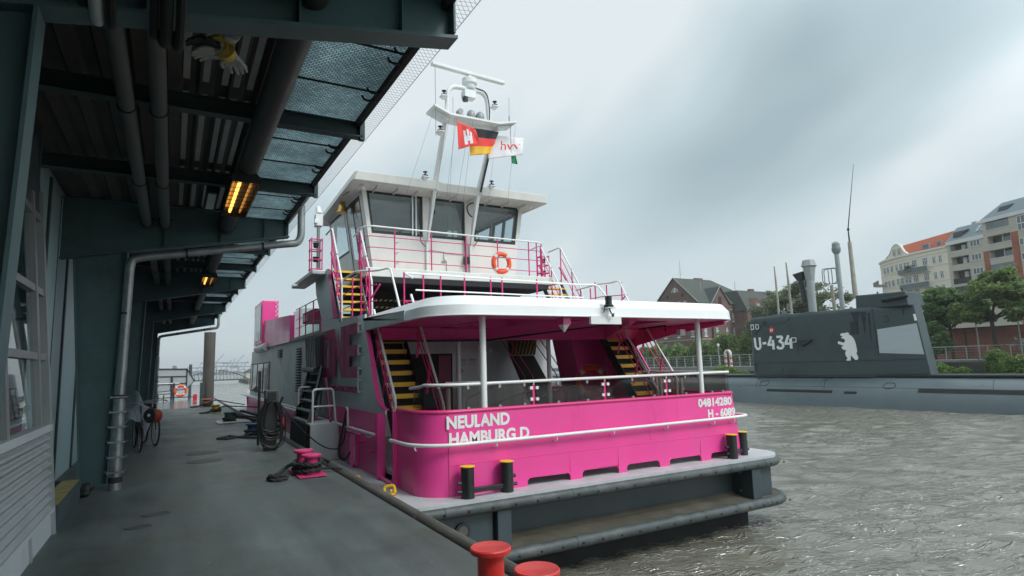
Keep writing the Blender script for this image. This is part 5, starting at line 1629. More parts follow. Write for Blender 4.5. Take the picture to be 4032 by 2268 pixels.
def bollard(name, x, y, mt, lb, h=.34, r_=.105, hr=.15, group=None, plate=True, gap=.0):
    t_ = thing(name, lb, 'bollard', (x, y, 0), group=group)
    MB().lathe([(r_*1.12, .012), (r_*1.02, .04), (r_, .10), (r_, h-.06), (r_*1.05, h-.045)], (x, y, 0), 24).build('stem', mt, t_, smooth=True)
    MB().lathe([(r_*1.02, h-.05), (hr*.97, h-.035), (hr, h-.02), (hr, h-.006), (hr*.95, h+.002), (hr*.80, h-.004), (.02, h-.012)], (x, y, 0), 28).build('head', mt, t_, smooth=True)
    if plate: MB().box(x-.2, x+.2, y-.22, y+.22, .001, .014).build('base_plate', mt, t_, bevel=.004)
    return t_
GB = 'mooring bollards along the pier edge'
m_red = M('red_bollard_paint', (.62, .035, .028), .42, var=.10, vs=6, bump=.2, bs=50, stain=(.40, .05, .04), stain_s=7, stain_amt=.35, coat=.15)
m_redtop = m_red
m_pinkb = M('pink_bollard_paint', (.62, .045, .18), .5, var=.12, vs=5, stain=(.35, .06, .12), stain_s=6, stain_amt=.4)
m_blue = M('blue_bollard_paint', (.015, .05, .12), .5, var=.15)
m_green = M('green_bollard_paint', (.012, .085, .05), .5, var=.15)
m_yelb = M('yellow_bollard_paint', (.48, .36, .02), .5, var=.15)
m_orab = M('orange_bollard_paint', (.50, .20, .10), .5, var=.15)
bollard('bollard', 1.955, 3.86, m_red, 'red bollard behind the nearest one, its stem in view', .36, .092, .143, GB)
bollard('bollard', 1.985, 3.30, m_red, 'red bollard at the near end of the row, only its head showing', .36, .092, .143, GB)
bollard('bollard', 1.92, 9.86, m_pinkb, 'pink bollard, front one of the pair wrapped in rope', .315, .100, .15, GB)
bollard('bollard', 1.885, 10.32, m_pinkb, 'pink bollard, rear one of the pair wrapped in rope', .335, .100, .15, GB)
tp = thing('base_plate', 'pink steel plate under the pair of pink bollards', 'plate', (1.9, 10, 0))
MB().box(1.70, 2.10, 9.56, 10.6, .0145, .022).build('plate', m_pinkb, tp)
bollard('bollard', 1.83, 16.9, m_blue, 'dark blue bollard beside the hose post', .30, .12, .17, GB)
bollard('bollard', 1.68, 22.1, m_green, 'dark green bollard on a pale base plate', .32, .15, .18, GB)
bollard('bollard', 1.60, 27.9, m_yelb, 'yellow bollard between the green and orange ones', .32, .14, .18, GB)
bollard('bollard', 1.50, 33.6, m_orab, 'orange bollard at the foot of the steel pile', .36, .17, .24, GB)
MB().box(1.35, 2.35, 21.6, 22.5, .015, .02)
# ropes
def loops(cx_, cy_, r0, z_, n, rx=1., ry=1., seed=1, step=.045):
    rr = random.Random(seed)
    pts = []
    for i in range(n*20+1):
        a_ = 2*math.pi*i/20
        k = r0+.02*math.sin(a_*.37+seed)
        pts.append((cx_+k*rx*math.cos(a_), cy_+k*ry*math.sin(a_), z_+step*(i/20)+.008*math.sin(a_*3.1)))
    return pts
pts = loops(1.905, 10.08, .235, .045, 3, .80, 1.55, 1, .048)
pts += [(1.70, 10.35, .12), (1.62, 10.42, .06), (1.52, 10.2, .03), (1.38, 9.95, .028), (1.29, 9.80, .028), (1.32, 9.63, .028), (1.42, 9.57, .028), (1.53, 9.64, .028), (1.52, 9.74, .03), (1.40, 9.80, .04), (1.30, 9.74, .07), (1.34, 9.62, .08), (1.46, 9.60, .08), (1.55, 9.68, .05)]
tag(rope(pts, .030).build('mooring_rope', m_rope), 'thick dark rope wound round the pink bollards with a loose loop', 'rope')
def small_rope(x, y, r0, seed, lb, tail):
    pts = loops(x, y, r0, .03, 3, 1, 1, seed, .04)+tail
    tag(MB().tube(pts, .022, 6).build('mooring_rope', m_rope, smooth=True), lb, 'rope', 'mooring lines of the ferry')
small_rope(1.83, 16.9, .17, 2, 'dark rope coiled round the blue bollard', [(1.6, 16.6, .03), (1.2, 16.3, .025), (1.0, 16.5, .025), (1.3, 16.9, .025), (1.6, 16.2, .03), (1.9, 15.9, .03)])
small_rope(1.68, 22.1, .19, 3, 'dark rope from the green bollard to the ferry', [(2.0, 21.8, .2), (2.6, 20.9, .15), (2.9, 20.4, .0)])
small_rope(1.60, 27.9, .19, 4, 'dark rope from the yellow bollard to the ferry bow', [(1.2, 27.8, .03), (1.0, 27.5, .03), (1.3, 27.4, .03), (1.9, 27.9, .25), (3.3, 28.2, .1)])
small_rope(1.50, 33.6, .25, 5, 'dark rope round the orange bollard', [(1.0, 33.4, .03), (.8, 33.1, .03), (1.1, 33.0, .03), (1.9, 33.2, .3), (3.0, 31.2, .1)])
tag(MB().tube([(2.05, 10.35, .22), (2.3, 10.65, .10), (2.55, 10.9, -.10), (2.75, 10.5, -.22)], .024, 6).build('mooring_rope', m_rope, smooth=True), 'short dark line from the pink bollards to a yellow cleat', 'rope', 'mooring lines of the ferry')
tag(MB().tube(bend([(2.05, 10.1, .05), (2.35, 9.9, .06), (2.5, 9.75, -.02), (2.62, 9.3, -.26), (2.80, 9.08, -.26)], .2), .018, 6).build('mooring_rope', m_rope, smooth=True), 'thin line over the kerb timber to the nearer yellow hook', 'rope', 'mooring lines of the ferry')

# black ramp planks behind the green bollard
mb = MB().bar((2.0, 25.5, .10), (2.75, 18.6, .03), .18, .08); mb.bar((2.3, 25.0, .18), (2.95, 19.5, .1), .14, .06)
tag(mb.build('gangplank', m_blackmat), 'wet black gangplank lying between pier and ferry', 'gangplank')
tag(MB().box(1.30, 2.28, 21.4, 22.7, .016, .024).build('wet_base_plate', m_deckgrey), 'pale wet base plate under the green bollard', 'plate')

# hose post with hanging cables
hp = thing('hose_post', 'dark service post hung with thick loops of black cable', 'post', (1.80, 13.5, 0))
MB().box(1.68, 1.92, 13.42, 13.62, .0, 1.0).build('post', m_black, hp, bevel=.01)
o_ = MB().box(1.68, 1.93, 13.40, 13.64, .96, 1.22).build('box', M('post_head_grey', (.06, .075, .075), .5, var=.15), hp, bevel=.008)
MB().box(1.72, 1.89, 13.385, 13.401, 1.0, 1.18).build('box_lid', m_dark, o_)
mb = MB()
mb.tube(bend([(1.70, 13.40, .92), (1.68, 13.30, .98), (1.67, 13.28, 1.06)], .03), .022, 8); mb.tube(bend([(1.92, 13.40, .90), (1.96, 13.30, .96), (2.0, 13.28, 1.08)], .03), .022, 8)
mb.build('hook', m_black, hp)
rr = random.Random(11)
for i in range(13):
    xa, xb = 1.67+rr.uniform(-.06, .03), 1.94+rr.uniform(-.03, .07)
    zb = rr.uniform(.05, .42)
    yy = 13.36-rr.uniform(0, .12)
    w_ = rr.uniform(.02, .10)
    pts = bend([(1.80, yy-.02, 1.0), (xb-.06, yy, .98), (xb+w_, yy, .6), (xb+w_*.6, yy-.02, zb+.05), (1.8, yy-.03, zb-.03), (xa-w_*.6, yy-.02, zb+.05), (xa-w_, yy, .6), (xa+.04, yy, .97), (1.80, yy-.02, 1.0)], .2, 6)
    MB().tube(pts, rr.uniform(.009, .015), 7).build('cable_loop', m_cable, hp, smooth=True)
mb = MB().cyl((2.02, 13.3, .46), (2.02, 13.3, .66), .035, n=10)
mb.build('plug', M('red_plug', (.42, .02, .03), .5), hp, smooth=True)
MB().tube(bend([(1.95, 13.3, .95), (2.3, 13.2, .45), (2.75, 13.0, .02), (3.05, 12.9, -.05), (3.12, 12.6, .2), (3.1, 12.5, .68)], .3, 7), .013, 6).build('cable_run', m_cable, hp, smooth=True)
lp_ = thing('signal_post', 'slim black post with a small diamond board behind the hose post', 'post', (1.68, 14.6, 0))
MB().cyl((1.70, 14.6, 0), (1.70, 14.6, 1.62), .03, n=10).build('pole', m_black, lp_)
MB().prism([(1.63, 1.30), (1.55, 1.22), (1.63, 1.14), (1.71, 1.22)], 'y', 14.56, 14.575).build('board', m_winframe, lp_)
# cable bundle on the ferry side
cb = thing('cable_bundle', 'bundle of black shore cables hanging from a hook on the pink hull side', 'cable', (3.08, 12.6, 0))
for i in range(8):
    o1, o2 = rr.uniform(-.06, .06), rr.uniform(-.08, .1)
    pts = bend([(3.08, 12.38+o1*.4, .78), (3.07, 12.6+o1, .40), (3.05, 12.85+o2, .02), (3.05, 12.75+o2, -.18+o1), (3.05, 12.3+o2*.5, -.20+o2*.3), (3.06, 11.95+o1, .02)], .2, 6)
    MB().tube(pts, .013, 6).build('cable', m_cable, cb, smooth=True)
MB().tube(bend([(3.2, 12.3, .45), (3.1, 12.3, .45), (3.1, 12.35, .80), (3.12, 12.5, .84)], .03), .016, 6).build('hook', m_white, cb)

# boarding stair with white landing platform
bs_ = thing('boarding_stair', 'steep black boarding steps leaning against the ferry side', 'stair', (2.8, 14.4, 0))

MB().hexa([(2.46, 13.45, -.28), (2.70, 13.45, -.28), (2.70, 15.3, -.28), (2.46, 15.3, -.28)], [(2.50, 13.45, .46), (2.70, 13.45, .46), (2.70, 15.3, .50), (2.50, 15.3, .50)]).build('base_box', m_blackmat, bs_)
for k in range(6):
    f_ = k/5
    x = 2.56+.52*f_; z_ = .50+1.02*f_
    y1 = 15.35+.95*f_; y0 = 13.75+1.3*f_
    st_ = MB().box(x-.02, x+.13, y0, y1, z_-.02, z_+.012).build('tread', m_grey, bs_)
    MB().box(x+.06, x+.09, y0+.01, y1-.01, z_-.21, z_-.021).build('riser', m_blackmat, st_)
mb = MB()
for yb, yt in ((13.70, 15.0), (15.38, 16.35)): mb.bar((2.60, yb, .40), (3.14, yt, 1.66), .05, .16)
mb.build('stringer', m_black, bs_)
MB().hexa([(2.66, 13.75, .40), (2.70, 13.75, .40), (2.70, 15.35, .40), (2.66, 15.35, .40)], [(3.19, 15.05, 1.66), (3.22, 15.05, 1.66), (3.22, 16.3, 1.66), (3.19, 16.3, 1.66)]).build('stair_back', m_blackmat, bs_)
mb = MB()
for i in range(6):
    y = 15.05+i*.22
    mb.hexa([(3.0, y, 1.68), (3.12, y, 1.68), (3.12, y+.15, 1.68), (3.0, y+.15, 1.68)], [(2.98, y+.05, 2.42), (3.12, y+.05, 2.42), (3.12, y+.2, 2.42), (2.98, y+.2, 2.42)])
mb.box(3.12, 3.16, 15.0, 16.4, 1.6, 2.45)
mb.build('rubber_fender', m_black, bs_)
MB().tube([(3.0, 14.95, 1.6), (3.0, 16.5, 1.63)], .07, 10).build('roller', m_black, bs_, smooth=True)
wp_ = thing('landing_platform', 'white landing platform with white tube rails beside the black boarding steps', 'platform', (2.95, 13.0, 0))
MB().hexa([(2.55, 13.25, -.29), (3.15, 13.25, -.29), (3.15, 13.3, -.29), (2.55, 13.3, -.29)], [(2.55, 13.25, .48), (3.15, 13.25, .48), (3.15, 13.3, .48), (2.55, 13.3, .48)]).build('front_panel', m_silverl, wp_, bevel=.01)
MB().box(2.55, 3.15, 13.3, 14.2, .44, .48).build('platform_top', m_white, wp_)
for y in (13.28, 15.6):
    x0 = 2.60 if y < 14 else 2.72
    o_ = MB().tube(bend([(x0, y, .47), (x0, y, 1.20), (x0+.42, y, 1.20), (x0+.48, y, .47)], .08), .022, 8)
    o_.tube([(x0, y, .84), (x0+.46, y, .84)], .018, 8)
    o_.build('tube_rail', m_white, wp_, smooth=True)
mb = MB().bar((3.0, 13.4, .5), (3.15, 14.6, 1.4), .04, .08); mb.bar((3.05, 13.4, 1.1), (3.15, 14.0, .5), .03, .05)
mb.build('brace', m_logo, wp_)

# bicycles under a grey cover by the columns
def bicycle(x, y, ang, lb):
    t_ = thing('bicycle', lb, 'bicycle', (x, y, 0), R(ang), 'bicycles parked by the terminal wall')
    def wheel(yy):
        o_ = MB().torus((0, yy, .34), .325, .018, (1, 0, 0), 30, 8).build('wheel', m_blackmat, t_, smooth=True, local=True)
        mb = MB().torus((0, yy, .34), .302, .009, (1, 0, 0), 30, 6); mb.cyl((-.03, yy, .34), (.03, yy, .34), .02, n=8)
        mb.build('rim', m_grey, o_, local=True)
        mb = MB()
        for k in range(14):
            a_ = 2*math.pi*k/14
            mb.tube([(0, yy, .34), (0, yy+.30*math.cos(a_), .34+.30*math.sin(a_))], .0022, 4)
        mb.build('spokes', m_grey, o_, local=True)
    wheel(-.52); wheel(.52)
    mb = MB()
    for p, q in (((0, .52, .34), (0, .10, .32)), ((0, .10, .32), (0, .26, .82)), ((0, .10, .32), (0, -.36, .72)), ((0, .23, .74), (0, -.38, .80)), ((0, .52, .34), (0, .24, .76)), ((0, -.52, .34), (0, -.36, .95))):
        mb.tube([p, q], .016, 8)
    mb.build('frame', m_black, t_, smooth=True, local=True)
    MB().hexa([(-.06, .18, .88), (.06, .18, .88), (.08, .40, .88), (-.08, .40, .88)], [(-.03, .16, .92), (.03, .16, .92), (.07, .40, .93), (-.07, .40, .93)]).build('saddle', m_black, t_, local=True, bevel=.01)
    MB().tube(bend([(-.28, -.22, .98), (-.2, -.36, 1.02), (.2, -.36, 1.02), (.28, -.22, .98)], .06), .013, 8).build('handlebar', m_grey, t_, smooth=True, local=True)
    mb = MB().torus((.04, .10, .32), .09, .008, (1, 0, 0), 20, 6); mb.tube([(.05, .10, .32), (.08, .12, .17), (.14, .12, .17)], .01, 6); mb.tube([(-.04, .10, .32), (-.06, .08, .47), (-.13, .08, .47)], .01, 6)
    mb.build('crank', m_grey, t_, local=True)
    return t_
bicycle(-.62, 15.65, 8, 'dark bicycle with a grey cloth over its saddle, nearer of the two')
bicycle(-.42, 16.7, 14, 'dark bicycle standing just behind the covered one')
m_tarp = M('grey_tarp', (.22, .26, .28), .6, var=.25, vs=6, bump=.3, bs=25)
tc_ = thing('tarpaulin', 'crumpled grey tarpaulin thrown over the parked bicycles', 'tarpaulin', (-.6, 15.4, .8))
mb = MB()
nu, nv = 16, 12
G = {}
rr = random.Random(4)
for i in range(nu+1):
    for j in range(nv+1):
        u, v = i/nu, j/nv
        x = -.86+.44*u+.03*math.sin(v*9+u*4)
        y = 14.85+1.1*v
        z_ = 1.20-.62*abs(u-.35)**1.25+.05*math.sin(u*11+v*3)+.05*math.sin(v*8+u*2)-.50*(1-v)**1.6
        G[i, j] = (x, y, z_)
for i in range(nu):
    for j in range(nv): mb.poly([G[i, j], G[i+1, j], G[i+1, j+1], G[i, j+1]])
mb.build('cloth', m_tarp, tc_, smooth=True, solid=.01)
hb = thing('carrier_bag', 'round orange and black bag hanging from the bicycle', 'bag', (-.30, 14.9, .75))
m_bago = M('orange_bag_fabric', (.30, .045, .018), .7, var=.2, vs=8)
MB().cyl((-.38, 14.85, .76), (-.26, 14.98, .74), .155, .14, 20).build('bag_body', m_bago, hb, smooth=True)
MB().cyl((-.40, 14.83, .76), (-.382, 14.85, .76), .14, .15, 20).build('bag_flap', m_black, hb, smooth=True)
MB().cyl((-.41, 14.82, .77), (-.402, 14.83, .77), .03, .03, 12).build('bag_badge', m_white, hb)
# steel pile at the pier end, small dolphin, railing, lifebuoy stand, bench
pi = thing('steel_pile', 'tall rusty steel guide pile at the end of the pier', 'pile', (1.71, 37, ZW))
MB().cyl((1.71, 37, ZW-.3), (1.71, 37, 3.85), .285, n=28).build('tube', m_rust, pi, smooth=True)
MB().box(1.31, 1.53, 36.7, 37.1, -.1, 1.14).build('guide_block', m_teald, pi, bevel=.02)
MB().cyl((1.72, 37, 3.85), (1.72, 37, 4.2), .01, n=6).build('rod', m_grey, pi)
er = thing('end_railing', 'low pier end railing with horizontal bars', 'railing', (0, 44.2, 0))
MB().box(-4, .40, 44.15, 44.25, 1.02, 1.07).build('top_rail', m_white, er)
mb = MB()
for z_ in (.12, .36): mb.box(-4, 1.15 if z_ < .2 else .3, 44.17, 44.22, z_, z_+.05)
mb.build('bottom_rail', m_black, er)
for x in (-3.2, -2.4, -1.6, -.75, -.45, -.05):
    MB().box(x-.03, x+.03, 44.14, 44.2, .0, .34).build('rail_post', m_black, er)
MB().box(.03, .14, 44.1, 44.24, .0, 1.05).build('rail_post', m_black, er)
MB().cyl((.90, 44.2, .0), (.90, 44.2, .75), .015, n=8).build('rail_post', m_grey, er)
mb = MB()
for k in range(30): mb.cyl((-3.9+k*.14, 44.2, .40), (-3.9+k*.14, 44.2, .62), .008, n=5)
mb.build('baluster', m_grey, er)['kind'] = 'stuff'
lifebuoy((.47, 44.0, .56), .30, .075, (0, 1, 0), 'orange lifebuoy on a stand at the far pier end')
MB().box(1.15, 1.42, 42.0, 42.3, 0, .42)
rb_ = thing('fire_box', 'small red box beside the steel pile', 'box', (1.2, 40.5, 0))
MB().box(1.08, 1.30, 40.4, 40.7, .02, .42).build('box_body', m_red, rb_, bevel=.01)
MB().box(1.10, 1.28, 40.385, 40.4, .28, .38).build('box_lid', m_pinkb, rb_)
# arrow shaped navigation board seen from behind
nb = thing('arrow_board', 'grey arrow shaped navigation board seen from behind, pointing right', 'sign', (0, 48, 0))
MB().prism([(-.95, .42), (.86, .56), (1.34, 1.14), (.86, 1.98), (-.95, 2.02)], 'y', 48.0, 48.03).build('board', M('board_back', (.34, .36, .37), .6, var=.06), nb)
mb = MB()
mb.bar((-.93, 47.97, 2.0), (.86, 47.97, 1.96), .05, .07); mb.bar((-.93, 47.97, 1.48), (.86, 47.97, 1.46), .05, .05); mb.bar((-.93, 47.97, .96), (.86, 47.97, .98), .05, .05)
mb.bar((-.90, 47.97, .42), (-.90, 47.97, 2.0), .06, .05); mb.bar((.86, 47.97, .56), (.86, 47.97, 1.98), .07, .05); mb.bar((-.04, 47.95, -.6), (-.04, 47.95, 1.5), .12, .06)
mb.bar((.86, 47.97, 1.97), (1.34, 47.97, 1.14), .04, .05); mb.bar((1.34, 47.97, 1.14), (.86, 47.97, .56), .04, .05); mb.bar((-.93, 47.97, .42), (.86, 47.97, .56), .05, .05)
mb.build('board_frame', m_winframe, nb)
MB().box(-.05, .22, 47.98, 48.1, 2.0, 2.2).build('lamp_box', m_grey, nb)
for x, y, h, r_, lb in ((-1.06, 52, 2.9, .16, 'tallest grey dolphin pile left of the arrow board'), (-1.35, 54, 2.1, .18, 'shorter dolphin pile at the far left'), (1.16, 52, 2.3, .11, 'slim dolphin pile right of the arrow board')):
    t_ = thing('dolphin_pile', lb, 'pile', (x, y, ZW), group='dolphin piles behind the arrow board')
    MB().cyl((x, y, ZW-.3), (x, y, h), r_, n=16).build('tube', m_teald, t_, smooth=True)
    MB().cyl((x, y, h), (x, y, h+.05), r_*1.08, r_*.9, 16).build('cap', m_grey, t_)

# ================================================================ SUBMARINE
m_sub = M('submarine_hull_paint', (.120, .152, .163), .32, var=.10, vs=.6, bump=.10, bs=3, stain=(.085, .112, .120), stain_s=.35, stain_amt=.55, spec=.5, rvar=.06)
m_sail = M('submarine_sail_paint', (.048, .071, .077), .6, var=.10, vs=.7, stain=(.020, .030, .033), stain_s=.5, stain_amt=.5)
m_wet = M('wet_black_streak', (.010, .016, .017), .4, var=.2)
m_mastgrey = M('mast_grey', (.34, .37, .38), .5, var=.08)
m_mastb = M('mast_beige', (.36, .34, .28), .6, var=.15, stain=(.2, .19, .16), stain_s=4)
m_panel = M('pale_sail_panel', (.42, .48, .50), .45, var=.05, vs=2, stretch=(1, .3, 4))
sb = thing('submarine', 'dark grey submarine with tall sail lying in the river', 'submarine', (39.3, 24, ZW))
mb = MB()
prof = []
for k in range(33):
    a_ = math.pi*k/32
    cx_, cz_ = math.cos(a_), math.sin(a_)
    prof.append((39.4-math.copysign(abs(cx_)**(2/2.35), cx_)*2.85, -2.5+abs(cz_)**(2/2.35)*2.82))
ysec = [(-30, .75), (-22, .9), (-10, 1), (10, 1), (40, 1), (52, .92), (60, .7), (66, .35), (68, .08)]
def sec(y, s_): return [(39.4+(x-39.4)*s_, y, -2.5+(z_+2.5)*(.35+.65*s_)) for x, z_ in prof]
for (ya, sa), (yb, sb2) in zip(ysec[:-1], ysec[1:]):
    A2, B2 = sec(ya, sa), sec(yb, sb2)
    for i in range(len(prof)-1): mb.poly([A2[i], B2[i], B2[i+1], A2[i+1]])
hull_o = mb.build('hull', m_sub, sb, smooth=60)
MB().box(38.15, 40.6, -8, 50, .20, .335).build('deck_casing', m_wet, sb, bevel=.04)
mb = MB()
def hx(z_):
    c = ((z_+2.5)/2.82)**2.35
    return 39.4-2.85*(1-c)**(1/2.35)
for y0, y1, z0, z1 in ((28.9, 24.0, -.62, -.78), (23.2, 22.4, -.66, -.80), (18.9, 8.0, -.42, -.62)):
    mb.hexa([(hx(z1)-.02, y1, z1), (hx(z1)+.1, y1, z1), (hx(z1)+.1, y0, z1), (hx(z1)-.02, y0, z1)], [(hx(z0)-.02, y1, z0), (hx(z0)+.1, y1, z0), (hx(z0)+.1, y0, z0), (hx(z0)-.02, y0, z0)])
mb.build('drain_slot', m_blackmat, sb)
mb = MB()
for y, z_ in ((29.4, -.25), (20.6, -.28), (12.8, -.1)):
    pts = []
    for k in range(18):
        a_ = 2*math.pi*k/18
        z2 = z_+.16*math.sin(a_)
        pts.append((hx(z2)-.012, y+.36*math.cos(a_), z2))
    mb.tube(pts, .018, 5, closed=True)
for y in (30.2, 29.9, 24.9, 15.5):
    mb.tube([(hx(z_)-.006, y-.25*(k/6), z_) for k, z_ in enumerate(np.linspace(.1, -.5, 7))], .012, 4)
mb.tube([(hx(-.40)-.006, y, -.40) for y in np.linspace(40, 5, 30)], .008, 4)
mb.build('hull_plate_seam', m_wet, sb)
# sail
XS = 38.0
sp = [(31.15, .2), (31.20, 4.35), (31.0, 4.60), (28.9, 4.66), (22.75, 4.60), (19.62, 4.66), (19.5, 4.5), (19.05, 1.25), (18.98, .2)]
mb = MB()
def sailx(y):      # plan shape: rounded ends
    t_ = min(1, max(0, (31.2-y)/.6)); f1 = 1-(1-t_)**2.2
    t2 = min(1, max(0, (y-18.9)/3.0)); f2 = .35+.65*min(1, max(0, (y-19.5)/2.6))
    return 1.25*min(f1 if y > 25 else 1, f2 if y <= 25 else 1)
ysl = [31.2, 31.15, 31.05, 30.9, 30.6, 30.2, 29.5, 28, 26, 24, 22.7, 22, 21, 20, 19.5]
def top(y): return float(np.interp(y, [19.5, 22.7, 28.9, 30.9, 31.2], [4.62, 4.60, 4.66, 4.60, 4.38]))
def slant(y, z_):   # trailing edge runs out towards the foot
    if y > 21.5: return y
    return y-(21.5-y)/2.0*(.55*(1-(z_-.2)/4.4))
rows = []
for y in ysl:
    w = sailx(y); zt_ = top(y)
    col = []
    for f_ in (0, .3, .6, .85): col.append((w, .2+(zt_-.3-.2)*f_))
    for a_ in (0, 25, 50, 70, 90): col.append((max(.02, w-.30+.30*math.cos(R(a_))) if w > .32 else w*math.cos(R(a_*.98)), zt_-.30+.30*math.sin(R(a_))))
    L1 = [(39.3-w_, slant(y, z_), z_) for w_, z_ in col]
    L2 = [(39.3+w_, slant(y, z_), z_) for w_, z_ in reversed(col)]
    rows.append(L1+L2)
for ra_, rb2 in zip(rows[:-1], rows[1:]):
    for i in range(len(ra_)-1): mb.poly([ra_[i], ra_[i+1], rb2[i+1], rb2[i]])
mb.poly(rows[0]); mb.poly(list(reversed(rows[-1])))
sl = mb.build('sail', m_sail, sb, smooth=30)
FX = lambda y: 39.3-sailx(y)-.006
mb = MB().prism([(22.72, 4.5), (22.68, 5.42), (19.62, 5.34), (19.50, 4.45)], 'x', 38.35, 40.2)
mb.build('bridge', m_sail, sb, bevel=.08)
MB().cyl((38.2, 20.9, 4.92), (38.15, 19.35, 5.02), .13, .10, 12).build('bridge_tube', m_black, sb, smooth=True)
mb = MB().cyl((39, 20.1, 5.3), (39, 20.1, 5.6), .05, n=8); mb.cyl((39, 21.6, 5.4), (39, 21.6, 5.55), .05, n=8)
mb.build('bridge_fitting', m_black, sb)
# white panel on the after part, stripes, seams
def onsail(pts, d=.0):
    return [(FX(y)-.012-d, slant(y, z_), z_) for y, z_ in pts]
mb = MB()
P4 = [(21.45, 3.14), (19.56, 3.39), (19.56, 1.52), (21.45, 1.68)]
ny = 8
for i in range(ny):
    y0, y1 = 21.45-1.89*i/ny, 21.45-1.89*(i+1)/ny
    f_ = lambda y, a_, b_: a_+(b_-a_)*(21.45-y)/1.89
    mb.poly(onsail([(y0, f_(y0, 1.68, 1.52)), (y1, f_(y1, 1.68, 1.52)), (y1, f_(y1, 3.14, 3.39)), (y0, f_(y0, 3.14, 3.39))]))
mb.build('sail_panel', m_panel, sb)
def streak(pts, name, mt, w=.02):
    mb = MB()
    for (ya, za), (yb, zb_) in zip(pts[:-1], pts[1:]):
        n = max(1, int(abs(ya-yb)/.5))
        for k in range(n):
            a_ = (ya+(yb-ya)*k/n, za+(zb_-za)*k/n); b_ = (ya+(yb-ya)*(k+1)/n, za+(zb_-za)*(k+1)/n)
            mb.bar(onsail([a_])[0], onsail([b_])[0], .02, w)
    return mb.build(name, mt, sb)
streak([(30.9, 1.22), (21, 1.24), (19.6, 1.24)], 'sail_seam', m_wet)
streak([(21.6, 4.5), (21.5, 1.5)], 'sail_seam', m_wet, .03)
streak([(30.3, 3.35), (29.7, 3.95), (27.6, 4.05), (27.3, 4.4)], 'sail_seam', m_wet, .03)
streak([(30.9, .33), (25, .30), (19.6, .36)], 'sail_foot_seam', m_wet, .05)
mb = MB()
for k in range(5): mb.box(FX(22.5)-.015, FX(22.5)+.02, 22.95-k*.11, 22.99-k*.11, 2.9, 3.75)
mb.build('vent_slot', m_wet, sb)
rr = random.Random(8)
mb = MB()
for y, z0, z1, w in ((22.6, 4.35, 3.5, .30), (22.1, 4.3, 2.9, .18), (21.8, 4.2, 2.2, .08), (30.75, 2.2, .4, .16), (30.45, 1.2, .4, .10), (28.8, 2.1, 1.4, .03), (26.9, 2.2, 1.6, .04), (28.2, .8, .4, .05), (30.9, 4.2, 3.8, .3), (29.4, 4.25, 3.9, .25)):
    n = 9
    Lf, Rg = [], []
    for k in range(n+1):
        z_ = z0+(z1-z0)*k/n
        ww = w*(1-k/n)**.7*(.7+.5*rr.random())
        Lf.append((y+ww, z_)); Rg.append((y-ww, z_))
    for k in range(n): mb.poly(onsail([Lf[k], Rg[k], Rg[k+1], Lf[k+1]], -.004))
mb.build('wet_streak', m_wet, sb)
o_ = streak([(27.2, 2.72), (25.9, 2.72)], 'side_fin', m_sail, .02)
MB().prism([(26.95, 2.5), (26.5, 2.30), (26.0, 2.5), (25.7, 2.72), (27.0, 2.75)], 'x', FX(26.5)-.12, FX(26.5)).build('fin_plate', m_wet, o_)
# lettering and emblems
def slab(poly, mt, name, d0=.03, parent=None):
    mb = MB().prism(poly, 'x', FX(26)-d0, FX(26)-.004)
    return mb.build(name, mt, parent or sb)
m_let = M('white_lettering', (.86, .88, .87), .6, var=.05)
UZ0, UZ1 = 2.16, 3.10
def slabx(polys, name, mt=m_let, sx=0.):
    mb = MB()
    for k, (pl_, yref) in enumerate(polys): mb.prism(pl_, 'x', FX(yref)-.02-.0015*k, FX(yref)+.10)
    return mb.build(name, mt, sb)
# U, dash, 4, 3, 4 drawn as stencil strokes
def stroke(y0, z0, y1, z1, w=.17):
    a_, b_ = Vector((y0, z0)), Vector((y1, z1))
    d = (b_-a_).normalized(); n_ = Vector((-d.y, d.x))*w/2
    return [tuple(a_+n_), tuple(b_+n_), tuple(b_-n_), tuple(a_-n_)]
ch = []
def addstroke(pts, w=.17):
    for p, q in zip(pts[:-1], pts[1:]): ch.append((stroke(*p, *q, w), (p[0]+q[0])/2))
    for p in pts[1:-1]: ch.append(([(p[0]+w/2*math.cos(R(a_)), p[1]+w/2*math.sin(R(a_))) for a_ in range(0, 360, 40)], p[0]))
addstroke([(30.40, 3.10), (30.37, 2.42), (30.24, 2.25), (30.06, 2.25), (29.94, 2.40), (29.96, 3.10)])
addstroke([(29.72, 2.64), (29.42, 2.66)])
addstroke([(28.95, 3.12), (29.24, 2.52), (28.72, 2.52)]); addstroke([(28.84, 2.86), (28.82, 2.16)])
addstroke([(28.50, 3.06), (28.12, 3.06), (28.05, 2.94), (28.28, 2.72), (28.04, 2.60), (28.00, 2.36), (28.14, 2.22), (28.42, 2.24), (28.50, 2.38)])
addstroke([(27.52, 3.12), (27.80, 2.54), (27.26, 2.54)]); addstroke([(27.38, 2.88), (27.36, 2.18)])
slabx(ch, 'hull_number')
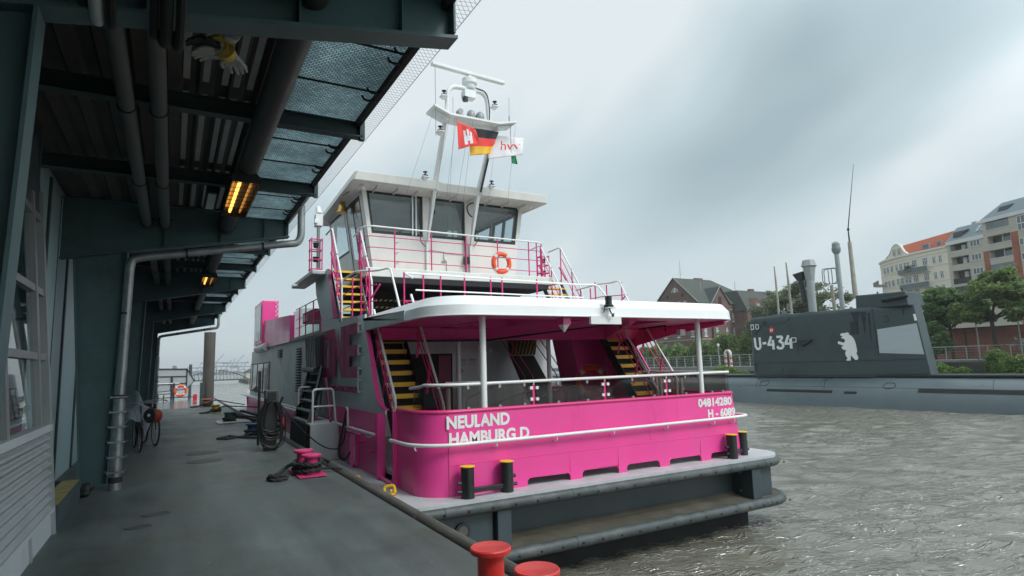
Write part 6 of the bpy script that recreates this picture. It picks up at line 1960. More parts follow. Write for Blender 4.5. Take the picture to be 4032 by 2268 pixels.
# bear emblem
bp_ = [(1000,602),(1020,600),(1030,604),(1036,598),(1045,597),(1058,600),(1062,606),(1060,614),(1080,625),(1096,645),(1106,672),(1111,700),(1113,730),(1114,745),(1106,760),(1112,772),(1118,788),(1116,802),(1106,809),(1092,808),(1086,800),(1072,785),(1062,770),(1058,785),(1056,798),(1055,812),(1022,814),(1020,804),(1030,798),(1026,785),(1016,770),(1016,750),(1026,733),(1010,730),(996,722),(990,712),(994,702),(1012,699),(1000,694),(985,688),(965,682),(960,670),(968,662),(980,664),(992,670),(1012,674),(1022,668),(1024,655),(1020,648),(1008,640),(996,640),(994,632),(1010,628),(1000,622),(988,616),(990,607)]
by = lambda x: 23.95+(x-960)*(22.69-23.95)/158
bz = lambda z_: 3.04-(z_-600)*1.79/212
slabx([([(by(x), bz(z_)) for x, z_ in bp_], 23.3)], 'bear_emblem')
# red star with number
star = []
for k in range(10):
    a_ = R(90+36*k); q = .36 if k % 2 == 0 else .15
    star.append((28.88-q*math.cos(a_), 3.58+q*math.sin(a_)))
so_ = slabx([(star, 28.9)], 'star_emblem', M('faded_red_paint', (.60, .05, .04), .6))
MB().cyl((FX(28.9)-.022, 28.88, 3.56), (FX(28.9)-.03, 28.88, 3.56), .115, n=18).build('star_disc', m_let, so_)
text('star_number', '1', m_black, so_, (FX(28.9)-.034, 28.90, 3.49), (0, -1, 0), (0, 0, 1), .13, .05, .004)
# bridge windows: white frames
mb = MB()
for y0 in (31.08, 30.68, 30.24):
    y1 = y0-.30; z0, z1 = 3.70, 4.10
    for a_ in ([(y0, z0), (y1, z0), (y1, z0+.07), (y0, z0+.07)], [(y0, z1-.07), (y1, z1-.07), (y1, z1), (y0, z1)], [(y0, z0), (y0-.06, z0), (y0-.06, z1), (y0, z1)], [(y1+.06, z0), (y1, z0), (y1, z1), (y1+.06, z1)]):
        mb.poly(onsail(a_, .004))
for a_ in ([(27.25, 2.90), (26.85, 2.88), (26.85, 2.93), (27.25, 2.95)], [(27.25, 2.58), (26.85, 2.60), (26.85, 2.65), (27.25, 2.63)], [(27.25, 2.6), (27.19, 2.6), (27.19, 2.93), (27.25, 2.93)], [(26.9, 2.6), (26.85, 2.6), (26.85, 2.93), (26.9, 2.93)]):
    mb.poly(onsail(a_, .13))
for a_ in ([(19.62, 3.95), (19.50, 3.95), (19.50, 3.55), (19.62, 3.55)],):
    mb.poly(onsail(a_, .004))
mb.build('window_outline', m_let, sb, solid=.01)
mb = MB().torus((FX(21)-.01, 20.95, 3.75), .2, .02, (1, 0, 0), 20, 5); mb.box(FX(20)-.03, FX(20), 20.2, 20.0, 3.95, 4.3)
mb.build('bridge_hatch', m_wet, sb)
MB().prism([(29.4, 4.66), (28.6, 4.66), (28.7, 4.98), (29.1, 5.06), (29.35, 4.9)], 'x', 39.0, 39.7).build('sail_fairing', m_wet, sb, bevel=.05)
mb = MB().box(38.3, 39.6, 28.9, 27.6, 4.67, 4.70)
mb.build('sail_top_plate', m_mastgrey, sb)
# masts
XM = 39.0
q = lambda y, z_: (XM, y*1.0, z_)
def mk(y, z_): # measured on x=38, moved back to the mast line
    f_ = XM/38
    return (XM, y*f_, 1.6+(z_-1.6)*f_)
MB().tube([mk(28.13, 4.6), mk(28.15, 7.0), mk(28.18, 8.18)], [.085, .075, .045], 10).build('antenna_mast', m_mastb, sb, smooth=True)
MB().tube([mk(27.1, 4.6), mk(27.15, 7.0), mk(27.19, 8.31)], [.095, .08, .05], 10).build('antenna_mast', m_mastb, sb, smooth=True)
c_ = mk(25.46, 4.6); d_ = mk(25.46, 6.85)
MB().tube([c_, d_], .26, 18).build('snorkel', m_mastgrey, sb, smooth=True)
MB().lathe([(.27, 0), (.30, .0), (.30, .06), (.30, .08), (.42, .85), (.52, .95), (.50, 1.0), (.40, 1.35), (.36, 1.38)], (d_[0], d_[1], d_[2]), 8).build('snorkel_head', m_mastgrey, sb)
a_ = mk(25.98, 5.3); b_ = mk(26.15, 6.85)
MB().tube([a_, b_], .19, 12).build('exhaust_mast', m_wet, sb, smooth=True)
MB().hexa([(b_[0]-.2, b_[1]-.18, b_[2]), (b_[0]+.2, b_[1]-.18, b_[2]), (b_[0]+.2, b_[1]+.18, b_[2]), (b_[0]-.2, b_[1]+.18, b_[2])], [(b_[0]-.25, b_[1]-.36, b_[2]+.62), (b_[0]+.25, b_[1]-.36, b_[2]+.62), (b_[0]+.25, b_[1]+.48, b_[2]+.5), (b_[0]-.25, b_[1]+.48, b_[2]+.5)]).build('exhaust_hood', m_wet, sb)
MB().tube([mk(23.92, 4.6), mk(23.97, 6.25)], .11, 10).build('loop_mast', m_mastb, sb, smooth=True)
c_ = Vector(mk(23.99, 6.25))
mb = MB()
for k in range(3):
    dv = Vector((math.cos(R(60*k+80)), math.sin(R(60*k+80)), 0))*.5
    mb.tube(bend([c_-dv*.2+Vector((0, 0, .1)), c_-dv+Vector((0, 0, .12)), c_-dv+Vector((0, 0, 1.15)), c_+dv+Vector((0, 0, 1.15)), c_+dv+Vector((0, 0, .12)), c_+dv*.2+Vector((0, 0, .1))], .2), .028, 6)
mb.build('loop_antenna', m_sub, sb, smooth=True)
MB().tube([mk(23.37, 4.6), mk(23.41, 8.25)], .15, 12).build('periscope', m_mastgrey, sb, smooth=True)
c_ = mk(23.41, 8.25)
MB().lathe([(.15, 0), (.27, .18), (.29, .42), (.25, .44), (.25, .72), (.12, .86), (.02, .88)], c_, 14).build('periscope_head', M('mast_head_green', (.24, .30, .29), .5), sb, smooth=True)
MB().tube([mk(22.44, 5.2), mk(22.47, 8.9)], [.16, .12], 10).build('whip_mast', m_mastb, sb, smooth=True)
MB().tube([mk(22.47, 8.9), mk(22.48, 9.75), mk(21.69, 13.91)], [.05, .035, .010], 6).build('whip_aerial', m_dark, sb)
MB().sphere(mk(22.47, 9.72), .09, 5).build('aerial_base', m_dark, sb)

# ================================================================ FAR BANK
m_bank = M('bank_soil', (.10, .095, .075), .9, var=.3, vs=.4)
m_quay = M('quay_concrete', (.20, .21, .20), .8, var=.15, vs=1)
bank = [(54, -40), (57, 20), (57.5, 30), (58, 48), (60, 60), (62, 85), (70, 110), (90, 160), (140, 260), (400, 420), (900, 400), (900, -300), (54, -300)]
mb = MB().prism(bank, 'z', -2.5, -.45)
struct(mb.build('riverbank', m_bank))
mb = MB().prism([(62, -60), (62, 42), (66, 56), (72, 95), (100, 160), (400, 400), (800, 380), (800, -60)], 'z', -.45, .85)
struct(mb.build('shore_ground', m_bank))
# river promenade on piles with cable railing
pw = thing('promenade', 'raised riverside walkway with thin railing in front of the brick wall', 'walkway', (57, 24, 0))
MB().box(56.4, 60.5, -10, 40, .78, .96).build('walkway_slab', m_quay, pw)
mb = MB()
for k in range(12): mb.cyl((58.2, -8+k*4, -2), (58.2, -8+k*4, .78), .2, n=10)
mb.build('pile', m_quay, pw)
mb = MB()
for z_ in (1.2, 1.42, 1.64, 1.86): mb.box(56.49, 56.51, -10, 40, z_-.008, z_+.008)
mb.box(56.46, 56.54, -10, 40, 2.02, 2.08)
mb.build('rail_cable', m_steelrail, pw)
for k in range(34): MB().box(56.47, 56.53, -9.8+k*1.5, -9.75+k*1.5, .96, 2.04).build('rail_post', m_grey, pw)
m_brick = None
def brickmat(name, c1, c2, mort, scale=1.):
    m = bpy.data.materials.new(name); m.use_nodes = True
    t = m.node_tree; b = t.nodes['Principled BSDF']; b.inputs['Roughness'].default_value = .85
    tcn = t.nodes.new('ShaderNodeTexCoord'); mpn = t.nodes.new('ShaderNodeMapping')
    t.links.new(tcn.outputs['Object'], mpn.inputs[0])
    mpn.inputs['Rotation'].default_value = (R(90), 0, R(0))
    # use a box-like projection: x+y along the wall, z up
    sp_ = t.nodes.new('ShaderNodeSeparateXYZ'); t.links.new(tcn.outputs['Object'], sp_.inputs[0])
    ad_ = t.nodes.new('ShaderNodeMath'); t.links.new(sp_.outputs[0], ad_.inputs[0]); t.links.new(sp_.outputs[1], ad_.inputs[1])
    cb_ = t.nodes.new('ShaderNodeCombineXYZ'); t.links.new(ad_.outputs[0], cb_.inputs[0]); t.links.new(sp_.outputs[2], cb_.inputs[1])
    bk_ = t.nodes.new('ShaderNodeTexBrick')
    bk_.inputs['Scale'].default_value = scale
    bk_.inputs['Brick Width'].default_value = .5; bk_.inputs['Row Height'].default_value = .16; bk_.inputs['Mortar Size'].default_value = .016
    bk_.inputs['Color1'].default_value = c1+(1,); bk_.inputs['Color2'].default_value = c2+(1,); bk_.inputs['Mortar'].default_value = mort+(1,)
    t.links.new(cb_.outputs[0], bk_.inputs['Vector'])
    nn = t.nodes.new('ShaderNodeTexNoise'); nn.inputs['Scale'].default_value = .6; nn.inputs['Detail'].default_value = 8
    t.links.new(tcn.outputs['Object'], nn.inputs['Vector'])
    r_ = t.nodes.new('ShaderNodeMapRange'); r_.inputs['From Min'].default_value = .3; r_.inputs['From Max'].default_value = .7; r_.inputs['To Min'].default_value = .72; r_.inputs['To Max'].default_value = 1.22
    t.links.new(nn.outputs['Fac'], r_.inputs['Value'])
    mm = t.nodes.new('ShaderNodeMix'); mm.data_type = 'RGBA'; mm.blend_type = 'MULTIPLY'; mm.inputs['Factor'].default_value = 1
    t.links.new(bk_.outputs['Color'], mm.inputs['A']); t.links.new(r_.outputs[0], mm.inputs['B'])
    t.links.new(mm.outputs['Result'], b.inputs['Base Color'])
    return m
m_brickw = brickmat('red_brick_wall', (.40, .15, .10), (.32, .12, .08), (.32, .22, .18))
m_brickd = brickmat('brown_brick', (.165, .088, .068), (.13, .068, .054), (.16, .12, .10))
m_bricko = brickmat('orange_brick', (.42, .12, .06), (.34, .095, .05), (.30, .16, .11))
m_cap = M('wall_coping', (.13, .08, .06), .8, var=.2)
bw = thing('brick_wall', 'long red brick retaining wall behind the promenade', 'wall', (66, 25, .8))
MB().box(66, 66.6, -20, 33.6, .8, 3.75).build('wall', m_brickw, bw)
MB().box(65.93, 66.7, -20, 33.7, 3.75, 3.88).build('coping', m_cap, bw)
mb = MB()
for y in np.arange(-16, 33, 5.6): mb.box(65.9, 66, y-.04, y+.04, .8, 3.7)
mb.build('wall_joint', m_cap, bw)
rr = random.Random(21)
mb = MB()
for k in range(40):
    y, z_ = 24.3+rr.uniform(-.7, .7), 2.1+rr.uniform(-.55, .55)
    mb.cur = rr.choice([0, 0, 1, 2])
    mb.poly([(65.985-k*.0001, y, z_), (65.985-k*.0001, y+rr.uniform(.1, .4), z_+rr.uniform(-.2, .2)), (65.985-k*.0001, y+rr.uniform(-.2, .3), z_+rr.uniform(.1, .3))])
mb.build('graffiti_patch', [M('graffiti_white', (.55, .57, .57), .8), M('graffiti_grey', (.25, .27, .28), .8), M('graffiti_blue', (.2, .28, .34), .8)], bw)

# ---------------- apartment blocks in one facade line
FAC = Matrix.Translation((120.14, 49.67, 0)) @ Matrix.Rotation(R(-108), 4, 'Z')
m_zinc = M('zinc_roof', (.27, .32, .34), .5, metal=.3, var=.08, vs=.8, stretch=(6, .5, .5))
m_beige = M('beige_render', (.52, .485, .41), .8, var=.06, vs=.5, stain=(.42, .40, .34), stain_s=.5, stain_amt=.4)
m_creamw = M('cream_render', (.80, .745, .61), .8, var=.05, vs=.5, stain=(.70, .65, .54), stain_s=.5, stain_amt=.3)
m_stucco = M('white_stucco_trim', (.80, .78, .72), .8, var=.04)
m_tile = M('orange_roof_tile', (.46, .11, .045), .75, var=.16, vs=5, stretch=(.4, .4, 2.5))
m_trim = M('white_trim', (.70, .72, .71), .5, var=.04)
m_pane = M('dark_window_glass', (.07, .09, .11), .06, var=.3, vs=.4, spec=1.)
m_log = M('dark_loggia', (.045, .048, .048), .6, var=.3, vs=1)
m_balg = M('balcony_glass', (.16, .19, .20), .15, var=.25, vs=.6)
m_balr = M('balcony_rail', (.15, .18, .19), .6, var=.1)
def building(name, lb, cat='apartment building'):
    t_ = bpy.data.objects.new(name, None); C.objects.link(t_)
    t_.matrix_world = FAC
    return tag(t_, lb, cat)
WIN = {}
def window(parent, x, z_, w, h, v=0., mull=2, transom=True, frame=None, rz=0.):
    """a white framed window set in the wall, its pane one level deeper"""
    key = (round(w, 2), round(h, 2), mull, transom)
    if key not in WIN:
        mb = MB()
        f_ = .09
        mb.box(0, w, -.10, .03, 0, f_*1.3); mb.box(0, w, -.07, .03, h-f_, h); mb.box(0, f_, -.07, .03, 0, h); mb.box(w-f_, w, -.07, .03, 0, h)
        for k in range(1, mull): mb.box(w*k/mull-f_*.5, w*k/mull+f_*.5, -.06, .03, 0, h)
        if transom: mb.box(0, w, -.055, .03, h*.68-.03, h*.68+.03)
        a_ = mb.build('window', m_trim, None)
        b_ = MB().box(.03, w-.03, -.02, -.01, .03, h-.03).build('pane', m_pane, a_)
        a_.parent = parent
        WIN[key] = a_
        o_ = a_
    else: o_ = copy_tree(WIN[key], parent)
    o_.location = (x, v, z_); o_.rotation_euler = (0, 0, rz)
    return o_
G0 = .85
# grey block, lower
b1 = building('apartment_block', 'beige apartment block with grey mansard roof, lower of the two modern blocks')
def loc(mb, name, mt, parent, **k): return mb.build(name, mt, parent, local=True, **k)
mb = MB()
fl = [14.2, 16.6, 19.1]
segs = [(-4.9, -4.25), (-.9, 2.1)]
mb.box(-4.9, 2.1, 1.4, 10, G0, 20.75)
for x0, x1 in segs: mb.box(x0, x1, 0, 1.4, G0, 20.75)
for z0, z1 in ((G0, 13.8), (16.05-.75+.0, 16.2-.9), (15.1, 16.95), (17.6, 19.55)): pass
for z0, z1 in ((G0, 13.6), (15.95, 17.05), (18.45, 19.55)): mb.box(-4.25, -.9, 0, 1.4, z0, z1)
loc(mb, 'wall', m_beige, b1)
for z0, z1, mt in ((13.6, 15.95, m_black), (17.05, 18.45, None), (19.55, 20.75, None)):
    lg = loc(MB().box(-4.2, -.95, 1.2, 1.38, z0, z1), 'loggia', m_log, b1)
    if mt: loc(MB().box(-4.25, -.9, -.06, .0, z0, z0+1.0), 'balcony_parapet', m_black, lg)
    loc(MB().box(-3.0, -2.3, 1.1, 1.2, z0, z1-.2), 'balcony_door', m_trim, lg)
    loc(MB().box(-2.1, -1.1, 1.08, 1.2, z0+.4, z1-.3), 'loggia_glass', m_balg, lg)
loc(MB().box(-4.95, 2.2, -.15, .3, 20.75, 21.4), 'eaves_band', m_trim, b1)
mb = MB().hexa([(-4.95, -.1, 21.4), (2.2, -.1, 21.4), (2.2, 9, 21.4), (-4.95, 9, 21.4)], [(-3.9, 1.6, 23.9), (2.2, 1.6, 23.9), (2.2, 8, 23.9), (-3.9, 8, 23.9)])
r1 = loc(mb, 'roof', m_zinc, b1)
loc(MB().hexa([(-3.6, .15, 22.0), (-2.2, .15, 22.0), (-2.2, 1.4, 22.0), (-3.6, 1.4, 22.0)], [(-3.75, .5, 22.95), (-.95, .5, 23.0), (-.95, 1.6, 23.0), (-3.75, 1.6, 22.95)]), 'roof_loggia', m_log, r1)
for x in (.45, 1.3): loc(MB().hexa([(x, .33, 22.2), (x+.6, .33, 22.2), (x+.6, .40, 22.2), (x, .40, 22.2)], [(x+.25, 1.05, 23.3), (x+.85, 1.05, 23.3), (x+.85, 1.12, 23.3), (x+.25, 1.12, 23.3)]), 'skylight', M('skylight_glass', (.50, .55, .57), .1, spec=1.), r1)
loc(MB().box(-2.2, -1.4, 3, 4, 23.9, 24.6), 'chimney', m_beige, r1)
for z_ in (14.75, 17.2, 19.6): window(b1, -.4, z_, 1.85, 1.15, 0, 3, False)
loc(MB().box(1.75, 2.75, -.02, .0, 13.0, 18.4), 'brick_strip', m_bricko, b1)
for z_ in (11.9, 9.4, 7.0): window(b1, -.4, z_, 1.85, 1.15, 0, 3, False); loc(MB().box(-4.2, -.95, -.03, .0, z_-.3, z_+1.2), 'loggia', m_log, b1)
# grey block, taller
b2 = building('apartment_block', 'taller apartment block with brick strips and steep grey roof at the right edge')
mb = MB()
mb.box(2.1, 16, 1.4, 12, G0, 23.25)
mb.box(2.1, 2.75, .0, 1.4, G0, 23.25); mb.box(6.6, 16, .0, 1.4, G0, 23.25)
for z0, z1 in ((G0, 14.6), (15.95, 16.95), (18.35, 19.4), (20.75, 21.85)): mb.box(2.75, 6.6, 0, 1.4, z0, z1)
loc(mb, 'wall', m_beige, b2)
for z0, z1, gl_ in ((14.6, 15.95, 1), (16.95, 18.35, 0), (19.4, 20.75, 0), (21.85, 23.1, 1)):
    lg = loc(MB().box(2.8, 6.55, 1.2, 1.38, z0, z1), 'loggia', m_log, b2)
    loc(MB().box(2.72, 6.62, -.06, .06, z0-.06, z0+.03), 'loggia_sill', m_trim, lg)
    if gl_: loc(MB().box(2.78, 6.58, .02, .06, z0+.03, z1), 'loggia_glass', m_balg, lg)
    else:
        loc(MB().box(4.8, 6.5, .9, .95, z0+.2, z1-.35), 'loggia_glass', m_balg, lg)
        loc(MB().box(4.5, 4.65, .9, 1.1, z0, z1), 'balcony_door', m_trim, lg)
loc(MB().box(6.68, 7.82, -.03, .0, 3, 20.7), 'brick_strip', m_bricko, b2)
for z_ in (13.3, 15.85, 18.25, 20.65): window(b2, 7.92, z_, 1.9, 1.15, 0, 3, False)
window(b2, 7.9, 21.75, 1.9, 1.3, 0, 3, False)
loc(MB().box(2.0, 16, -.2, .3, 23.25, 23.85), 'eaves_band', m_trim, b2)
mb = MB().hexa([(2.05, -.15, 23.85), (16, -.15, 23.85), (16, 12, 23.85), (2.05, 12, 23.85)], [(4.7, 1.6, 26.2), (16, 1.6, 26.2), (16, 10, 26.2), (4.7, 10, 26.2)])
r2_ = loc(mb, 'roof', m_zinc, b2)
loc(MB().hexa([(4.6, .3, 24.4), (6.2, .3, 24.4), (6.2, 1.6, 24.4), (4.6, 1.6, 24.4)], [(4.8, .8, 25.4), (7.0, .8, 25.45), (7.0, 1.9, 25.45), (4.8, 1.9, 25.4)]), 'roof_loggia', m_log, r2_)
# cream art nouveau house with curved corner
b3 = building('apartment_house', 'cream art nouveau house with curved gable and orange tiled roof')
plan = [(-4.9, 0), (-13.0, 0), (-16.0, .2), (-18.8, .8), (-21.4, 1.8), (-23.6, 3.2), (-25.2, 5.0), (-26, 7.5), (-26.2, 13)]
mb = MB()
for (xa, ya), (xb, yb) in zip(plan[:-1], plan[1:]): mb.poly([(xa, ya, G0), (xb, yb, G0), (xb, yb, 20.7), (xa, ya, 20.7)])
mb.poly([(-4.9, 0, G0), (-4.9, 12, G0), (-4.9, 12, 20.7), (-4.9, 0, 20.7)])
loc(mb, 'wall', m_creamw, b3)
mb = MB()
for (xa, ya), (xb, yb) in zip(plan[:-1], plan[1:]): mb.poly([(xa, ya-.03, 5.6), (xb-.02, yb-.03, 5.6), (xb-.02, yb-.03, 8.2), (xa, ya-.03, 8.2)])
loc(mb, 'brick_ground_floor', m_bricko, b3)
mb = MB()
for z_, d, h in ((20.55, .22, .35), (19.85, .1, .12), (17.6, .08, .14), (14.7, .08, .12), (8.2, .12, .25)):
    for (xa, ya), (xb, yb) in zip(plan[:-1], plan[1:]):
        mb.hexa([(xa, ya-d, z_), (xb-d*.5, yb-d, z_), (xb, yb+.05, z_), (xa, ya+.05, z_)], [(xa, ya-d, z_+h), (xb-d*.5, yb-d, z_+h), (xb, yb+.05, z_+h), (xa, ya+.05, z_+h)])
loc(mb, 'cornice', m_stucco, b3)
# curved gable over the corner
EQ = ([13.0, 15.8, 17.95, 19.5, 20.15], [-13.0, -16.0, -18.8, -21.4, -23.6], [0, .2, .8, 1.8, 3.2])
def pe(q): return float(np.interp(q, EQ[0], EQ[1])), float(np.interp(q, EQ[0], EQ[2]))
gp = [pe(q)+(z_,) for q, z_ in ((12.9, 20.65), (13.2, 20.8), (13.6, 21.15), (14.1, 21.5), (14.5, 22.2), (14.9, 22.9), (15.4, 23.3), (15.9, 23.35), (16.4, 23.2), (16.9, 22.7), (17.3, 22.0), (17.8, 21.5), (18.4, 21.2), (18.8, 20.65))]
mb = MB()
for (xa, ya, za), (xb, yb, zb_) in zip(gp[:-1], gp[1:]):
    mb.hexa([(xa, ya, 20.6), (xb, yb, 20.6), (xb+.2, yb+.35, 20.6), (xa+.2, ya+.35, 20.6)], [(xa, ya, za), (xb, yb, zb_), (xb+.2, yb+.35, zb_), (xa+.2, ya+.35, za)])
gbo = loc(mb, 'gable', m_creamw, b3)
mb = MB().tube([(x, y+.05, z_) for x, y, z_ in gp], .16, 6)
loc(mb, 'gable_coping', m_stucco, gbo)
mb = MB().hexa([(-4.9, .0, 20.9), (-4.9, 9, 20.9), (-17.5, 9, 20.9), (-15.5, .6, 20.9)], [(-4.9, 2.6, 23.75), (-4.9, 6.5, 23.75), (-17.5, 6.5, 23.4), (-17.2, 3.2, 23.4)])
r3_ = loc(mb, 'roof', m_tile, b3)
mb = MB().hexa([(-19.5, 1.6, 20.9), (-25.6, 6.4, 20.9), (-25.8, 12, 20.9), (-17, 11, 20.9)], [(-19.5, 4.0, 22.7), (-21.6, 7.4, 22.9), (-21.6, 11, 22.9), (-17, 11, 22.9)])
loc(mb, 'roof', m_tile, b3)
for x0, x1 in ((-10.3, -8.9), (-7.3, -6.35)):
    dm = loc(MB().hexa([(x0, .5, 20.95), (x1, .5, 20.95), (x1, 1.8, 20.95), (x0, 1.8, 20.95)], [(x0, .5, 22.1), (x1, .5, 22.1), (x1, 2.3, 22.3), (x0, 2.3, 22.3)]), 'dormer', m_zinc, r3_)
    loc(MB().box(x0+.15, x1-.15, .46, .5, 21.05, 21.95), 'pane', m_pane, dm)
for z_ in (9.9, 12.6, 15.05, 17.95):
    for x in (-8.05, -6.75): window(b3, x, z_, .70, 1.4, 0, 2, True)
    for x in (-12.55, -10.2): window(b3, x, z_, 1.15, 1.5, 0, 3, True)
def curvewin(x0, x1, z_, w, h):
    for (xa, ya), (xb, yb) in zip(plan[:-1], plan[1:]):
        pass
for z_ in (9.9, 12.6, 15.05, 17.95):
    for q, wq in ((13.5, .75), (14.2, .75), (15.3, .8), (16.2, .8), (17.4, .9), (18.3, 1.0), (19.2, 1.2)):
        (xa, ya), (xb, yb) = pe(q), pe(q+.2)
        ang = math.atan2(ya-yb, xa-xb)
        window(b3, xb, z_, wq, 1.35, yb-.04, 2, True, rz=ang)
for q in (15.15, 16.35):
    xg, yg = pe(q)
    window(b3, xg-.3, 21.0, .75, 1.35, yg-.08, 2, True, rz=-.12)
for x in (-13.0, -11.9, -9.8, -8.6, -7.2, -6.0): window(b3, x-.1, 5.75, .75, 1.7, -.06, 2, True)
for z_, x0, x1, d in ((16.9, -15.0, -8.65, 1.1), (13.95, -14.9, -8.6, 1.1), (11.0, -14.9, -8.6, 1.1), (8.3, -14.2, -9, 1.0)):
    ba = loc(MB().hexa([(x0, -.1, z_-.18), (x1, -.1, z_-.18), (x1, .3, z_-.18), (x0, .6, z_-.18)], [(x0, -d, z_), (x1, -d+.3, z_), (x1, .3, z_), (x0, .6, z_)]), 'balcony', m_stucco, b3)
    mb = MB()
    mb.hexa([(x0, -d, z_+.02), (x1, -d+.3, z_+.02), (x1, -d+.34, z_+.02), (x0, -d+.04, z_+.02)], [(x0, -d, z_+.92), (x1, -d+.3, z_+.92), (x1, -d+.34, z_+.92), (x0, -d+.04, z_+.92)])
    loc(mb, 'balcony_railing', m_balr, ba)
for z_ in (16.0, 12.6, 10.0):
    ba = loc(MB().hexa([(-25.5, 4.0, z_-.15), (-21.5, 1.6, z_-.15), (-21, 2.6, z_-.15), (-25, 5.4, z_-.15)], [(-26.2, 3.4, z_), (-21.8, .7, z_), (-21, 2.6, z_), (-25, 5.8, z_)]), 'balcony', m_stucco, b3)
    loc(MB().hexa([(-26.2, 3.4, z_), (-21.8, .7, z_), (-21.8, .74, z_), (-26.2, 3.44, z_)], [(-26.2, 3.4, z_+.9), (-21.8, .7, z_+.9), (-21.8, .74, z_+.9), (-26.2, 3.44, z_+.9)]), 'balcony_railing', m_balr, ba)
mb = MB()
rr = random.Random(5)
for k in range(70):
    x, y, z_ = -12.6+rr.uniform(-.9, .9), -.9+rr.uniform(-.2, .3), 17.6+rr.uniform(-.3, .7)
    s_ = rr.uniform(.08, .2)
    mb.poly([(x-s_, y, z_), (x+s_*.5, y+.1, z_-s_), (x+s_, y, z_+s_*.4), (x-.3*s_, y-.05, z_+s_)])
m_leafd = M('balcony_leaves', (.03, .07, .025), .7)
loc(mb, 'balcony_plants', m_leafd, b3)

# ---------------- brown brick building on the left
m_slate = M('mossy_slate', (.062, .072, .066), .85, var=.2, vs=.6, stain=(.06, .085, .05), stain_s=.3, stain_amt=.6)
bb_ = thing('brick_building', 'brown brick building with steep slate gables behind the ferry canopy', 'building', (110, 111, .8))
X0, X1, Y0, Y1, ZE, ZR = 110, 134, 103.2, 118.6, 15.4, 22.3
YR = 110.9
mb = MB()
mb.prism([(Y0, .8), (Y1, .8), (Y1, 15.6), (117.0, 16.9), (YR, ZR-.15), (Y0, ZE)], 'x', X0, X0+.5)
mb.box(X0, X1, Y0, Y0+.5, .8, ZE); mb.box(X1-.5, X1, Y0, Y1, .8, ZE)
mb.prism([(114.0, 15.2), (119.8, 15.2), (116.87, 19.0)], 'y', Y0-.55, Y0+.3)
mb.box(114.0, 119.8, Y0-.5, Y0, .8, 15.2)
loc_ = mb.build('wall', m_brickd, bb_)
mb = MB()
mb.hexa([(X0-.3, Y0-.3, ZE-.2), (X1, Y0-.3, ZE-.2), (X1, Y0, ZE-.2), (X0-.3, Y0, ZE-.2)], [(X0-.3, YR-.1, ZR), (123, YR-.1, ZR), (123, YR+.1, ZR), (X0-.3, YR+.1, ZR)])
mb.hexa([(X0-.3, Y1, 15.4), (X1, Y1, 15.4), (X1, Y1+.2, 15.4), (X0-.3, Y1+.2, 15.4)], [(X0-.3, YR-.1, ZR), (123, YR-.1, ZR), (123, YR+.1, ZR), (X0-.3, YR+.1, ZR)])
mb.poly([(X1, Y0-.3, ZE-.2), (X1, Y1, 15.4), (123, YR, ZR)])
rf_ = mb.build('roof', m_slate, bb_)
mb = MB()
mb.hexa([(113.6, Y0-.8, 14.9), (116.87, Y0-.8, 19.2), (116.87, 108.3, 19.2), (113.6, 104.4, 15.3)], [(113.5, Y0-.8, 15.1), (116.87, Y0-.8, 19.4), (116.87, 108.3, 19.4), (113.5, 104.4, 15.5)])
mb.hexa([(120.2, Y0-.8, 14.9), (116.87, Y0-.8, 19.2), (116.87, 108.3, 19.2), (120.2, 104.4, 15.3)], [(120.3, Y0-.8, 15.1), (116.87, Y0-.8, 19.4), (116.87, 108.3, 19.4), (120.3, 104.4, 15.5)])
mb.build('roof', m_slate, bb_)
mb = MB()
mb.tube([(X0-.35, Y0-.3, ZE-.1), (X0-.35, YR, ZR+.05)], .10, 5); mb.tube([(X0-.35, 117.1, 17.0), (X0-.35, YR, ZR+.05)], .06, 5)
mb.tube([(113.4, Y0-.85, 15.0), (116.87, Y0-.85, 19.4)], .10, 5); mb.tube([(116.87, Y0-.85, 19.4), (120.4, Y0-.85, 15.0)], .06, 5)
mb.build('roof_flashing', M('flashing', (.30, .32, .32), .6), rf_)
mb = MB().box(117.3, 119.9, YR-.4, YR+.4, ZR-.2, ZR+.3)
mb.build('chimney', m_brickd, rf_)
MB().cyl((114.2, 106.2, 18), (114.2, 106.2, 21.6), .10, n=6).build('flue', m_grey, rf_)
mb = MB().cyl((112.4, YR, ZR), (112.4, YR, ZR+4.6), .05, n=5)
for z_, w in ((1.0, .9), (1.6, .5), (2.6, .4)): mb.cyl((112.4, YR-w, ZR+z_), (112.4, YR+w, ZR+z_), .03, n=4)
mb.build('aerial', m_grey, rf_)
m_bwin = M('pale_old_window', (.30, .31, .31), .3, var=.2, vs=1)
def bwin(x0, x1, z0, z1, face, n=2):
    mb = MB()
    if face == 'x':
        mb.box(X0-.06, X0+.1, x0, x1, z0, z1); fr = MB().box(X0-.10, X0-.06, x0, x1, z0-.2, z0)
        for k in range(1, n): fr.box(X0-.08, X0-.06, x0+(x1-x0)*k/n-.03, x0+(x1-x0)*k/n+.03, z0, z1)
        fr.box(X0-.08, X0-.06, x0, x1, (z0*.4+z1*.6)-.05, (z0*.4+z1*.6)+.05)
    else:
        yq = Y0-.5 if 114 < x0 < 119.8 else Y0
        mb.box(x0, x1, yq-.06, yq+.1, z0, z1); fr = MB().box(x0, x1, yq-.10, yq-.06, z0-.2, z0)
        for k in range(1, n): fr.box(x0+(x1-x0)*k/n-.06, x0+(x1-x0)*k/n+.06, yq-.08, yq-.06, z0, z1)
        fr.box(x0, x1, yq-.08, yq-.06, (z0*.4+z1*.6)-.05, (z0*.4+z1*.6)+.05)
    w_ = mb.build('window', m_pane if (face != 'x' or z0 < 14) else m_bwin, bb_)
    fr.build('frame', m_stucco, w_)
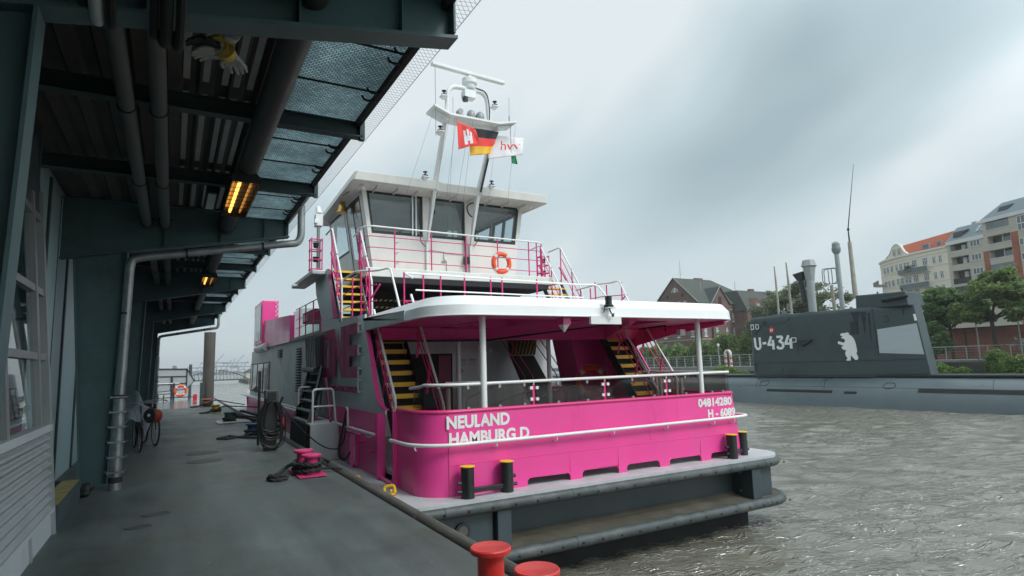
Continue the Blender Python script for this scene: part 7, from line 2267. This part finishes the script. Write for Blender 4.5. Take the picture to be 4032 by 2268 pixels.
for y in (107.0, 109.0, 111.0, 113.0, 114.6): bwin(y, y+1.15, 14.8, 16.1, 'x')
mb = MB().prism([(YR-.1+1.25*math.cos(R(a_)), 18.55+1.25*math.sin(R(a_))) for a_ in range(0, 181, 20)], 'x', X0-.06, X0+.05)
w_ = mb.build('arched_window', m_bwin, bb_)
MB().box(X0-.08, X0-.06, YR-.2, YR, 18.5, 19.8).build('frame', m_stucco, w_)
for y in (108.3, 113.4): MB().cyl((X0-.05, y, 17.6), (X0+.05, y, 17.6), .42, n=14).build('round_vent', m_dark, bb_)
for z_ in (3.6, 7.2, 10.8):
    for x in (111.2, 114.6, 118.0, 121.2, 124.8): bwin(x, x+1.15, z_, z_+2.0, 'y', 3)
    for y in (105.0, 109.6, 114.2): bwin(y, y+1.3, z_, z_+2.1, 'x', 3)
mb = MB()
for z_ in (6.3, 13.6): mb.box(X0-.08, X0, Y0, Y1, z_, z_+.25); mb.box(X0, 114, Y0-.08, Y0, z_, z_+.25); mb.box(119.8, X1, Y0-.08, Y0, z_, z_+.25)
mb.build('stone_band', M('stone_band', (.34, .29, .22), .8), bb_)
MB().box(116.3, 117.4, Y0-.62, Y0-.5, 14.6, 16.8).build('loft_door', m_dark, bb_)
# tenement behind it, dark roofed
tb = thing('tenement_house', 'dark roofed brick tenement with loggias right of the gabled brick building', 'building', (128, 98, .8))
MB().box(122, 150, 99, 112, .8, 13.2).build('wall', m_brickd, tb)
mb = MB().hexa([(121.7, 98.7, 13.2), (150, 98.7, 13.2), (150, 112, 13.2), (121.7, 112, 13.2)], [(123, 102.5, 18.6), (148, 102.5, 18.6), (148, 108, 18.6), (123, 108, 18.6)])
rt_ = mb.build('roof', m_slate, tb)
MB().box(130, 131.4, 104, 105, 18.2, 19.4).build('chimney', m_brickd, rt_)
mb = MB()
for x in (123, 148): mb.cyl((x, 103, 18.5), (x, 103, 21), .06, n=5)
mb.build('roof_spike', m_grey, rt_)
for x in (124.0, 128.5, 134):
    dm = MB().prism([(x, 13.0), (x+2.6, 13.0), (x+2.6, 14.8), (x+1.3, 16.4), (x, 14.8)], 'y', 98.4, 101.5).build('dormer', m_brickd, tb)
    MB().box(x+.7, x+1.9, 98.3, 98.42, 13.4, 14.9).build('pane', m_bwin, dm)
for z_ in (2.6, 5.6, 8.5, 11.2):
    for x in (123.6, 128.3, 133.5, 138.5):
        lg = MB().box(x, x+2.6, 98.7, 99.02, z_, z_+1.9).build('loggia', m_log, tb)
        MB().box(x-.1, x+2.7, 98.3, 98.5, z_-.3, z_+.7).build('balcony_parapet', m_brickw, lg)

# ---------------- trees and bushes
LEAF = {}
def leafmat(name, col, var=.4):
    m = bpy.data.materials.new(name); m.use_nodes = True
    t = m.node_tree; b = t.nodes['Principled BSDF']
    b.inputs['Roughness'].default_value = .6
    g_ = t.nodes.new('ShaderNodeNewGeometry')
    rp = t.nodes.new('ShaderNodeValToRGB')
    rp.color_ramp.elements[0].color = tuple(c*(1-var) for c in col)+(1,)
    rp.color_ramp.elements[1].color = (min(1, col[0]*(1+var*1.3)), min(1, col[1]*(1+var)), col[2]*(1+var*.6), 1)
    t.links.new(g_.outputs['Random Per Island'], rp.inputs[0])
    t.links.new(rp.outputs[0], b.inputs['Base Color'])
    tl = t.nodes.new('ShaderNodeBsdfTranslucent'); t.links.new(rp.outputs[0], tl.inputs[0])
    mx_ = t.nodes.new('ShaderNodeMixShader'); mx_.inputs[0].default_value = .5
    o_ = t.nodes['Material Output']
    t.links.new(b.outputs[0], mx_.inputs[1]); t.links.new(tl.outputs[0], mx_.inputs[2]); t.links.new(mx_.outputs[0], o_.inputs[0])
    return m
lf_mid = leafmat('maple_leaves', (.185, .275, .105))
lf_dark = leafmat('dark_leaves', (.135, .24, .10))
lf_olive = leafmat('willow_leaves', (.20, .25, .165))
lf_lime = leafmat('shrub_leaves', (.150, .255, .070))
m_bark = M('bark', (.055, .045, .036), .9, var=.3, vs=3, stretch=(4, 4, 1))
def leaves(clumps, nper, size, rng, flat=.5):
    """leaf quads scattered through the volume of each clump"""
    Vs, Fs = [], []
    for (c, r_, k) in clumps:
        n = int(nper*k)
        d = rng.normal(size=(n, 3)); d /= np.linalg.norm(d, axis=1)[:, None]
        rad = rng.random(n)**.42
        p = np.array(c)+d*rad[:, None]*np.array(r_)
        a_ = rng.normal(size=(n, 3)); a_[:, 2] *= flat; a_ /= np.linalg.norm(a_, axis=1)[:, None]
        b_ = rng.normal(size=(n, 3)); b_ -= (b_*a_).sum(1)[:, None]*a_; b_ /= np.linalg.norm(b_, axis=1)[:, None]
        s_ = (size*(.6+.8*rng.random(n)))[:, None]
        q = np.stack([p-a_*s_, p+b_*s_*.55, p+a_*s_, p-b_*s_*.55], 1)
        Vs.append(q.reshape(-1, 3))
    v = np.concatenate(Vs)
    f_ = np.arange(len(v)).reshape(-1, 4)
    me = bpy.data.meshes.new('crown'); me.from_pydata(v.tolist(), [], f_.tolist()); me.update()
    return me
def tree(name, lb, base, top, crown, mat_, nper, size, seed, tr=.16, group=None, lean_=(0, 0), cat='tree'):
    """crown = list of (offset xyz, radii, density); trunk with limbs reaching into the clumps"""
    rng = np.random.default_rng(seed)
    t_ = thing(name, lb, cat, base, group=group)
    B = Vector(base)
    mb = MB()
    fork = B+Vector((lean_[0], lean_[1], (top-base[2])*.45))
    mb.tube([B+Vector((0, 0, -.3)), B.lerp(fork, .5)+Vector((.05, .03, 0)), fork], [tr*1.15, tr*.95, tr*.75], 10)
    for c, r_, k in crown:
        e_ = B+Vector(c)
        m1 = fork.lerp(e_, .5)+Vector((rng.normal()*.15, rng.normal()*.15, .15))
        mb.tube([fork, m1, e_], [tr*.55, tr*.32, tr*.10], 7)
        for q in range(4):
            d = Vector((rng.normal()*r_[0]*.6, rng.normal()*r_[1]*.6, abs(rng.normal())*r_[2]*.5))
            mb.tube([m1.lerp(e_, .6), e_+d*.5, e_+d], [tr*.16, tr*.09, tr*.03], 5)
    mb.build('trunk', m_bark, t_, smooth=True)
    sub = []
    for c, r_, k in crown:
        c = np.array(c)+np.array(base)
        for q in range(20):
            d = rng.normal(size=3); d /= np.linalg.norm(d)
            sub.append((c+d*np.array(r_)*(.40+.62*rng.random()), np.array(r_)*(.16+.24*rng.random())+.12, k/20*(.5+.9*rng.random())))
    me = leaves(sub, nper, size, rng)
    iv = ROOT[t_].inverted()
    me.transform(iv)
    me.materials.append(mat_)
    o_ = bpy.data.objects.new('crown', me); C.objects.link(o_); o_.parent = t_
    return t_
GT = 'trees along the far promenade'
tree('maple_tree', 'bushy maple with dark flat tiers left of the taller one behind the promenade', (64, 29.1, .9), 7.4,
     [((0, -.2, 5.0), (2.0, 2.2, 1.3), 1.3), ((0, 1.6, 4.2), (1.6, 1.6, 1.1), .9), ((.2, -1.7, 4.6), (1.6, 1.7, 1.2), 1.), ((0, .4, 6.0), (1.5, 1.5, .8), .7), ((-.3, -2.2, 4.0), (1.2, 1.4, .7), .6), ((.2, 1.2, 3.8), (1.3, 1.5, .7), .6)], lf_dark, 3400, .17, 1, .15, GT)
tree('maple_tree', 'tallest maple right of the submarine sail with a clear dark trunk', (63, 25.1, .9), 8.6,
     [((0, -.3, 6.0), (2.2, 2.3, 1.2), 1.5), ((0, 2.1, 4.6), (1.7, 1.6, .9), 1.), ((0, -2.6, 5.2), (1.9, 2.0, 1.1), 1.2), ((.3, -.6, 7.2), (1.5, 1.5, .7), .7), ((-.4, 1.8, 3.9), (1.4, 1.3, .6), .6), ((-.3, -2.2, 4.1), (1.4, 1.6, .7), .7), ((0, -4.4, 4.6), (1.6, 1.6, 1.2), .8)], lf_mid, 3600, .17, 2, .19, GT, (0, .25))
tree('maple_tree', 'dense tree right of the tallest maple behind the railing', (67, 19.2, .9), 9,
     [((0, 0, 5.5), (2.2, 2.4, 1.6), 1.4), ((0, 1.8, 4.2), (1.8, 1.8, 1.1), .9), ((0, 1, 7), (1.6, 1.6, .9), .8)], lf_mid, 3000, .17, 3, .2, GT)
tree('lime_tree', 'small dark tree just behind the stern of the submarine sail', (61.5, 29.4, .9), 4.2,
     [((0, 0, 2.3), (1.1, 1.1, 1.0), 1.0), ((0, -.5, 1.2), (1.0, 1.0, .7), .7), ((0, .5, 3.1), (.8, .8, .6), .5)], lf_dark, 2600, .15, 4, .10, GT)
tree('willow_tree', 'loose greyish willow rising behind the submarine masts', (72, 51.5, .9), 12.2,
     [((0, -1, 8.0), (3.6, 3.8, 2.0), 1.5), ((0, 3.6, 6.6), (2.6, 2.8, 1.8), .8), ((0, -4.8, 7.6), (2.8, 2.8, 1.9), .9), ((0, -2.5, 9.8), (2.2, 2.6, .9), .45), ((0, 1.6, 9.3), (2.0, 2.0, .9), .4), ((0, 0, 4.8), (3.4, 4.2, 1.6), 1.4), ((0, -6.2, 5.2), (2.4, 2.6, 1.6), .9), ((0, 5.4, 4.6), (2.2, 2.2, 1.4), .6)], lf_olive, 2300, .20, 5, .30, None)
tree('lime_tree', 'low green tree between the submarine masts and cream house', (70, 40.6, .9), 6.8,
     [((0, 0, 3.4), (1.8, 2.0, 1.5), 1.2), ((0, -1.6, 2.6), (1.4, 1.6, 1.2), .9), ((0, .8, 4.8), (1.0, 1.0, .7), .4)], lf_mid, 1300, .18, 6, .14)
def bush(name, lb, base, r_, mat_, n, size, seed, group=None):
    rng = np.random.default_rng(seed)
    t_ = thing(name, lb, 'bush', base, group=group)
    cl = []
    for k in range(12):
        d = rng.normal(size=3); d /= np.linalg.norm(d); d[2] = abs(d[2])*.8
        cl.append((np.array(base)+d*np.array(r_)*.62, np.array(r_)*(.28+.22*rng.random()), .1))
    me = leaves(cl, n, size, rng, .9)
    me.transform(ROOT[t_].inverted())
    me.materials.append(mat_)
    o_ = bpy.data.objects.new('foliage', me); C.objects.link(o_); o_.parent = t_
    mb = MB()
    for k in range(5):
        d = Vector((rng.normal()*r_[0]*.4, rng.normal()*r_[1]*.4, r_[2]*.7))
        mb.tube([Vector(base)+Vector((0, 0, -.4)), Vector(base)+d*.5, Vector(base)+d], [.05, .035, .01], 5)
    mb.build('stems', m_bark, t_)
    return t_
GBH = 'shrubs along the far quay'
desc = ['lime green shrub on the quay bank under the flat tiered maple', 'lime green shrub below the small dark tree at the sail', 'taller lime green shrub below the big maple trunk', 'spreading lime green shrub right of the tallest one', 'low lime shrub between the two larger ones on the bank', 'shrub at the foot of the quay, just outside the sail stern', 'bright shrub right of the tallest quay shrub', 'low bright shrub at the water line far right']
for i, (y, z_, rx, rz_) in enumerate(((26.6, -.3, 1.5, .9), (27.8, -.3, .9, .75), (22.6, -.2, 1.5, 1.6), (20.6, -.3, 1.4, 1.2), (25.0, -.4, .9, .6), (28.5, -.4, .7, .6), (21.7, -.3, 1.1, 1.1), (19.2, -.3, 1.3, 1.2))):
    bush('shrub', desc[i], (55.6+.2*(i % 3), y, z_), (1.0, rx, rz_*1.5), lf_lime, 3600, .10, 30+i, GBH)
desc2 = ['leftmost bushy green tree mass by the brick building, low', 'middle green tree mass in front of the brick building', 'taller green tree mass beside the submarine bow', 'green tree mass partly hidden by the submarine bow']
for i, (y, z_, rx, rz_) in enumerate(((70.2, .9, 2.5, 3.4), (65.8, 1.0, 2.5, 4.9), (61.6, 1.0, 2.6, 5.2), (58.4, 1.0, 2.0, 5.2))):
    bush('bushy_tree', desc2[i], (70, y, z_), (2.2, rx, rz_), lf_mid, 6500, .20, 50+i, 'bushy trees before the brick building')
bush('shrub', 'bright shrub below the footbridge left of the submarine', (54.5, 48.0, -.6), (1.2, 2.0, 1.8), lf_lime, 3000, .13, 61, GBH)
bush('shrub', 'small bright shrub beside the submarine bow at the water', (54.5, 45.4, -.6), (.8, 1.0, 1.1), lf_lime, 2000, .12, 62, GBH)
for i, y in enumerate((78, 84, 90, 97)):
    bush('bushy_tree', ['far green bush seen between ferry pillars, nearest', 'far green bush seen through the ferry deck, second', 'far green bush seen through the ferry deck, third', 'far green bush seen through the ferry deck, last'][i], (76+i*2, y, 1.0), (2.6, 3.4, 4.6), lf_mid if i % 2 else lf_dark, 4200, .24, 70+i, 'bushy trees before the brick building')

# footbridge with pale railing
fb = thing('footbridge', 'pale grey footbridge with post and rail balustrade left of the submarine', 'bridge', (60, 56, .4))
MB().box(59.8, 61.6, 44, 72, .42, .62).build('bridge_deck', m_mastgrey, fb)
MB().box(59.75, 59.80, 44, 72, .1, .60).build('side_girder', m_quay, fb)
mb = MB()
for z_ in (1.10, 1.40, 1.70): mb.box(59.83, 59.86, 44, 72, z_-.02, z_+.02)
mb.box(59.81, 59.88, 44, 72, 1.98, 2.06)
mb.build('rail_bar', m_mastgrey, fb)
for k in range(19): MB().box(59.82, 59.88, 44.2+k*1.5, 44.28+k*1.5, .62, 2.0).build('rail_post', m_mastgrey, fb)
ar = thing('mooring_arch', 'red and white banded arch standing on the footbridge', 'arch', (60.3, 52.35, .6))
apts = bend([(60.3, 52.75, .62), (60.3, 52.75, 2.55), (60.3, 51.95, 2.55), (60.3, 51.95, .62)], .40, 8)
MB().tube(apts, .17, 10).build('arch_tube', M('arch_white', (.72, .70, .68), .5), ar, smooth=True)
mb = MB()
for z_ in (.8, 1.5):
    for y in (52.75, 51.95): mb.cyl((60.3, y, z_), (60.3, y, z_+.35), .176, n=10)
mb.cyl((60.3, 52.5, 2.50), (60.3, 52.2, 2.56), .176, n=10)
mb.build('red_band', M('arch_red', (.60, .10, .09), .5), ar)
def lamp(x, y, z0, h, lb, globe=False):
    t_ = thing('street_lamp', lb, 'lamp', (x, y, z0), group='lamps on the far bank')
    MB().tube([(x, y, z0), (x, y, z0+h)], [.07, .05], 8).build('pole', m_mastgrey, t_)
    if globe: MB().sphere((x, y, z0+h+.16), .22, 8).build('globe', m_white, t_, smooth=True)
    else: MB().lathe([(.06, 0), (.16, .1), (.18, .35), (.05, .42)], (x, y, z0+h), 10).build('lamp_head', m_white, t_, smooth=True)
lamp(60.2, 53.7, .6, 2.5, 'slim grey lamp beside the red and white arch')
lamp(64.5, 27.2, .9, 4.1, 'globe lamp between the two maples on the promenade', True)
lamp(64.5, 24.0, .9, 3.7, 'globe lamp right of the tallest maple trunk', True)
lamp(61, 47.3, .6, 4.8, 'tall thin lamp behind the submarine bow')

# motor yachts moored behind the ferry
def yacht(x, y, lb, s_=1.):
    t_ = thing('motor_yacht', lb, 'boat', (x, y, ZW), R(0), 'white motor yachts moored beyond the ferry')
    f_ = lambda P: [(x+a_*s_, y+b_*s_, ZW+c_*s_) for a_, b_, c_ in P]
    MB().hexa(f_([(-1.2, -5, 0), (1.2, -5, 0), (1.0, 3, 0), (0, 5.2, .3), (-1.0, 3, 0)]), f_([(-1.7, -5.2, 1.5), (1.7, -5.2, 1.5), (1.6, 3, 1.8), (0, 6.2, 2.1), (-1.6, 3, 1.8)])).build('hull', M('yacht_white', (.72, .74, .75), .3), t_)
    cbn = MB().hexa(f_([(-1.4, -3.6, 1.5), (1.4, -3.6, 1.5), (1.3, 2, 1.7), (-1.3, 2, 1.7)]), f_([(-1.2, -3.2, 2.7), (1.2, -3.2, 2.7), (1.0, .8, 2.7), (-1.0, .8, 2.7)])).build('cabin', m_white, t_)
    MB().hexa(f_([(-1.45, -3.0, 1.95), (-1.30, -3.0, 1.95), (-1.25, 1.2, 2.0), (-1.40, 1.2, 2.0)]), f_([(-1.36, -2.9, 2.45), (-1.2, -2.9, 2.45), (-1.1, .6, 2.45), (-1.26, .6, 2.45)])).build('cabin_window', m_pane, cbn)
    MB().hexa(f_([(-1.0, -3, 2.7), (1.0, -3, 2.7), (.9, -.2, 2.7), (-.9, -.2, 2.7)]), f_([(-.9, -3, 3.3), (.9, -3, 3.3), (.7, -.8, 3.3), (-.7, -.8, 3.3)])).build('flybridge', m_white, t_)
    MB().tube(f_([(0, -2.2, 3.3), (0, -2.6, 4.6)]), .04*s_, 6).build('mast', m_white, t_)
    MB().hexa(f_([(-1.72, -5.0, .9), (-1.5, -5.0, .9), (-1.4, 3, 1.1), (-1.6, 3, 1.1)]), f_([(-1.76, -5.0, 1.1), (-1.55, -5.0, 1.1), (-1.44, 3, 1.35), (-1.64, 3, 1.35)])).build('hull_stripe', M('yacht_blue', (.10, .14, .20), .3), t_)
yacht(56, 83.5, 'white motor yacht seen between the ferry pillar and the dark casing', 1.0)
yacht(61, 92, 'white motor yacht farther back behind the ferry deck', 1.0)
yacht(62, 76, 'white motor yacht beside the footbridge', .7)
mb = MB().box(50, 54, 70, 98, -1.9, -.9)
tag(mb.build('pontoon', m_quay), 'low grey marina pontoon in front of the white yachts', 'pontoon')

# ================================================================ FAR DISTANCE DOWNSTREAM
br = thing('arched_bridge', 'long low arched truss bridge across the water in the distance', 'bridge', (14, 200, -.5))
m_br = M('bridge_steel', (.055, .065, .068), .7, var=.1)
MB().box(5.0, 34, 199, 201.4, -.62, -.25).build('bridge_deck', m_br, br)
def za(x): return -.25+2.7*max(0, 1-((x-11.3)/8.6)**2)
xs = np.linspace(2.8, 19.8, 19)
for yy in (199.0, 201.3):
    mb = MB().tube([(x, yy, za(x)) for x in xs], .09, 5)
    for k, x in enumerate(xs[1:-1]):
        mb.bar((x, yy, -.3), (x, yy, za(x)), .07, .07)
        if za(x) > .6: mb.bar((x, yy, -.3), (xs[k+2], yy, za(xs[k+2])), .05, .05)
    mb.build('truss_arch', m_br, br)
mb = MB().prism([(18, 180), (30, 190), (60, 205), (120, 240), (120, 260), (20, 230)], 'z', -2, -.6)
struct(mb.build('far_shore', m_bank))
fs_ = thing('quay_house', 'low brownish quay house at the far end of the arched bridge', 'building', (24, 214, -.6))
MB().box(20.5, 36, 210, 220, -.6, 1.6).build('wall', m_beige, fs_)
MB().hexa([(20.2, 209.7, 1.6), (36, 209.7, 1.6), (36, 220, 1.6), (20.2, 220, 1.6)], [(22, 213, 2.8), (35, 213, 2.8), (35, 217, 2.8), (22, 217, 2.8)]).build('roof', m_slate, fs_)
m_crane = M('crane_steel', (.10, .14, .19), .7, var=.1)
def crane(x, y, h, bl_, lb):
    t_ = thing('harbour_crane', lb, 'crane', (x, y, ZW), group='harbour cranes on the hazy horizon')
    mb = MB()
    for dx_ in (-8, 8): mb.bar((x+dx_, y, ZW), (x+dx_*.6, y, h*.55), 1.6, 1.6)
    mb.bar((x-9, y, h*.30), (x+9, y, h*.30), 1.2, 1.6); mb.bar((x-8, y, h*.02), (x+5, y, h*.5), .8, .8)
    mb.build('portal', m_crane, t_)
    MB().bar((x-26, y, h*.56), (x+30, y, h*.56), 2.2, 2.6).build('bridge_girder', m_crane, t_)
    MB().bar((x+4, y, h*.56), (x+4+bl_*.42, y, h), 1.2, 1.6).build('jib', m_crane, t_)
    MB().bar((x-3, y, h*.5), (x+1, y, h*.82), 1.2, 1.2).build('mast', m_crane, t_)
for i, (x, h, bl_) in enumerate(((52, 26, 20), (78, 44, 40), (100, 30, 26), (121, 42, 36), (136, 27, 20))):
    crane(x, 1500, h, bl_, ['leftmost low crane on the hazy horizon left of the pile', 'tall slewing crane on the horizon just right of the pile', 'low crane between the two tall ones on the horizon', 'second tall slewing crane on the hazy horizon', 'rightmost low crane beside the ferry bow on the horizon'][i])
mb = MB()
rr = random.Random(9)
x = -60
while x < 190:
    w, h = rr.uniform(5, 18), rr.uniform(3, 9)
    mb.box(x, x+w, 1505, 1530, ZW, h); x += w*.9
sk = mb.build('container_yard', m_crane)
tag(sk, 'low hazy line of port buildings beneath the cranes', 'port', kind='stuff')
struct(MB().box(-900, 900, 1504, 2000, -2, -.6).build('far_port_ground', m_bank))

# ================================================================ HAZE
hz_ = MB().box(-3900, 3900, -60, 3900, -3.4, 75).build("haze", bpy.data.materials.new("haze_air"))
hm = hz_.data.materials[0]
hm.use_nodes = True
t = hm.node_tree
t.nodes.clear()
ho = t.nodes.new('ShaderNodeOutputMaterial')
hv = t.nodes.new('ShaderNodeVolumePrincipled')
hv.inputs['Color'].default_value = (.96, .98, 1, 1)
hv.inputs['Density'].default_value = .00045
hv.inputs['Anisotropy'].default_value = .2
t.links.new(hv.outputs[0], ho.inputs['Volume'])
tag(hz_, 'pale even haze over the river', 'haze', kind='stuff')
